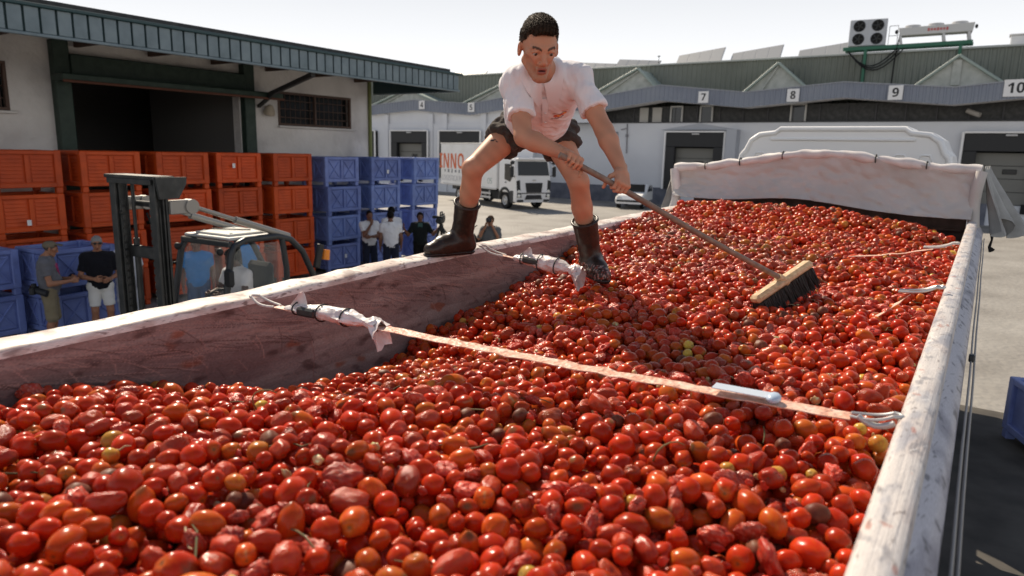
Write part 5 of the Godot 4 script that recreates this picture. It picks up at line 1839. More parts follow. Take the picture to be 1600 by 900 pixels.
	for x in [-0.86, -0.62, 0.62, 0.86]:
		var gv := MB.new()
		gv.tube([Vector3(-1.5 + x - 0.07, 2.7, cz + 0.002), Vector3(-1.5 + x - 0.07, 3.3, cz + 0.002), Vector3(-1.5 + x - 0.04, 3.36, cz + 0.002), Vector3(-1.5 + x + 0.04, 3.36, cz + 0.002), Vector3(-1.5 + x + 0.07, 3.3, cz + 0.002), Vector3(-1.5 + x + 0.07, 2.7, cz + 0.002)], 0.012, 6)
		part("pressed_rib", gv, wm, roof)
	var lipb := MB.new()
	lipb.box(Vector3(-1.5, 3.52, cz + 0.01), Vector3(1.5, 0.03, 0.03), 0.008)
	part("pressed_rib", lipb, wm, roof)
	var wsn := MB.new()
	wsn.box(Vector3(-1.36, 2.4, -11.14), Vector3(2.1, 0.8, 0.04), 0.01)
	part("windscreen", wsn, M.glass_dark, o)
	# unseen hoses, bracket and stack added behind the cab to break its shadow
	for k in 3:
		var hp := []
		for i in 21:
			var u := i / 20.0
			hp.append(Vector3(-1.9 + 0.5 * k + 0.12 * sin(u * 9.0 + k), 2.5 - 0.9 * sin(u * PI) - 0.2 * k + 0.1 * cos(u * 14.0), lerpf(-7.2, -8.7, u)))
		var hm := MB.new()
		hm.tube(hp, 0.035, 8)
		part("added_air_hose", hm, M.rubber, o)
	var sk := MB.new()
	sk.box(Vector3(-2.2, 1.9, -8.35), Vector3(0.4, 2.4, 0.4), 0.05)
	sk.bar(Vector3(-2.4, 2.05, -7.9), Vector3(-0.3, 1.75, -7.9), 0.12, 0.2, 0.02)
	sk.bar(Vector3(-1.9, 2.6, -7.75), Vector3(-0.2, 2.2, -7.7), 0.08, 0.1, 0.01)
	part("added_air_stack", sk, M.black, o)
	# two steel cables along the right side
	for s in [[0.038, 2.533, 0.018], [0.05, 2.50, 0.025]]:
		var pth := []
		for i in 25:
			var z := lerpf(0.8, -7.0, i / 24.0)
			pth.append(Vector3(s[0] + 0.0092 * z + 0.001 * sin(i * 1.3), s[1] - s[2] * z - 0.008 * sin(i / 24.0 * PI), z))
		var cb := MB.new()
		cb.tube(pth, 0.0035, 6)
		part("steel_cable", cb, mat(lin(0.32, 0.3, 0.28), 0.5, 0.4), o)
	var ck := MB.new()
	ck.box(Vector3(0.012, 2.59, -3.0), Vector3(0.02, 0.03, 0.03), 0.005)
	part("cable_guide", ck, M.steel_dark, o)

func tarpaulin() -> void:
	# the cover is pushed to the front and hangs over its bow
	var o := thing("tarpaulin", "dirty pale tarpaulin bunched over the bow at the front of the load", "tarpaulin")
	var m := grain(mat(Color.WHITE, 0.62, 0.0, 0.35), ntex(65, 0.006, [[0.0, lin(0.42, 0.385, 0.355)], [0.35, lin(0.5, 0.47, 0.44)], [0.6, lin(0.545, 0.52, 0.495)], [1.0, lin(0.6, 0.575, 0.555)]]), 0.5)
	bumpy(m, nnorm(66, 0.012, 4.0), 0.6)
	m.backlight_enabled = true
	m.backlight = Color(0.22, 0.2, 0.2)
	var rz := -6.95
	var ridge := func(u: float) -> Vector3:      # u 0 at the left, 1 at the right
		var x := lerpf(-2.74, -0.1, u)
		var y := 3.18 + 0.145 * exp(-pow((u - 0.52) / 0.3, 2.0)) + 0.05 * u + 0.003 * sin(u * 34.0) + 0.002 * sin(u * 71.0)
		return Vector3(x, y, rz)
	var bot := func(u: float) -> float:
		return lerpf(2.9, 2.84, u) + 0.05 * exp(-pow((u - 0.45) / 0.2, 2.0)) - 0.01 * sin(u * 9.0)
	var wr := noise(67, 1.0, 3)
	var rows := []
	for i in 19:
		var v := i / 18.0
		var line := []
		for j in 61:
			var u := j / 60.0
			var p: Vector3 = ridge.call(u)
			var y := lerpf(p.y, bot.call(u), v)
			var fold := wr.get_noise_2d(u * 55.0, v * 8.0) * 0.03 * v + wr.get_noise_2d(u * 16.0, v * 5.0 + 40.0) * 0.022
			var curve := 0.06 * sin(v * PI) - 0.1 * v
			line.append(Vector3(p.x + 0.05 * v * (0.5 - u), y, rz + 0.02 - curve + fold))
		rows.append(line)
	var b := MB.new()
	b.sheet(rows, 0.006)
	part("front_sheet", b, m, o)
	# rolled edge along the bow, tied here and there
	var path := []
	var rad := []
	for j in 81:
		var u := j / 80.0
		var p: Vector3 = ridge.call(u)
		path.append(p + Vector3(0, -0.005, 0.01 * sin(u * 50.0)))
		var tie := 0.0
		for k in [0.12, 0.25, 0.4, 0.53, 0.7, 0.85]:
			tie += exp(-pow((u - k) / 0.006, 2.0))
		rad.append(0.04 + 0.006 * sin(u * 41.0) + 0.004 * sin(u * 97.0) - 0.012 * tie)
	var rb := MB.new()
	rb.tube(path, rad, 12)
	var rm := grain(mat(Color.WHITE, 0.6), ntex(68, 0.01, [[0.0, lin(0.55, 0.5, 0.48)], [1.0, lin(0.8, 0.78, 0.76)]]), 1.2)
	part("rolled_edge", rb, rm, o)
	for k in [0.12, 0.25, 0.4, 0.7, 0.85]:
		var p: Vector3 = ridge.call(k)
		var tr := MB.new()
		var ring := []
		for i in 13:
			var a := TAU * i / 12
			ring.append(p + Vector3(0, cos(a), sin(a)) * 0.037)
		tr.tube(ring, 0.006, 5, false)
		part("tie", tr, M.dark, o)
	# top going back towards the cab
	var top := []
	for i in 9:
		var v := i / 8.0
		var line := []
		for j in 41:
			var u := j / 40.0
			var p: Vector3 = ridge.call(u)
			line.append(p + Vector3(0, 0.02 - 0.12 * v + wr.get_noise_2d(u * 30.0, v * 20.0 + 90.0) * 0.03, -0.03 - 0.3 * v))
		top.append(line)
	var tb := MB.new()
	tb.sheet(top, 0.006)
	part("top_sheet", tb, m, o)
	# hanging ends left and right
	var gm := grain(mat(Color.WHITE, 0.55, 0.0, 0.4), ntex(69, 0.006, [[0.0, lin(0.22, 0.22, 0.21)], [0.5, lin(0.34, 0.34, 0.33)], [1.0, lin(0.48, 0.48, 0.46)]]), 1.0)
	gm.backlight_enabled = true
	gm.backlight = Color(0.2, 0.2, 0.2)
	for e in 2:
		var rr := []
		for i in 17:
			var v := i / 16.0
			var line := []
			for j in 31:
				var w := j / 30.0
				var base: Vector3 = ridge.call(float(e))
				var out: float = (0.05 + 0.3 * pow(v, 1.2)) * (1.0 if e == 1 else -0.55)
				var sway := 0.055 * sin(w * 23.0 + v * 2.0) * v + 0.03 * sin(w * 9.0 + 1.0) * v
				var y := base.y + 0.01 - v * (0.5 + 0.07 * sin(w * 11.0)) + 0.02 * sin(w * 17.0)
				line.append(Vector3(base.x + out * (0.35 + 0.65 * w) + sway * (1.0 if e == 1 else -1.0), y, rz + 0.02 - 0.34 * w - 0.1 * v * w))
			rr.append(line)
		var hb := MB.new()
		hb.sheet(rr, 0.005)
		part("hanging_end", hb, gm, o)
	# inner side cheeks where the sheet wraps round the bow posts
	for e in 2:
		var base: Vector3 = ridge.call(float(e))
		var pb := MB.new()
		var pp := []
		for i in 11:
			var v := i / 10.0
			pp.append(Vector3(base.x + (0.03 if e == 0 else -0.02) * sin(v * PI) , base.y - 0.02 - v * 0.46, rz + 0.03 + 0.012 * sin(v * 8.0)))
		pb.tube(pp, 0.045, 10)
		part("bow_cover", pb, rm if e == 0 else m, o)
	# a wad of sheet hanging below on the right
	var wd := MB.new()
	wd.tube([Vector3(0.03, 2.75, -7.1), Vector3(0.04, 2.66, -7.1), Vector3(0.03, 2.6, -7.12), Vector3(0.05, 2.57, -7.1)], [0.02, 0.008, 0.012, 0.025], 8)
	part("tie_rope", wd, M.rubber, o)

# ---------------------------------------------------------------- the load
const HX := [-2.47, -2.0, -1.3, -0.6, -0.12]
const HZ := [0.7, -0.6, -1.1, -1.7, -2.3, -3.0, -3.8, -4.7, -5.7, -6.5, -7.2]
const HY := [
	[2.50, 2.52, 2.55, 2.55, 2.52], [2.51, 2.54, 2.56, 2.55, 2.50], [2.46, 2.50, 2.55, 2.54, 2.50], [2.20, 2.36, 2.50, 2.52, 2.52],
	[2.13, 2.32, 2.48, 2.53, 2.54], [2.33, 2.46, 2.53, 2.54, 2.55], [2.47, 2.56, 2.59, 2.57, 2.57], [2.67, 2.67, 2.66, 2.62, 2.60],
	[2.78, 2.76, 2.72, 2.66, 2.60], [2.83, 2.85, 2.84, 2.77, 2.62], [2.77, 2.76, 2.74, 2.68, 2.56]]
var hump: FastNoiseLite

func surf(x: float, z: float) -> float:
	var i := 0
	while i < 3 and x > HX[i + 1]:
		i += 1
	var j := 0
	while j < 9 and z < HZ[j + 1]:
		j += 1
	var u := smoothstep(0.0, 1.0, clampf((x - HX[i]) / (HX[i + 1] - HX[i]), 0.0, 1.0))
	var v := clampf((z - HZ[j]) / (HZ[j + 1] - HZ[j]), 0.0, 1.0)
	v = lerpf(v, smoothstep(0.0, 1.0, v), 0.6)
	var a: float = lerpf(HY[j][i], HY[j][i + 1], u)
	var b: float = lerpf(HY[j + 1][i], HY[j + 1][i + 1], u)
	return lerpf(a, b, v) + hump.get_noise_2d(x, z) * 0.035

# one tomato about 1 unit wide; kind picks the look
func tomato(sd: int, kind: String, seg := 18) -> ArrayMesh:
	var r := RandomNumberGenerator.new()
	r.seed = sd
	var nz := noise(sd, 0.9, 3)
	var fine := noise(sd + 9, 4.0, 3)
	var rows := seg * 2 / 3
	var long := r.randf_range(0.94, 1.5)
	var pear := r.randf_range(-0.12, 0.16)
	var lobes := r.randi_range(3, 5)
	var lobe := r.randf_range(0.0, 0.05)
	var lump := 0.1
	var squash := 1.0
	if kind == "crushed":
		lump = 0.36; squash = 0.6; lobe = 0.1
	elif kind == "dented":
		lump = 0.17; squash = 0.88
	var dent := Vector3(r.randfn(), r.randfn() * 0.4, r.randfn()).normalized()
	var crack := r.randf() * TAU
	var patch := Vector3(r.randfn(), r.randfn(), r.randfn()).normalized()
	var st := SurfaceTool.new()
	st.begin(Mesh.PRIMITIVE_TRIANGLES)
	st.set_smooth_group(0)
	for i in rows + 1:
		var th := PI * i / rows
		for s in seg:
			var ph := TAU * s / seg
			var d := Vector3(sin(th) * cos(ph), cos(th), sin(th) * sin(ph))
			var k := 1.0 + lobe * cos(lobes * ph) * pow(sin(th), 2.0) + pear * d.y * 0.5 + lump * nz.get_noise_3dv(d)
			if kind != "crushed":
				k -= 0.16 * exp(-pow(th / 0.3, 2.0))              # the dimple at the stem
				k += 0.03 * exp(-pow((PI - th) / 0.25, 2.0))
			if kind == "dented" or kind == "crushed":
				k -= 0.27 * smoothstep(0.45, 1.0, d.dot(dent))
			if kind == "crushed":
				k += 0.2 * fine.get_noise_3dv(d * 1.4)
			var p := Vector3(d.x, d.y * long, d.z * squash) * k * 0.5
			var c := Color(0.5, 0.034, 0.008)
			if kind == "orange":
				c = Color(0.56, 0.075, 0.013)
			elif kind == "yellow":
				c = Color(0.62, 0.26, 0.05)
			elif kind == "dark":
				c = Color(0.17, 0.045, 0.025)
			elif kind == "crushed":
				c = Color(0.56, 0.05, 0.028)
			elif kind == "dented":
				c = Color(0.47, 0.04, 0.013)
			var mott := fine.get_noise_3dv(d * 0.9)
			c = c.lerp(Color(c.r * 1.12, c.g * 2.2 + 0.01, c.b * 1.4), clampf(mott * 0.9, 0.0, 0.5))
			var sh := smoothstep(0.75, 0.1, th)                    # paler shoulder round the stem scar
			if kind == "red" and sd % 3 == 0 or kind == "orange":
				c = c.lerp(Color(0.6, 0.2, 0.03), sh * 0.55)
			if kind == "yellow":
				c = c.lerp(Color(0.56, 0.34, 0.12), sh * 0.6).lerp(Color(0.6, 0.14, 0.02), smoothstep(0.2, -0.9, d.y) * r.randf_range(0.5, 0.9))
			if th < 0.16 and kind != "crushed":
				c = Color(0.16, 0.11, 0.045)
			if kind == "dark":
				c = c.lerp(Color(0.24, 0.11, 0.065), smoothstep(0.1, 0.5, fine.get_noise_3dv(d * 1.7)))
			elif kind == "crushed":
				c = c.lerp(Color(0.66, 0.2, 0.14), smoothstep(0.05, 0.4, fine.get_noise_3dv(d * 2.6)) * 0.75)
				c = c.lerp(Color(0.2, 0.02, 0.012), smoothstep(0.2, 0.5, nz.get_noise_3dv(d * 2.0)) * 0.7)
			elif sd % 5 == 1:
				c = c.lerp(Color(0.2, 0.075, 0.03), smoothstep(0.86, 0.97, d.dot(patch)) * 0.9)
			if kind != "yellow" and kind != "crushed":
				var ck := absf(wrapf(ph - crack, -PI, PI))
				if sd % 4 == 2 and th < 1.0 and ck < 0.13:
					c = c.lerp(Color(0.45, 0.25, 0.12), 0.6)
			st.set_color(c)
			st.add_vertex(p)
	for i in rows:
		for s in seg:
			var a := i * seg + s
			var b := i * seg + (s + 1) % seg
			var e := (i + 1) * seg + s
			var f := (i + 1) * seg + (s + 1) % seg
			st.add_index(a); st.add_index(b); st.add_index(f)
			st.add_index(a); st.add_index(f); st.add_index(e)
	st.generate_normals()
	return st.commit()

func heap() -> void:
	hump = noise(33, 2.3, 3)
	# the wet mass beneath the topmost tomatoes
	var rows := []
	var gn := noise(34, 9.0, 3)
	for j in 150:
		var z := lerpf(0.9, -7.1, j / 149.0)
		var line := []
		for i in 50:
			var x := lerpf(left_in(z) + 0.01, right_in(z) - 0.004, i / 49.0)
			line.append(Vector3(x, surf(x, z) - 0.1 + gn.get_noise_2d(x, z) * 0.02, z))
		rows.append(line)
	var base := MB.new()
	base.sheet(rows)
	var bm := grain(mat(Color.WHITE, 0.3), ntex(35, 0.02, [[0.0, lin(0.06, 0.008, 0.005)], [0.6, lin(0.22, 0.02, 0.012)], [1.0, lin(0.4, 0.07, 0.04)]]), 3.0)
	bumpy(bm, nnorm(36, 0.05, 6.0), 1.0)
	tag(part("tomato_pulp", base, bm, self), "wet red mass of juice and crushed fruit under the topmost tomatoes", "pulp", "", "stuff")
	# scatter, then push apart
	var P := PackedVector3Array()
	var R := PackedFloat32Array()
	var s := 0.0465
	for layer in 2:
		var z := 0.25
		var odd := 0
		while z > -7.08:
			var x := left_in(z) + 0.03 + (s * 0.5 if (odd + layer) % 2 else 0.0)
			while x < right_in(z) - 0.025:
				if layer == 0 or rng.randf() < 0.55:
					var q := Vector3(x + rng.randf_range(-0.016, 0.016), 0, z + rng.randf_range(-0.016, 0.016))
					var rr := clampf(rng.randfn(0.0243, 0.0038), 0.0155, 0.035)
					q.y = surf(q.x, q.z) + (rng.randf_range(-0.034, 0.0) if layer == 0 else rng.randf_range(0.01, 0.038))
					P.append(q)
					R.append(rr)
				x += s
			z -= s * 0.87
			odd += 1
	var cell := 0.075
	var gw := 36
	var gh := 106
	var heads := PackedInt32Array()
	heads.resize(gw * gh)
	var nxt := PackedInt32Array()
	nxt.resize(P.size())
	for it in 5:
		heads.fill(-1)
		for i in P.size():
			var g := clampi(int((P[i].x + 2.7) / cell), 0, gw - 1) + clampi(int((0.4 - P[i].z) / cell), 0, gh - 1) * gw
			nxt[i] = heads[g]
			heads[g] = i
		for i in P.size():
			var p := P[i]
			var ri := R[i]
			var gx := clampi(int((p.x + 2.7) / cell), 1, gw - 2)
			var gz := clampi(int((0.4 - p.z) / cell), 1, gh - 2)
			for dz in range(-1, 2):
				for dx in range(-1, 2):
					var j := heads[gx + dx + (gz + dz) * gw]
					while j >= 0:
						if j > i:
							var v := P[j] - p
							var need := (ri + R[j]) * 1.02
							var l2 := v.length_squared()
							if l2 < need * need and l2 > 1e-9:
								var l := sqrt(l2)
								var push := v * ((need - l) / l * 0.42)
								p -= push
								P[j] += push
						j = nxt[j]
			p.x = clampf(p.x, left_in(p.z) + ri * 0.9, right_in(p.z) - ri * 0.95)
			p.y = lerpf(p.y, minf(p.y, surf(p.x, p.z) + 0.03), 0.4) - 0.0015
			P[i] = p
	# the looks: several shapes of each
	var kinds := ["red", "orange", "yellow", "dark", "crushed", "dented"]
	var looks := {"red": [], "orange": [], "yellow": [], "dark": [], "crushed": [], "dented": []}
	for k in [["red", 14], ["orange", 4], ["yellow", 3], ["dark", 2], ["crushed", 5], ["dented", 6]]:
		for i in k[1]:
			looks[k[0]].append(tomato(100 + i * 7 + kinds.find(k[0]) * 40, k[0], 28 if k[0] in ["crushed", "dented"] else 20))
	var skin := vmat(0.25, 0.3)
	bumpy(skin, nnorm(37, 0.03, 2.0, 256), 0.22)
	skin.uv1_triplanar = true
	skin.uv1_scale = Vector3.ONE * 1.1
	var wet := vmat(0.22, 0.38)
	bumpy(wet, nnorm(38, 0.06, 6.0, 256), 0.9)
	wet.uv1_triplanar = true
	wet.uv1_scale = Vector3.ONE * 1.4
	var dull := vmat(0.5, 0.35)
	bumpy(dull, nnorm(39, 0.05, 4.0, 256), 0.5)
	dull.uv1_triplanar = true
	dull.uv1_scale = Vector3.ONE * 1.2
	var tints := {}
	for base_m in [skin, wet, dull]:
		tints[base_m] = []
		for tk in [[1.0, 1.0], [0.78, 0.8], [0.9, 1.5], [0.7, 1.1], [1.05, 1.2]]:
			var tm: StandardMaterial3D = base_m.duplicate()
			tm.albedo_color = lin(tk[0], minf(tk[0] * tk[1], 1.0), minf(tk[0] * tk[1], 1.0))
			tints[base_m].append(tm)
	var mats := {"red": skin, "orange": skin, "yellow": skin, "dark": dull, "crushed": wet, "dented": wet}
	var dirt := noise(40, 1.1, 3)
	var mush := noise(41, 1.4, 3)
	var camp := Vector3(0, 3.3, 0)
	var order := []
	var look_dir := Vector3(-0.555, -0.193, -0.809)
	for i in P.size():
		var v := P[i] - camp
		var dep := v.dot(look_dir)
		if dep < 0.9 or P[i].y < surf(P[i].x, P[i].z) - 0.012:
			continue
		var sx := v.dot(Vector3(0.822, 0.022, -0.569)) / dep
		var sy := v.dot(Vector3(-0.128, 0.981, -0.146)) / dep
		if absf(sx) < 0.74 and sy > -0.41:
			order.append([dep / R[i], i])
	order.sort()
	var single := {}
	for k in mini(order.size(), 285):
		single[order[k][1]] = true
	var lots := {}
	var names := {"red": ["tomato", "whole ripe red tomato among the nearest of the heap"], "orange": ["tomato", "orange shouldered red tomato among the nearest of the heap"], "yellow": ["tomato", "yellowish half ripe tomato among the nearest of the heap"], "dark": ["rotten_tomato", "dark rotten tomato among the nearest of the heap"], "crushed": ["crushed_tomato", "burst and crushed red tomato among the nearest of the heap"], "dented": ["dented_tomato", "soft dented red tomato among the nearest of the heap"]}
	for i in P.size():
		var p := P[i]
		var mu := mush.get_noise_2d(p.x, p.z) + 0.6 * exp(-(pow((p.x + 1.4) / 0.85, 2.0) + pow((p.z + 4.1) / 1.5, 2.0)))
		var di := dirt.get_noise_2d(p.x, p.z)
		var k := "red"
		var t := rng.randf()
		if p.z > -2.0: mu *= 0.8
		if t < 0.035 + maxf(0.0, mu) * 0.45: k = "crushed"
		elif t < 0.17 + maxf(0.0, mu) * 0.8: k = "dented"
		elif t < 0.34 + maxf(0.0, mu) * 0.8: k = "orange"
		elif t > 0.982: k = "yellow"
		elif t > 0.976 - maxf(0.0, di - 0.1) * 0.2: k = "dark"
		var set_of: Array = looks[k]
		var which := rng.randi() % set_of.size()
		var sz := R[i] * 2.0 * rng.randf_range(0.9, 1.04)
		if k == "yellow": sz *= 0.85
		var tilt := Vector3(rng.randfn(), rng.randfn() * 0.35, rng.randfn()).normalized()
		var B := Basis(Quaternion(Vector3.UP, tilt)) * Basis(Vector3.UP, rng.randf() * TAU)
		var T := Transform3D(B.scaled(Vector3.ONE * sz), p)
		var b := rng.randf_range(0.72, 1.06)
		var hue := rng.randf_range(0.75, 1.5)
		var dust := clampf(di * 0.55 + 0.5 * exp(-(pow((p.x + 1.3) / 0.6, 2.0) + pow((p.z + 4.7) / 0.5, 2.0))), 0.0, 0.45) if k != "yellow" else 0.0
		var c := Color(b * (1.0 - dust * 0.55), b * hue * (1.0 + dust * 0.5), b * hue * (1.0 + dust * 1.2))
		if k == "dark":
			c = Color(b, b * 0.95, b * 0.9)
		if single.has(i):
			var o := MeshInstance3D.new()
			o.name = numbered(names[k][0])
			o.mesh = set_of[which]
			o.material_override = tints[mats[k]][i % 5]
			add_child(o)
			o.transform = T
			var where := "by the left wall's foot" if p.x < -1.75 else "midway across the load" if p.x < -0.75 else "close to the right rim"
			var far := "nearest the camera" if p.z > -0.8 else "before the orange strap" if p.z > -1.7 else "beyond the orange strap"
			tag(o, names[k][1].replace(" among the nearest of the heap", ", %s, %s" % [where, far]), "tomato", "tomatoes on top of the heap")
			continue
		var key := k + str(which)
		if not lots.has(key):
			lots[key] = [set_of[which], mats[k], [], []]
		lots[key][2].append(T)
		lots[key][3].append(c)
	var mass := thing("tomatoes", "thousands of loose ripe tomatoes filling the lorry's load body", "tomatoes")
	mass.set_meta("kind", "stuff")
	for key in lots:
		var mm := MultiMesh.new()
		mm.transform_format = MultiMesh.TRANSFORM_3D
		mm.use_colors = true
		mm.mesh = lots[key][0]
		mm.instance_count = lots[key][2].size()
		for i in mm.instance_count:
			mm.set_instance_transform(i, lots[key][2][i])
			mm.set_instance_color(i, lots[key][3][i])
		var mi := MultiMeshInstance3D.new()
		mi.name = "tomatoes"
		mi.multimesh = mm
		mi.material_override = lots[key][1]
		mi.set_meta("kind", "stuff")
		mass.add_child(mi, true)
	# torn skins, seeds and bits of flesh
	var fm := MultiMesh.new()
	fm.transform_format = MultiMesh.TRANSFORM_3D
	fm.use_colors = true
	fm.mesh = tomato(555, "crushed", 10)
	var ft := []
	var fc := []
	for i in 9000:
		var x := rng.randf_range(-2.44, -0.13)
		var z := rng.randf_range(-6.9, -0.3)
		var mu := mush.get_noise_2d(x, z) + 0.5 * exp(-(pow((x + 1.5) / 0.8, 2.0) + pow((z + 3.9) / 1.5, 2.0)))
		if mu < rng.randf_range(-0.2, 0.45):
			continue
		var sc := rng.randf_range(0.008, 0.03)
		var B := Basis(Vector3(rng.randfn(), rng.randfn(), rng.randfn()).normalized(), rng.randf() * TAU).scaled(Vector3(sc * rng.randf_range(0.7, 1.8), sc, sc * rng.randf_range(0.2, 0.6)))
		ft.append(Transform3D(B, Vector3(x, surf(x, z) + rng.randf_range(-0.008, 0.03), z)))
		fc.append(Color(1, 1, 1) * rng.randf_range(0.7, 1.25) if rng.randf() > 0.12 else Color(1.3, 8.0, 7.0) * rng.randf_range(0.5, 1.0))
	fm.instance_count = ft.size()
	for i in ft.size():
		fm.set_instance_transform(i, ft[i])
		fm.set_instance_color(i, fc[i])
	var fi := MultiMeshInstance3D.new()
	fi.name = "tomato_scraps"
	fi.multimesh = fm
	fi.material_override = wet
	add_child(fi)
	tag(fi, "torn skins and bits of red flesh scattered over the load", "scraps", "", "stuff")
	# dry stalks and vines
	var vb := MB.new()
	var vr := RandomNumberGenerator.new()
	vr.seed = 77
	for i in 230:
		var x := vr.randf_range(-2.4, -0.2)
		var z := vr.randf_range(-6.6, -0.5)
		if i > 150:
			x = -1.25 + vr.randfn() * 0.45
			z = -4.6 + vr.randfn() * 0.5
		if x < left_in(z) + 0.05 or x > right_in(z) - 0.05:
			continue
		var a := vr.randf() * TAU
		var l := vr.randf_range(0.05, 0.2)
		var path := []
		for k in 5:
			var u := k / 4.0 - 0.5
			a += vr.randfn() * 0.12
			var px := x + cos(a) * l * u
			var pz := z + sin(a) * l * u
			path.append(Vector3(px, surf(clampf(px, -2.44, -0.13), pz) + 0.03 + vr.randf_range(-0.006, 0.006), pz))
		vb.col = Color(0.2, 0.14, 0.06).lerp(Color(0.07, 0.075, 0.025), vr.randf()) if i % 6 else Color(0.4, 0.3, 0.17)
		vb.tube(path, [0.0012, 0.0022, 0.0024, 0.002, 0.001], 5)
	tag(part("vine_stalks", vb, vmat(0.85), self), "dry brown vine stalks strewn among the tomatoes", "stalks", "", "stuff")
	# single stems that stand out
	for stem in [[-1.72, -1.18, 0.11, "thin dry stalk sticking up over the near left crest"], [-0.62, -1.55, 0.1, "curled dry stalk beside two yellow tomatoes near the rim"]]:
		var path := []
		for k in 7:
			var u := k / 6.0
			path.append(Vector3(stem[0] + 0.07 * u, surf(stem[0], stem[1]) + 0.03 + stem[2] * sin(u * 2.2) * 0.7, stem[1] + 0.03 * sin(u * 4.0)))
		var sb := MB.new()
		sb.col = Color(0.22, 0.17, 0.07)
		sb.tube(path, [0.003, 0.003, 0.0026, 0.0024, 0.002, 0.0018, 0.001], 6)
		tag(part("dry_stalk", sb, vmat(0.8), self), stem[3], "stalk")

# ---------------------------------------------------------------- straps across the load
func hook(b: MB, at: Vector3, along: Vector3, sc: float) -> void:
	# a wire claw hook: two rods from a ring to a bent tip
	var side := along.cross(Vector3.UP).normalized()
	var up := side.cross(along).normalized()
	for e: float in [-1.0, 1.0]:
		var p := []
		for k in 9:
			var u := k / 8.0
			p.append(at + along * (0.15 * u * sc) + side * e * (0.022 + 0.012 * sin(u * PI)) * sc + up * (0.03 * sc * pow(1.0 - u, 3.0)))
		b.tube(p, 0.0065 * sc, 7)
	var r := []
	for k in 11:
		var a := PI * k / 10.0 + PI / 2
		r.append(at + along * (0.0 + 0.03 * cos(a)) * sc + side * 0.022 * sin(a) * sc + up * 0.03 * sc)
	b.tube(r, 0.0075 * sc, 7)

func band(path: Array, w: float, thick := 0.0025, lift := 0.0) -> MB:
	var rows := []
	var wn := noise(51, 3.0, 2)
	for i in path.size():
		var t: Vector3 = (path[mini(i + 1, path.size() - 1)] - path[maxi(i - 1, 0)]).normalized()
		var s := t.cross(Vector3.UP).normalized()
		var roll := 0.08 * wn.get_noise_1d(i * 0.35)
		s = (s + Vector3.UP * roll).normalized()
		var line := []
		for k in 4:
			line.append(path[i] + s * w * (k / 3.0 - 0.5) + Vector3(0, lift, 0))
		rows.append(line)
	var b := MB.new()
	b.sheet(rows, thick)
	return b

func line_path(a: Vector3, b: Vector3, n: int, sag: float, wob: float, sd: int) -> Array:
	var nz := noise(sd, 0.25, 2)
	var p := []
	for i in n + 1:
		var u := float(i) / n
		p.append(a.lerp(b, u) + Vector3(0, -sag * sin(u * PI) + wob * nz.get_noise_1d(i * 3.0) * sin(u * PI), wob * nz.get_noise_1d(i * 2.0 + 90.0)))
	return p

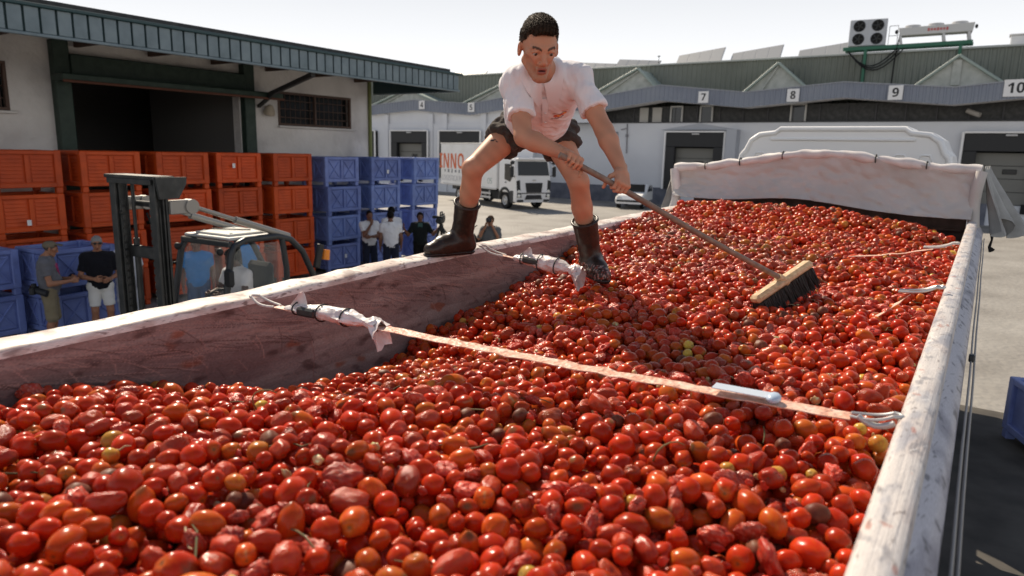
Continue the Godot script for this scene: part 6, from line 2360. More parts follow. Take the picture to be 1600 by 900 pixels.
# ratchet wrapped in a plastic bag: a lumpy sleeve from a to b
func wrapped(o: Node3D, a: Vector3, b: Vector3, r: float, dirty: bool) -> void:
	var nz := noise(53 if dirty else 52, 1.0, 3)
	var d := (b - a).normalized()
	var s := d.cross(Vector3.UP).normalized()
	var u := s.cross(d)
	var prof := [[0.0, 0.3], [0.04, 0.42], [0.1, 0.5], [0.2, 0.72], [0.35, 0.85], [0.52, 1.0], [0.66, 1.05], [0.78, 0.8], [0.86, 0.46], [0.9, 0.62], [0.96, 0.95], [1.0, 0.7]]
	var rows := []
	for i in prof.size() * 3 - 2:
		var q: int = mini(i / 3, prof.size() - 2)
		var f := (i - q * 3) / 3.0
		var v: float = lerpf(prof[q][0], prof[q + 1][0], f)
		var rad: float = lerpf(prof[q][1], prof[q + 1][1], f) * r
		var line := []
		for k in 25:
			var an := TAU * k / 24.0
			var crease := 1.0 + 0.3 * nz.get_noise_2d(cos(an) * 2.2 + v * 6.0, sin(an) * 2.2 + v * 9.0) + 0.08 * sin(an * 5.0 + v * 13.0)
			line.append(a.lerp(b, v) + (s * cos(an) * 1.05 + u * sin(an) * 0.8) * rad * crease + Vector3(0, 0.01 * sin(v * PI), 0))
		rows.append(line)
	var m := MB.new()
	m.sheet(rows)
	var bagm := grain(mat(Color.WHITE, 0.35, 0.0, 0.5), ntex(54, 0.02, [[0.0, lin(0.5, 0.32, 0.3) if dirty else lin(0.6, 0.55, 0.55)], [0.5, lin(0.74, 0.68, 0.66)], [1.0, lin(0.82, 0.8, 0.8)]]), 2.0)
	bumpy(bagm, nnorm(55, 0.03, 5.0, 256), 0.6)
	bagm.backlight_enabled = true
	bagm.backlight = Color(0.2, 0.18, 0.18)
	var bag := part("plastic_bag", m, bagm, o)
	# loose corner of the bag and its frilled mouth
	var fr := []
	for i in 5:
		var v := i / 4.0
		var line := []
		for k in 19:
			var an := TAU * k / 18.0
			var rad := r * (0.55 + 0.75 * v) * (1.0 + 0.22 * sin(an * 5.0 + 1.0) + 0.25 * nz.get_noise_2d(cos(an) * 3.0, sin(an) * 3.0 + v))
			line.append(b + d * (v * 0.05 - 0.03) + (s * cos(an) + u * sin(an)) * rad - Vector3(0, 0.035 * v, 0))
		fr.append(line)
	var fm := MB.new()
	fm.sheet(fr, 0.0015)
	part("bag_mouth", fm, bagm, bag)
	var cn := MB.new()
	var c0 := a.lerp(b, 0.08)
	cn.sheet([[c0 - d * 0.02 + u * 0.01, c0 + d * 0.03 + u * 0.015, c0 + d * 0.08 + u * 0.02], [c0 + u * 0.04 + d * 0.02 + s * 0.01, c0 + u * 0.05 + d * 0.05, c0 + u * 0.04 + d * 0.08], [c0 + u * 0.075 + d * 0.055 + s * 0.01, c0 + u * 0.08 + d * 0.06, c0 + u * 0.07 + d * 0.07]], 0.0015)
	part("bag_corner", cn, bagm, bag)
	for v in [0.14, 0.42, 0.68]:
		var rr: float = r * (0.72 if v < 0.2 else 0.98)
		var c := a.lerp(b, v)
		var ring := []
		for k in 19:
			var an := TAU * k / 18.0
			ring.append(c + (s * cos(an) * 1.08 + u * sin(an) * 0.88) * rr * 1.06 + Vector3(0, 0.008, 0))
		var tm := MB.new()
		tm.tube(ring, 0.0035, 5, false)
		part("cable_tie", tm, M.black, bag)
	var rt := MB.new()
	rt.box(a.lerp(b, 0.3) + u * r * 0.2 + s * r * 0.7, Vector3(0.1, 0.035, 0.03), 0.008, Basis(d, u, s))
	part("ratchet", rt, M.steel_dark, o)

func straps() -> void:
	var web := grain(mat(Color.WHITE, 0.5, 0.0, 0.5), ntex(56, 0.02, [[0.0, lin(0.5, 0.2, 0.12)], [0.35, lin(0.68, 0.36, 0.25)], [0.7, lin(0.74, 0.48, 0.37)], [1.0, lin(0.8, 0.66, 0.58)]]), 1.3)
	bumpy(web, nnorm(57, 0.1, 4.0, 256), 0.6)
	var pale := grain(mat(Color.WHITE, 0.55, 0.0, 0.3), ntex(58, 0.03, [[0.0, lin(0.42, 0.36, 0.33)], [0.5, lin(0.62, 0.58, 0.55)], [1.0, lin(0.75, 0.73, 0.71)]]), 3.0)
	# near strap
	var a := thing("ratchet_strap", "long faded orange strap stretched across the near part of the load", "strap")
	var L := Vector3(-2.425, 2.668, -1.7)
	var R := Vector3(-0.15, 2.676, -1.84)
	var mid := L.lerp(R, 0.27) + Vector3(0, -0.004, 0)
	var e0 := L.lerp(R, 0.955)
	part("webbing", band(line_path(mid, e0 + Vector3(0.03, -0.004, 0), 40, 0.006, 0.005, 3), 0.06), web, a)
	part("webbing_end", band([L.lerp(R, 0.045), L.lerp(R, 0.07), L.lerp(R, 0.1)], 0.042), web, a)
	var h := MB.new()
	hook(h, L + Vector3(-0.02, 0.0, 0), (R - L).normalized(), 0.85)
	part("hook", h, pale, a)
	wrapped(a, L.lerp(R, 0.07), L.lerp(R, 0.285), 0.036, false)
	var h2 := MB.new()
	hook(h2, R + Vector3(0.02, 0.0, 0), (L - R).normalized(), 0.62)
	var cl := []
	for k in 7:
		var u := k / 6.0
		cl.append(R + Vector3(-0.055 + 0.08 * u, 0.004 - 0.016 * sin(u * PI), 0.02))
	h2.tube(cl, 0.008, 8)
	part("hook", h2, M.zinc, a)
	var lb := band([L.lerp(R, 0.818), L.lerp(R, 0.84), L.lerp(R, 0.865), L.lerp(R, 0.882)], 0.05, 0.002, 0.01)
	part("plastic_label", lb, mat(lin(0.5, 0.56, 0.64), 0.3), a)
	var lc := MB.new()
	lc.ball(L.lerp(R, 0.888) + Vector3(0, 0.008, 0.01), Vector3(0.02, 0.014, 0.03), 10)
	part("label_fold", lc, mat(lin(0.45, 0.55, 0.68), 0.25), a)
	# second strap, half buried under the man's boot
	var b := thing("ratchet_strap", "bag wrapped strap by the worker's boot, mostly buried in tomatoes", "strap")
	var L2 := Vector3(-2.44, 2.722, -3.25)
	var M2 := Vector3(-1.84, 2.655, -3.33)
	var h3 := MB.new()
	hook(h3, L2, (M2 - L2).normalized(), 0.95)
	part("hook", h3, pale, b)
	part("webbing_end", band([L2.lerp(M2, 0.2), L2.lerp(M2, 0.3), L2.lerp(M2, 0.42)], 0.035), web, b)
	wrapped(b, L2.lerp(M2, 0.34), L2.lerp(M2, 1.0), 0.05, true)
	var R2 := Vector3(-0.15, 2.735, -3.5)
	part("webbing", band(line_path(Vector3(-0.42, surf(-0.42, -3.49) + 0.02, -3.49), R2 + Vector3(-0.1, -0.02, 0), 10, 0.01, 0.01, 4), 0.04), web, b)
	var h4 := MB.new()
	hook(h4, R2, Vector3(-1, -0.05, 0), 0.95)
	part("hook", h4, M.steel, b)
	# third strap
	var c := thing("ratchet_strap", "short visible stretch of faded strap beyond the broom by the far rim", "strap")
	var R3 := Vector3(-0.16, 2.79, -4.93)
	part("webbing", band(line_path(Vector3(-0.72, surf(-0.72, -4.9) + 0.045, -4.9), R3 + Vector3(-0.1, -0.015, 0), 10, 0.01, 0.01, 5), 0.045), web, c)
	var h5 := MB.new()
	hook(h5, R3, Vector3(-1, -0.05, 0), 1.0)
	part("hook", h5, pale, c)

func broom() -> void:
	var o := thing("push_broom", "wooden push broom with dark bristles held by the worker", "broom")
	var a := Vector3(-1.515, 3.293, -2.54)
	var b := Vector3(-0.815, 2.712, -3.545)
	var wood := grain(mat(Color.WHITE, 0.6), ntex(59, 0.02, [[0.0, lin(0.1, 0.065, 0.045)], [0.5, lin(0.22, 0.15, 0.11)], [1.0, lin(0.34, 0.25, 0.18)]]), 2.0)
	var h := MB.new()
	var pth := []
	for i in 13:
		pth.append(a.lerp(b, i / 12.0) + Vector3(0, 0.004 * sin(i * 0.6), 0))
	h.tube(pth, 0.0135, 12)
	part("handle", h, wood, o)
	var e0 := Vector3(-0.885, 2.622, -3.36)
	var e1 := Vector3(-0.735, 2.772, -3.77)
	var ax := (e1 - e0).normalized()
	var hd := (b - a).normalized()
	var down := Vector3(0.12, -1.0, 0.1)
	down = (down - ax * down.dot(ax)).normalized()
	var sd := down.cross(ax).normalized()
	var lightw := grain(mat(Color.WHITE, 0.55), ntex(60, 0.03, [[0.0, lin(0.3, 0.15, 0.07)], [0.3, lin(0.5, 0.33, 0.17)], [0.7, lin(0.64, 0.46, 0.27)], [1.0, lin(0.72, 0.56, 0.36)]]), 2.4)
	bumpy(lightw, nnorm(61, 0.05, 4.0, 256), 0.5)
	var c := (e0 + e1) / 2
	var bk := MB.new()
	bk.box(c, Vector3((e1 - e0).length(), 0.042, 0.062), 0.014, Basis(ax, -down, sd))
	part("head_block", bk, lightw, o)
	var so := MB.new()
	so.tube([b - hd * 0.02, b + hd * 0.04, c + hd * 0.0 - down * 0.01], [0.021, 0.024, 0.028], 10)
	part("socket", so, lightw, o)
	var br := MB.new()
	var r := RandomNumberGenerator.new()
	r.seed = 5
	for i in 1500:
		var u := r.randf_range(-0.485, 0.485)
		var w := r.randf_range(-0.027, 0.027)
		var p := c + ax * u * (e1 - e0).length() + sd * w + down * 0.02
		var q := p + down * r.randf_range(0.085, 0.115) + sd * (w * 0.7 + r.randfn() * 0.008) + ax * r.randfn() * 0.009
		br.col = Color(0.02, 0.018, 0.016) * r.randf_range(0.5, 2.2)
		br.tube([p, q], [0.0022, 0.0014], 4, false)
	var bristle := part("bristles", br, vmat(0.6), o)
	bristle.set_meta("kind", "stuff")

# ---------------------------------------------------------------- the man on the load
func worker() -> void:
	var o := thing("person", "man in white polo and rolled dark shorts sweeping tomatoes with a broom", "person")
	# he faces the camera, so his right is on the picture's left
	var J := {"head": Vector3(-1.683, 3.738, -2.615), "neck": Vector3(-1.80, 3.668, -2.83), "chest": Vector3(-1.905, 3.605, -2.99), "pelv": Vector3(-2.16, 3.47, -3.35),
		"hipR": Vector3(-2.245, 3.434, -3.29), "kneeR": Vector3(-2.317, 3.206, -2.98), "ankR": Vector3(-2.483, 2.808, -3.098), "toeR": Vector3(-2.545, 2.752, -2.905),
		"hipL": Vector3(-2.06, 3.425, -3.375), "kneeL": Vector3(-1.824, 3.153, -3.262), "ankL": Vector3(-1.84, 2.705, -3.476), "toeL": Vector3(-1.70, 2.645, -3.36),
		"shR": Vector3(-1.898, 3.612, -2.765), "elR": Vector3(-1.775, 3.367, -2.655), "wrR": Vector3(-1.538, 3.291, -2.649),
		"shL": Vector3(-1.672, 3.64, -2.945), "elL": Vector3(-1.50, 3.406, -2.905), "wrL": Vector3(-1.364, 3.226, -2.827)}
	var hdir := Vector3(0.70, -0.581, -1.005).normalized()      # along the broom handle
	var tocam := (Vector3(0, 3.3, 0) - Vector3(-1.5, 3.25, -2.65)).normalized()
	J.hdR = Vector3(0.807, -0.047, 0.589)
	J.hpR = Vector3(-0.288, -0.902, 0.321)
	J.htR = 1.0
	J.hcR = 1.15
	J.hdL = Vector3(0.411, -0.635, 0.654)
	J.hpL = Vector3(-0.751, -0.642, -0.152)
	J.htL = -1.0
	J.hcL = 1.2
	J.look = Vector3(0.70, -0.44, 0.62)
	J.headup = Vector3(-0.1, 0.98, -0.05)
	var skin := Color(0.52, 0.255, 0.155)
	figure(o, J, {"skin": skin, "cell": 0.0095, "head_cell": 0.0034, "hand_cell": 0.0034, "hand_size": 0.97, "head_size": 1.02, "hair": Color(0.042, 0.029, 0.021), "hair_len": 0.004, "crop": true, "beard": 0.5, "custom": true})
	var side: Vector3 = (J.shL - J.shR).normalized()
	var upv: Vector3 = (J.neck - J.pelv).normalized()
	var front: Vector3 = J.front
	# polo shirt
	var bb := bounds(J, ["neck", "chest", "pelv", "shL", "shR", "elL", "elR"], 0.2)
	var sf := Field.new(bb[0], bb[1], 0.0065)
	torso_caps(sf, J, 0.006)
	var hang := Vector3(0.04, -0.05, 0.05)
	sf.cap(J.chest + hang * 0.5, J.pelv.lerp(J.chest, 0.3) + hang * 1.1, 0.12, 0.125, 0.06)
	for s in ["L", "R"]:
		sf.cap(J["sh" + s], J["sh" + s].lerp(J["el" + s], 0.62), 0.06, 0.065, 0.03, true)
	sf.plane(J.pelv.lerp(J.chest, 0.16), (J.pelv - J.chest).normalized())
	var nk := (J.head - J.neck as Vector3).normalized()
	sf.ell(J.neck + nk * 0.075 + front * 0.02, Vector3(0.075, 0.06, 0.075), Basis(), 0.015, true)
	var wn := noise(81, 1.0, 2)
	var lc: Vector3 = J.chest + front * 0.13 + side * 0.075 + upv * 0.045
	var collar_c: Vector3 = J.neck
	var sa := Acc.new()
	sa.add(sf, Transform3D(), func(p: Vector3, n: Vector3) -> Color:
		var c := Color(0.8, 0.765, 0.775)
		if n.dot(front) > 0.2:
			var u := (p - lc).dot(side) / 0.046
			var v := (p - lc).dot(upv) / 0.034
			if absf(u) < 1.1 and absf(v) < 1.3:
				# a printed emblem: red and orange fruit between dark strokes
				var r2 := pow((u - 0.1) / 0.75, 2.0) + pow((v + 0.25) / 0.4, 2.0)
				if r2 < 1.0:
					c = Color(0.62, 0.1, 0.03) if sin(u * 9.0 + v * 4.0) > -0.3 else Color(0.8, 0.4, 0.1)
				elif absf(v + 0.85 + 0.1 * u) < 0.1 and u > -0.9 and u < 0.55:
					c = Color(0.12, 0.09, 0.09)
				elif absf(v - 0.35 + 0.25 * u) < 0.12 and absf(u) < 0.75:
					c = Color(0.2, 0.1, 0.08)
				elif absf(v - 0.85 + 0.5 * (u - 0.5)) < 0.16 and u > 0.2 and u < 0.9:
					c = Color(0.72, 0.42, 0.36)
		return c, func(p: Vector3, _n: Vector3) -> float:
		var q := Vector3(p.dot(side), p.dot(upv), p.dot(front))
		return wn.get_noise_3d(q.x * 11.0 + q.y * 4.0, q.y * 6.0, q.z * 8.0) * 0.009 + wn.get_noise_3d(q.x * 22.0 + q.y * 20.0, q.y * 7.0, q.z * 10.0 + 50.0) * 0.006)
	part("shirt", sa.mesh(true), M.cloth, o)
	# collar flaps and placket
	var cm := mat(lin(0.8, 0.76, 0.77), 0.85, 0.0, 0.2)
	var nb: Vector3 = J.neck + front * 0.012
	for e: float in [-1.0, 1.0]:
		var rows := [[], [], [], [], []]
		for k in 17:
			var u := k / 16.0
			var an := lerpf(0.1, 3.05, u) * e
			var dir := (front - nk * front.dot(nk)).normalized() * cos(an) + side * sin(an)
			var tip := exp(-pow((u - 0.1) / 0.13, 2.0))
			var top := nb + nk * (0.052 + 0.01 * u) + dir * (0.06 + 0.004 * tip)
			var low := sf.hit(nb + dir * (0.105 + 0.03 * tip) + nk * 0.2, -nk, 0.004)
			rows[0].append(top)
			rows[1].append(top.lerp(low, 0.25) + nk * 0.007 + dir * 0.004)
			rows[2].append(top.lerp(low, 0.5) + nk * 0.008)
			rows[3].append(top.lerp(low, 0.8) + nk * 0.006)
			rows[4].append(low)
		var fb := MB.new()
		fb.sheet(rows, 0.003)
		part("collar", fb, cm, o)
	var strip := []
	for w: float in [-0.014, 0.014]:
		var line := []
		for k in 9:
			var q: Vector3 = J.neck.lerp(J.chest, 0.15 + 0.11 * k) + front * 0.35 + side * (w + 0.004)
			line.append(sf.hit(q, -front, 0.004) + front * 0.004)
		strip.append(line)
	var pk := MB.new()
	pk.sheet(strip, 0.003)
	part("placket", pk, cm, o)
	for i in 2:
		var bt := MB.new()
		var q := sf.hit(J.neck.lerp(J.chest, 0.5 + 0.36 * i) + front * 0.35 + side * 0.004, -front, 0.004) + front * 0.008
		bt.cyl(q, q + front * 0.003, 0.006, -1, 10)
		part("button", bt, M.white, o)
	# rolled shorts
	var hb := bounds(J, ["pelv", "hipL", "hipR", "kneeL", "kneeR"], 0.17)
	var hf := Field.new(hb[0], hb[1], 0.0085)
	hf.cap(J.hipL, J.hipR, 0.108, 0.112, 0.04)
	hf.cap(J.pelv - upv * 0.02, J.pelv.lerp(J.chest, 0.22), 0.12, 0.116, 0.05)
	for s in ["L", "R"]:
		var h0: Vector3 = J["hip" + s]
		var h1: Vector3 = h0.lerp(J["knee" + s], 0.4)
		hf.cap(h0, h1, 0.107, 0.101, 0.03, true)
		var d := (h1 - h0).normalized()
		var a1 := d.cross(front).normalized()
		var a2 := a1.cross(d)
		for k in 10:                                         # the rolled edge
			var t0 := TAU * k / 10
			var t1 := TAU * (k + 1) / 10
			hf.cap(h1 + (a1 * cos(t0) + a2 * sin(t0)) * 0.092 - d * 0.02, h1 + (a1 * cos(t1) + a2 * sin(t1)) * 0.092 - d * 0.02, 0.019, 0.019, 0.012)
	hf.cap(J.hipR - side * 0.1 + upv * 0.04, J.hipR - side * 0.1 - upv * 0.05, 0.045, 0.04, 0.03)
	hf.cap(J.hipL + side * 0.1 + upv * 0.03, J.hipL + side * 0.1 - upv * 0.06, 0.04, 0.035, 0.03)
	hf.plane(J.pelv.lerp(J.chest, 0.32), upv)
	var ha := Acc.new()
	ha.add(hf, Transform3D(), func(p: Vector3, _n: Vector3) -> Color:
		var k := 0.85 + 0.3 * wn.get_noise_3d(p.x * 30.0, p.y * 30.0, p.z * 30.0)
		return Color(0.072, 0.058, 0.05) * k, func(p: Vector3, _n: Vector3) -> float:
		return wn.get_noise_3d(p.x * 14.0, p.y * 22.0, p.z * 14.0) * 0.014)
	part("shorts", ha.mesh(true), M.cloth, o)
	# rubber boots
	var bm := vmat(0.36, 0.42)
	bumpy(bm, nnorm(82, 0.02, 3.0, 256), 0.12)
	bm.uv1_triplanar = true
	bm.uv1_scale = Vector3.ONE * 3.0
	for s in ["R", "L"]:
		var an: Vector3 = J["ank" + s]
		var kn: Vector3 = J["knee" + s]
		var to: Vector3 = J["toe" + s]
		var top := an.lerp(kn, 0.52)
		var heel := an + (an - to) * Vector3(0.22, 0, 0.22)
		heel.y = to.y + 0.004
		var bf := Field.new(an.min(to).min(top) - Vector3.ONE * 0.16, an.max(to).max(top) + Vector3.ONE * 0.16, 0.006)
		bf.cap(an, top, 0.055, 0.072, 0.03, true)
		bf.cap(heel + Vector3(0, 0.012, 0), to, 0.046, 0.044, 0.04)
		bf.cap(an, an.lerp(to, 0.62) + Vector3(0, 0.014, 0), 0.056, 0.044, 0.05)
		bf.plane(Vector3(0, to.y - 0.034, 0), Vector3.DOWN)
		var ba := Acc.new()
		var low := to.y
		var speckled: bool = s == "L"  # this boot gets pale and red specks low on the foot
		ba.add(bf, Transform3D(), func(p: Vector3, _n: Vector3) -> Color:
			var c := Color(0.03, 0.02, 0.018)
			var w := wn.get_noise_3d(p.x * 60.0, p.y * 60.0, p.z * 60.0)
			if speckled and w > 0.12 and p.y < low + 0.055:
				c = Color(0.3, 0.24, 0.22) if w > 0.3 else Color(0.2, 0.05, 0.035)
			elif w > 0.3:
				c = Color(0.045, 0.028, 0.023)
			return c, func(p: Vector3, _n: Vector3) -> float:
			var crease := sin((p - an).dot((kn - an).normalized()) * 95.0) * 0.0016 * (1.0 - smoothstep(0.1, 0.2, p.distance_to(an)))
			return crease + wn.get_noise_3d(p.x * 14.0, p.y * 14.0, p.z * 14.0) * 0.0025)
		var boot := part("boot", ba.mesh(true), bm, o)
		var ring := []
		var ax := (kn - an).normalized()
		var a1 := ax.cross(Vector3.FORWARD).normalized()
		var a2 := a1.cross(ax)
		for k in 25:
			ring.append(top + (a1 * cos(TAU * k / 24.0) + a2 * sin(TAU * k / 24.0)) * 0.0705)
		var rb := MB.new()
		rb.col = Color(0.035, 0.026, 0.022)
		rb.tube(ring, 0.0075, 8, false)
		part("boot_rim", rb, bm, boot)
		var sb := Field.new(heel.min(to) - Vector3.ONE * 0.09, heel.max(to) + Vector3.ONE * 0.09, 0.006)
		sb.cap(heel, to + (to - heel).normalized() * 0.004, 0.05, 0.049, 0.02)
		sb.plane(Vector3(0, to.y - 0.018, 0), Vector3.UP)
		sb.plane(Vector3(0, to.y - 0.04, 0), Vector3.DOWN)
		var so := Acc.new()
		so.add(sb, Transform3D(), func(_p: Vector3, _n: Vector3) -> Color: return Color(0.02, 0.017, 0.016))
		part("boot_sole", so, bm, boot)
	# small tattoo above his right knee, printed on the skin
	var ink := MB.new()
	var kt: Vector3 = J.hipR.lerp(J.kneeR, 0.52)
	var out := ((Vector3(0, 3.3, 0) - kt).normalized() + Vector3(-0.3, 0.3, 0.0)).normalized()
	var leg: Vector3 = (J.kneeR - J.hipR).normalized()
	out = (out - leg * out.dot(leg)).normalized()
	var ta := leg.cross(out)
	for st in [[-0.02, 0.004, -0.008, 0.002], [-0.004, -0.004, 0.008, 0.01], [0.0, 0.012, 0.016, 0.01], [0.01, 0.014, 0.014, 0.022]]:
		var q0: Vector3 = kt + out * 0.0715 + leg * st[1] + ta * st[0]
		var q1: Vector3 = kt + out * 0.0715 + leg * st[3] + ta * st[2]
		ink.bar(q0, q1, 0.005, 0.003, 0.0, out)
	part("tattoo", ink, mat(lin(0.03, 0.035, 0.04), 0.6), o)

# ---------------------------------------------------------------- people in the yard
func bystanders() -> void:
	var tan := Color(0.36, 0.17, 0.1)
	var dark := Color(0.2, 0.095, 0.06)
	var navy := Color(0.02, 0.025, 0.045)
	var wht := Color(0.74, 0.74, 0.76)
	# photographer in a cap, turned towards the man in black
	var o := thing("person", "man in a beige cap, grey shirt and khaki shorts carrying a camera", "person", Vector3(-12.35, 0, -4.78), 2.6)
	var J := stance(1.76)
	J.wrL = Vector3(0.05, 1.12, 0.32); J.elL = Vector3(0.24, 1.08, 0.04); J.wrR = Vector3(-0.1, 1.1, 0.34); J.elR = Vector3(-0.24, 1.08, 0.06)
	J.head += Vector3(0, -0.02, 0.05); J.belly = 0.02; J.look = Vector3(0.1, -0.3, 1); J.hcL = 0.8; J.hcR = 0.8
	figure(o, J, {"skin": tan, "shirt": Color(0.15, 0.15, 0.165), "legs": Color(0.24, 0.2, 0.13), "legs_to": 1.05, "hair": Color(0.1, 0.08, 0.07), "hair_len": 0.004, "shoes": Color(0.1, 0.09, 0.08)})
	var cap := MB.new()
	var hd: Vector3 = J.head
	cap.ball(hd + Vector3(0, 0.055, -0.01), Vector3(0.088, 0.075, 0.105), 14)
	cap.box(hd + Vector3(0, 0.06, 0.12), Vector3(0.14, 0.012, 0.1), 0.005, Basis(Vector3.RIGHT, 0.25))
	part("cap", cap, mat(lin(0.17, 0.14, 0.095), 0.85), o)
	var ly := MB.new()
	ly.tube([Vector3(0.07, 1.46, 0.0), Vector3(0.06, 1.36, 0.13), Vector3(0.0, 1.2, 0.16), Vector3(-0.06, 1.36, 0.13), Vector3(-0.07, 1.46, 0.0)], 0.012, 6)
	part("lanyard", ly, mat(lin(0.5, 0.05, 0.18), 0.7), o)
	var cmr := thing("camera", "black camera hanging at the hip of the man in the cap", "camera", Vector3(-12.3, 0.98, -4.55), 2.2)
	var cb := MB.new()
	cb.box(Vector3.ZERO, Vector3(0.17, 0.12, 0.08), 0.015)
	cb.box(Vector3(0, 0.08, 0), Vector3(0.07, 0.06, 0.06), 0.01)
	part("camera_body", cb, M.black, cmr)
	var cl := MB.new()
	cl.cyl(Vector3(0, 0, 0.03), Vector3(0, -0.05, 0.2), 0.05, 0.055, 14)
	part("lens", cl, M.black, cmr)
	var ph := thing("phone", "dark phone held between the two men by the blue crates", "phone", Vector3(-12.36, 1.13, -5.12), 0.6)
	var pb := MB.new()
	pb.box(Vector3.ZERO, Vector3(0.075, 0.012, 0.15), 0.005, Basis(Vector3.RIGHT, 0.4))
	part("case", pb, M.black, ph)
	var ps := MB.new()
	ps.box(Vector3(0, 0.008, 0), Vector3(0.065, 0.003, 0.135), 0.001, Basis(Vector3.RIGHT, 0.4))
	part("screen", ps, M.glass_dark, ph)
	# man in black with white shorts
	o = thing("person", "man in sunglasses with a black polo shirt and white shorts", "person", Vector3(-12.2, 0, -5.5), 1.25)
	J = stance(1.78)
	J.wrL = Vector3(0.1, 1.08, 0.28); J.elL = Vector3(0.29, 1.12, 0.02); J.wrR = Vector3(-0.1, 1.1, 0.3); J.elR = Vector3(-0.28, 1.12, 0.03)
	J.hcL = 0.9; J.hcR = 0.9; J.look = Vector3(-0.15, -0.35, 1)
	figure(o, J, {"skin": tan, "shirt": Color(0.012, 0.013, 0.016), "legs": Color(0.72, 0.71, 0.68), "legs_to": 0.8, "hair": Color(0.3, 0.29, 0.28), "hair_len": 0.006, "sleeve": 0.75})
	var gl := MB.new()
	for e: float in [-1.0, 1.0]:
		gl.ball(J.head + Vector3(e * 0.034, 0.008, 0.092), Vector3(0.028, 0.02, 0.012), 10)
		gl.bar(J.head + Vector3(e * 0.06, 0.01, 0.085), J.head + Vector3(e * 0.08, 0.012, -0.01), 0.006, 0.01)
	gl.bar(J.head + Vector3(-0.03, 0.012, 0.1), J.head + Vector3(0.03, 0.012, 0.1), 0.006, 0.008)
	part("sunglasses", gl, M.black, o)
	var wa := MB.new()
	wa.cyl(J.wrL - Vector3(-0.025, 0, 0.04), J.wrL - Vector3(-0.04, 0, 0.07), 0.036, -1, 12)
	part("watch", wa, M.steel, o)
	# someone in white half hidden behind the mast
	o = thing("person", "person in a white shirt mostly hidden by the forklift mast, arm stretched out", "person", Vector3(-12.75, 0, -6.2), 1.0)
	J = stance(1.7)
	J.elR = Vector3(-0.46, 1.36, 0.08); J.wrR = Vector3(-0.72, 1.36, 0.14)
	figure(o, J, {"skin": dark, "shirt": wht, "legs": Color(0.6, 0.6, 0.62), "hair": Color(0.012, 0.01, 0.008), "sleeve": 0.9})
	# two helpers in blue shirts behind the forklift
	o = thing("person", "helper in a bright blue shirt and jeans shorts seen through the forklift cab", "person", Vector3(-11.35, 0, -6.75), 1.0)
	J = stance(1.72)
	figure(o, J, {"skin": dark, "shirt": Color(0.04, 0.21, 0.5), "legs": Color(0.06, 0.1, 0.19), "legs_to": 1.05, "hair": Color(0.012, 0.01, 0.008)})
	o = thing("person", "second helper in blue, only head and shoulder above the forklift roof", "person", Vector3(-11.45, 0, -7.78), 1.3)
	J = stance(1.74)
	figure(o, J, {"skin": dark, "shirt": Color(0.05, 0.23, 0.52), "legs": Color(0.06, 0.09, 0.16), "hair": Color(0.012, 0.01, 0.008)})
	# the forklift driver, sitting
	o = thing("person", "dark haired forklift driver in a white shirt sitting in the cab", "person", Vector3(-8.3, 0.0, -5.55), 0.07)
	J = stance(1.7)
	for k in J:
		J[k].y += 0.27 if not (k.begins_with("knee") or k.begins_with("ank") or k.begins_with("toe") or k.begins_with("hip")) else 0.0
	J.hipL = Vector3(0.09, 1.2, 0.0); J.hipR = Vector3(-0.09, 1.2, 0.0); J.pelv = Vector3(0, 1.22, -0.02)
	J.chest = Vector3(0, 1.5, 0.03); J.neck = Vector3(0, 1.67, 0.06); J.head = Vector3(0.02, 1.82, 0.13)
	J.shL = Vector3(0.18, 1.6, 0.05); J.shR = Vector3(-0.18, 1.6, 0.05); J.elL = Vector3(0.26, 1.36, 0.16); J.elR = Vector3(-0.26, 1.36, 0.16)
	J.wrL = Vector3(0.14, 1.36, 0.4); J.wrR = Vector3(-0.14, 1.36, 0.4)
	J.kneeL = Vector3(0.13, 1.2, 0.44); J.kneeR = Vector3(-0.13, 1.2, 0.44); J.ankL = Vector3(0.13, 0.82, 0.5); J.ankR = Vector3(-0.13, 0.82, 0.5)
	J.toeL = Vector3(0.13, 0.79, 0.66); J.toeR = Vector3(-0.13, 0.79, 0.66)
	J.look = Vector3(-0.25, -0.3, 1.0)
	J.hcL = 1.0; J.hcR = 1.0
	figure(o, J, {"skin": Color(0.1, 0.05, 0.035), "shirt": wht, "legs": navy, "hair": Color(0.01, 0.009, 0.008), "hair_len": 0.02})
	# three men in white talking by the blue crates
	o = thing("person", "man in a white shirt with one hand at his chin by the blue crates", "person", Vector3(-13.0, 0, -12.45), 1.15)
	J = stance(1.76)
	J.elR = Vector3(-0.2, 1.14, 0.18); J.wrR = Vector3(0.0, 1.46, 0.17); J.elL = Vector3(0.22, 1.12, 0.1); J.wrL = Vector3(-0.08, 1.12, 0.24); J.belly = 0.02
	J.hcR = 1.1; J.hdR = Vector3(0.1, 1, 0.05); J.hpR = Vector3(0, 0, -1); J.hcL = 0.7
	figure(o, J, {"skin": dark, "shirt": wht, "legs": navy, "hair": Color(0.015, 0.012, 0.01)})
	o = thing("person", "man in a white shirt and dark trousers with his back to the camera", "person", Vector3(-12.2, 0, -12.4), -2.3)
	J = stance(1.8)
	figure(o, J, {"skin": dark, "shirt": wht, "legs": navy, "hair": Color(0.012, 0.01, 0.009), "hair_len": 0.014})
	o = thing("person", "third man in white, dark haired, standing behind the one with his back turned", "person", Vector3(-12.85, 0, -13.1), -2.0)
	J = stance(1.83)
	figure(o, J, {"skin": dark, "shirt": wht, "legs": navy, "hair": Color(0.012, 0.01, 0.009), "hair_len": 0.018})
	# reporter in black, one arm raised
	o = thing("person", "person in dark clothes gesturing with one raised arm beside the video camera", "person", Vector3(-12.35, 0, -13.65), 0.75)
	J = stance(1.68)
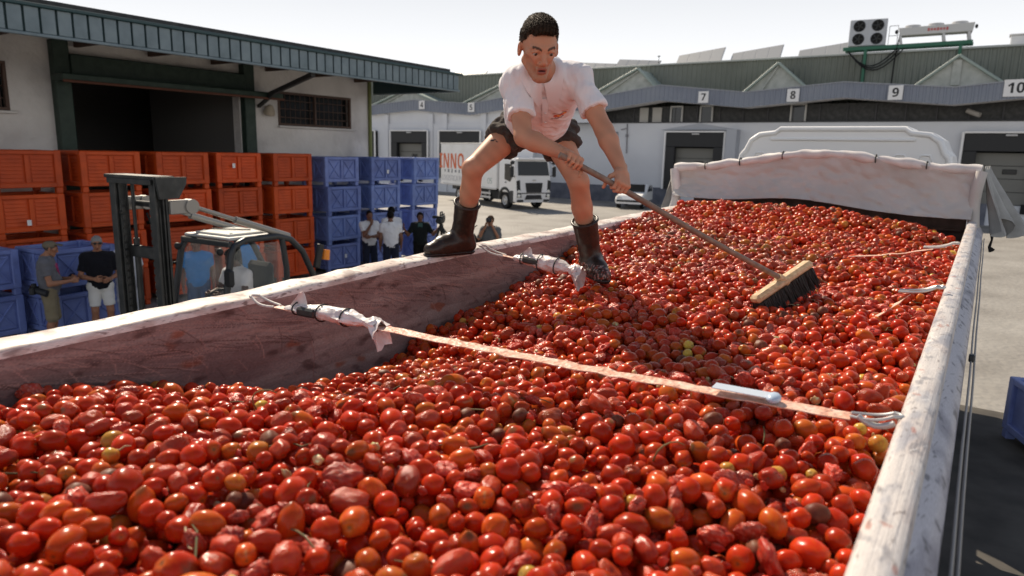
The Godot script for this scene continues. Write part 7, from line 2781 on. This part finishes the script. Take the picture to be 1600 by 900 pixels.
	J.elL = Vector3(0.34, 1.12, 0.1); J.wrL = Vector3(0.5, 1.32, 0.16); J.elR = Vector3(-0.32, 1.1, 0.08); J.wrR = Vector3(-0.42, 1.28, 0.24); J.hcL = 0.1; J.hcR = 0.2
	J.hdL = Vector3(0.35, 0.9, 0.1); J.hdR = Vector3(-0.2, 0.95, 0.1)
	figure(o, J, {"skin": dark, "shirt": Color(0.016, 0.02, 0.022), "legs": Color(0.012, 0.012, 0.015), "hair": Color(0.015, 0.011, 0.009), "hair_len": 0.014, "sleeve": 0.8})
	var sc := MB.new()
	sc.box(Vector3(0.0, 1.3, 0.115), Vector3(0.12, 0.25, 0.02), 0.008)
	part("scarf", sc, mat(lin(0.05, 0.12, 0.11), 0.8), o)
	# video camera on its tripod
	var t := thing("video_camera", "black video camera on a tripod at the end of the blue crates", "camera", Vector3(-11.75, 0, -13.8), 0.5)
	for k in 3:
		var an := TAU * k / 3 + 0.4
		var l := MB.new()
		l.tube([Vector3(cos(an) * 0.06, 1.3, sin(an) * 0.06), Vector3(cos(an) * 0.24, 0.7, sin(an) * 0.24), Vector3(cos(an) * 0.45, 0.0, sin(an) * 0.45)], [0.035, 0.028, 0.016], 8)
		part("tripod_leg", l, M.black, t)
	var hb := MB.new()
	hb.cyl(Vector3(0, 1.24, 0), Vector3(0, 1.42, 0), 0.07, 0.05, 12)
	hb.cyl(Vector3(0, 1.38, 0), Vector3(0.1, 1.12, -0.35), 0.015, -1, 8)
	part("tripod_head", hb, M.black, t)
	var vb := MB.new()
	vb.box(Vector3(0, 1.53, 0), Vector3(0.13, 0.2, 0.34), 0.03)
	vb.box(Vector3(0, 1.55, -0.22), Vector3(0.11, 0.16, 0.12), 0.02)
	part("camera_body", vb, M.black, t)
	var vl := MB.new()
	vl.cyl(Vector3(0, 1.53, 0.15), Vector3(0, 1.53, 0.36), 0.06, 0.075, 14)
	part("lens", vl, M.black, t)
	var vh := MB.new()
	vh.tube([Vector3(0, 1.64, 0.14), Vector3(0, 1.73, 0.1), Vector3(0, 1.73, -0.1), Vector3(0, 1.64, -0.15)], 0.018, 8)
	vh.cyl(Vector3(0.07, 1.68, -0.02), Vector3(0.07, 1.68, 0.3), 0.022, -1, 8)
	part("camera_handle", vh, M.black, t)
	var ve := MB.new()
	ve.box(Vector3(-0.14, 1.6, 0.06), Vector3(0.16, 0.07, 0.1), 0.015)
	part("viewfinder", ve, M.black, t)
	# photographer with bags in the sunny yard
	o = thing("person", "photographer in a grey shirt holding a camera to the face in the sunlit yard", "person", Vector3(-10.15, 0, -13.8), 0.45)
	J = stance(1.74)
	J.elR = Vector3(-0.27, 1.18, 0.12); J.wrR = Vector3(-0.1, 1.5, 0.17); J.elL = Vector3(0.25, 1.16, 0.12); J.wrL = Vector3(0.08, 1.5, 0.18); J.hcL = 1.0; J.hcR = 1.0
	J.hdL = Vector3(-0.2, 1, 0.2); J.hdR = Vector3(0.2, 1, 0.2)
	figure(o, J, {"skin": tan, "shirt": Color(0.13, 0.135, 0.14), "legs": Color(0.03, 0.032, 0.036), "hair": Color(0.1, 0.06, 0.035), "hair_len": 0.016, "sleeve": 1.0})
	var st := MB.new()
	for e: float in [-1.0, 1.0]:
		st.tube([Vector3(e * 0.13, 1.36, 0.13), Vector3(e * 0.14, 1.49, 0.0), Vector3(e * 0.14, 1.38, -0.14)], 0.02, 6)
	part("shoulder_strap", st, M.black, o)
	for s in [[Vector3(-10.55, 1.02, -13.55), "black shoulder bag hanging at the photographer's side in the yard"], [Vector3(-10.75, 0.98, -14.3), "second black bag hanging just behind the worker's boot"]]:
		var bg := thing("shoulder_bag", s[1], "bag", s[0], 0.4)
		var bm := MB.new()
		bm.ball(Vector3.ZERO, Vector3(0.17, 0.3, 0.12), 16)
		part("bag_body", bm, M.rubber, bg)
		var bs := MB.new()
		bs.tube([Vector3(-0.08, 0.24, 0), Vector3(0.02, 0.4, 0.0), Vector3(0.14, 0.48, 0.0)], 0.014, 6)
		part("strap", bs, M.rubber, bg)
	var fc := thing("camera", "small black camera raised to the face of the photographer in the yard", "camera", Vector3(-10.06, 1.66, -13.6), 0.45)
	var fb := MB.new()
	fb.box(Vector3.ZERO, Vector3(0.14, 0.1, 0.06), 0.015)
	part("camera_body", fb, M.black, fc)
	var fl := MB.new()
	fl.cyl(Vector3(0, 0, 0.02), Vector3(0, 0, 0.13), 0.04, -1, 12)
	part("lens", fl, M.black, fc)
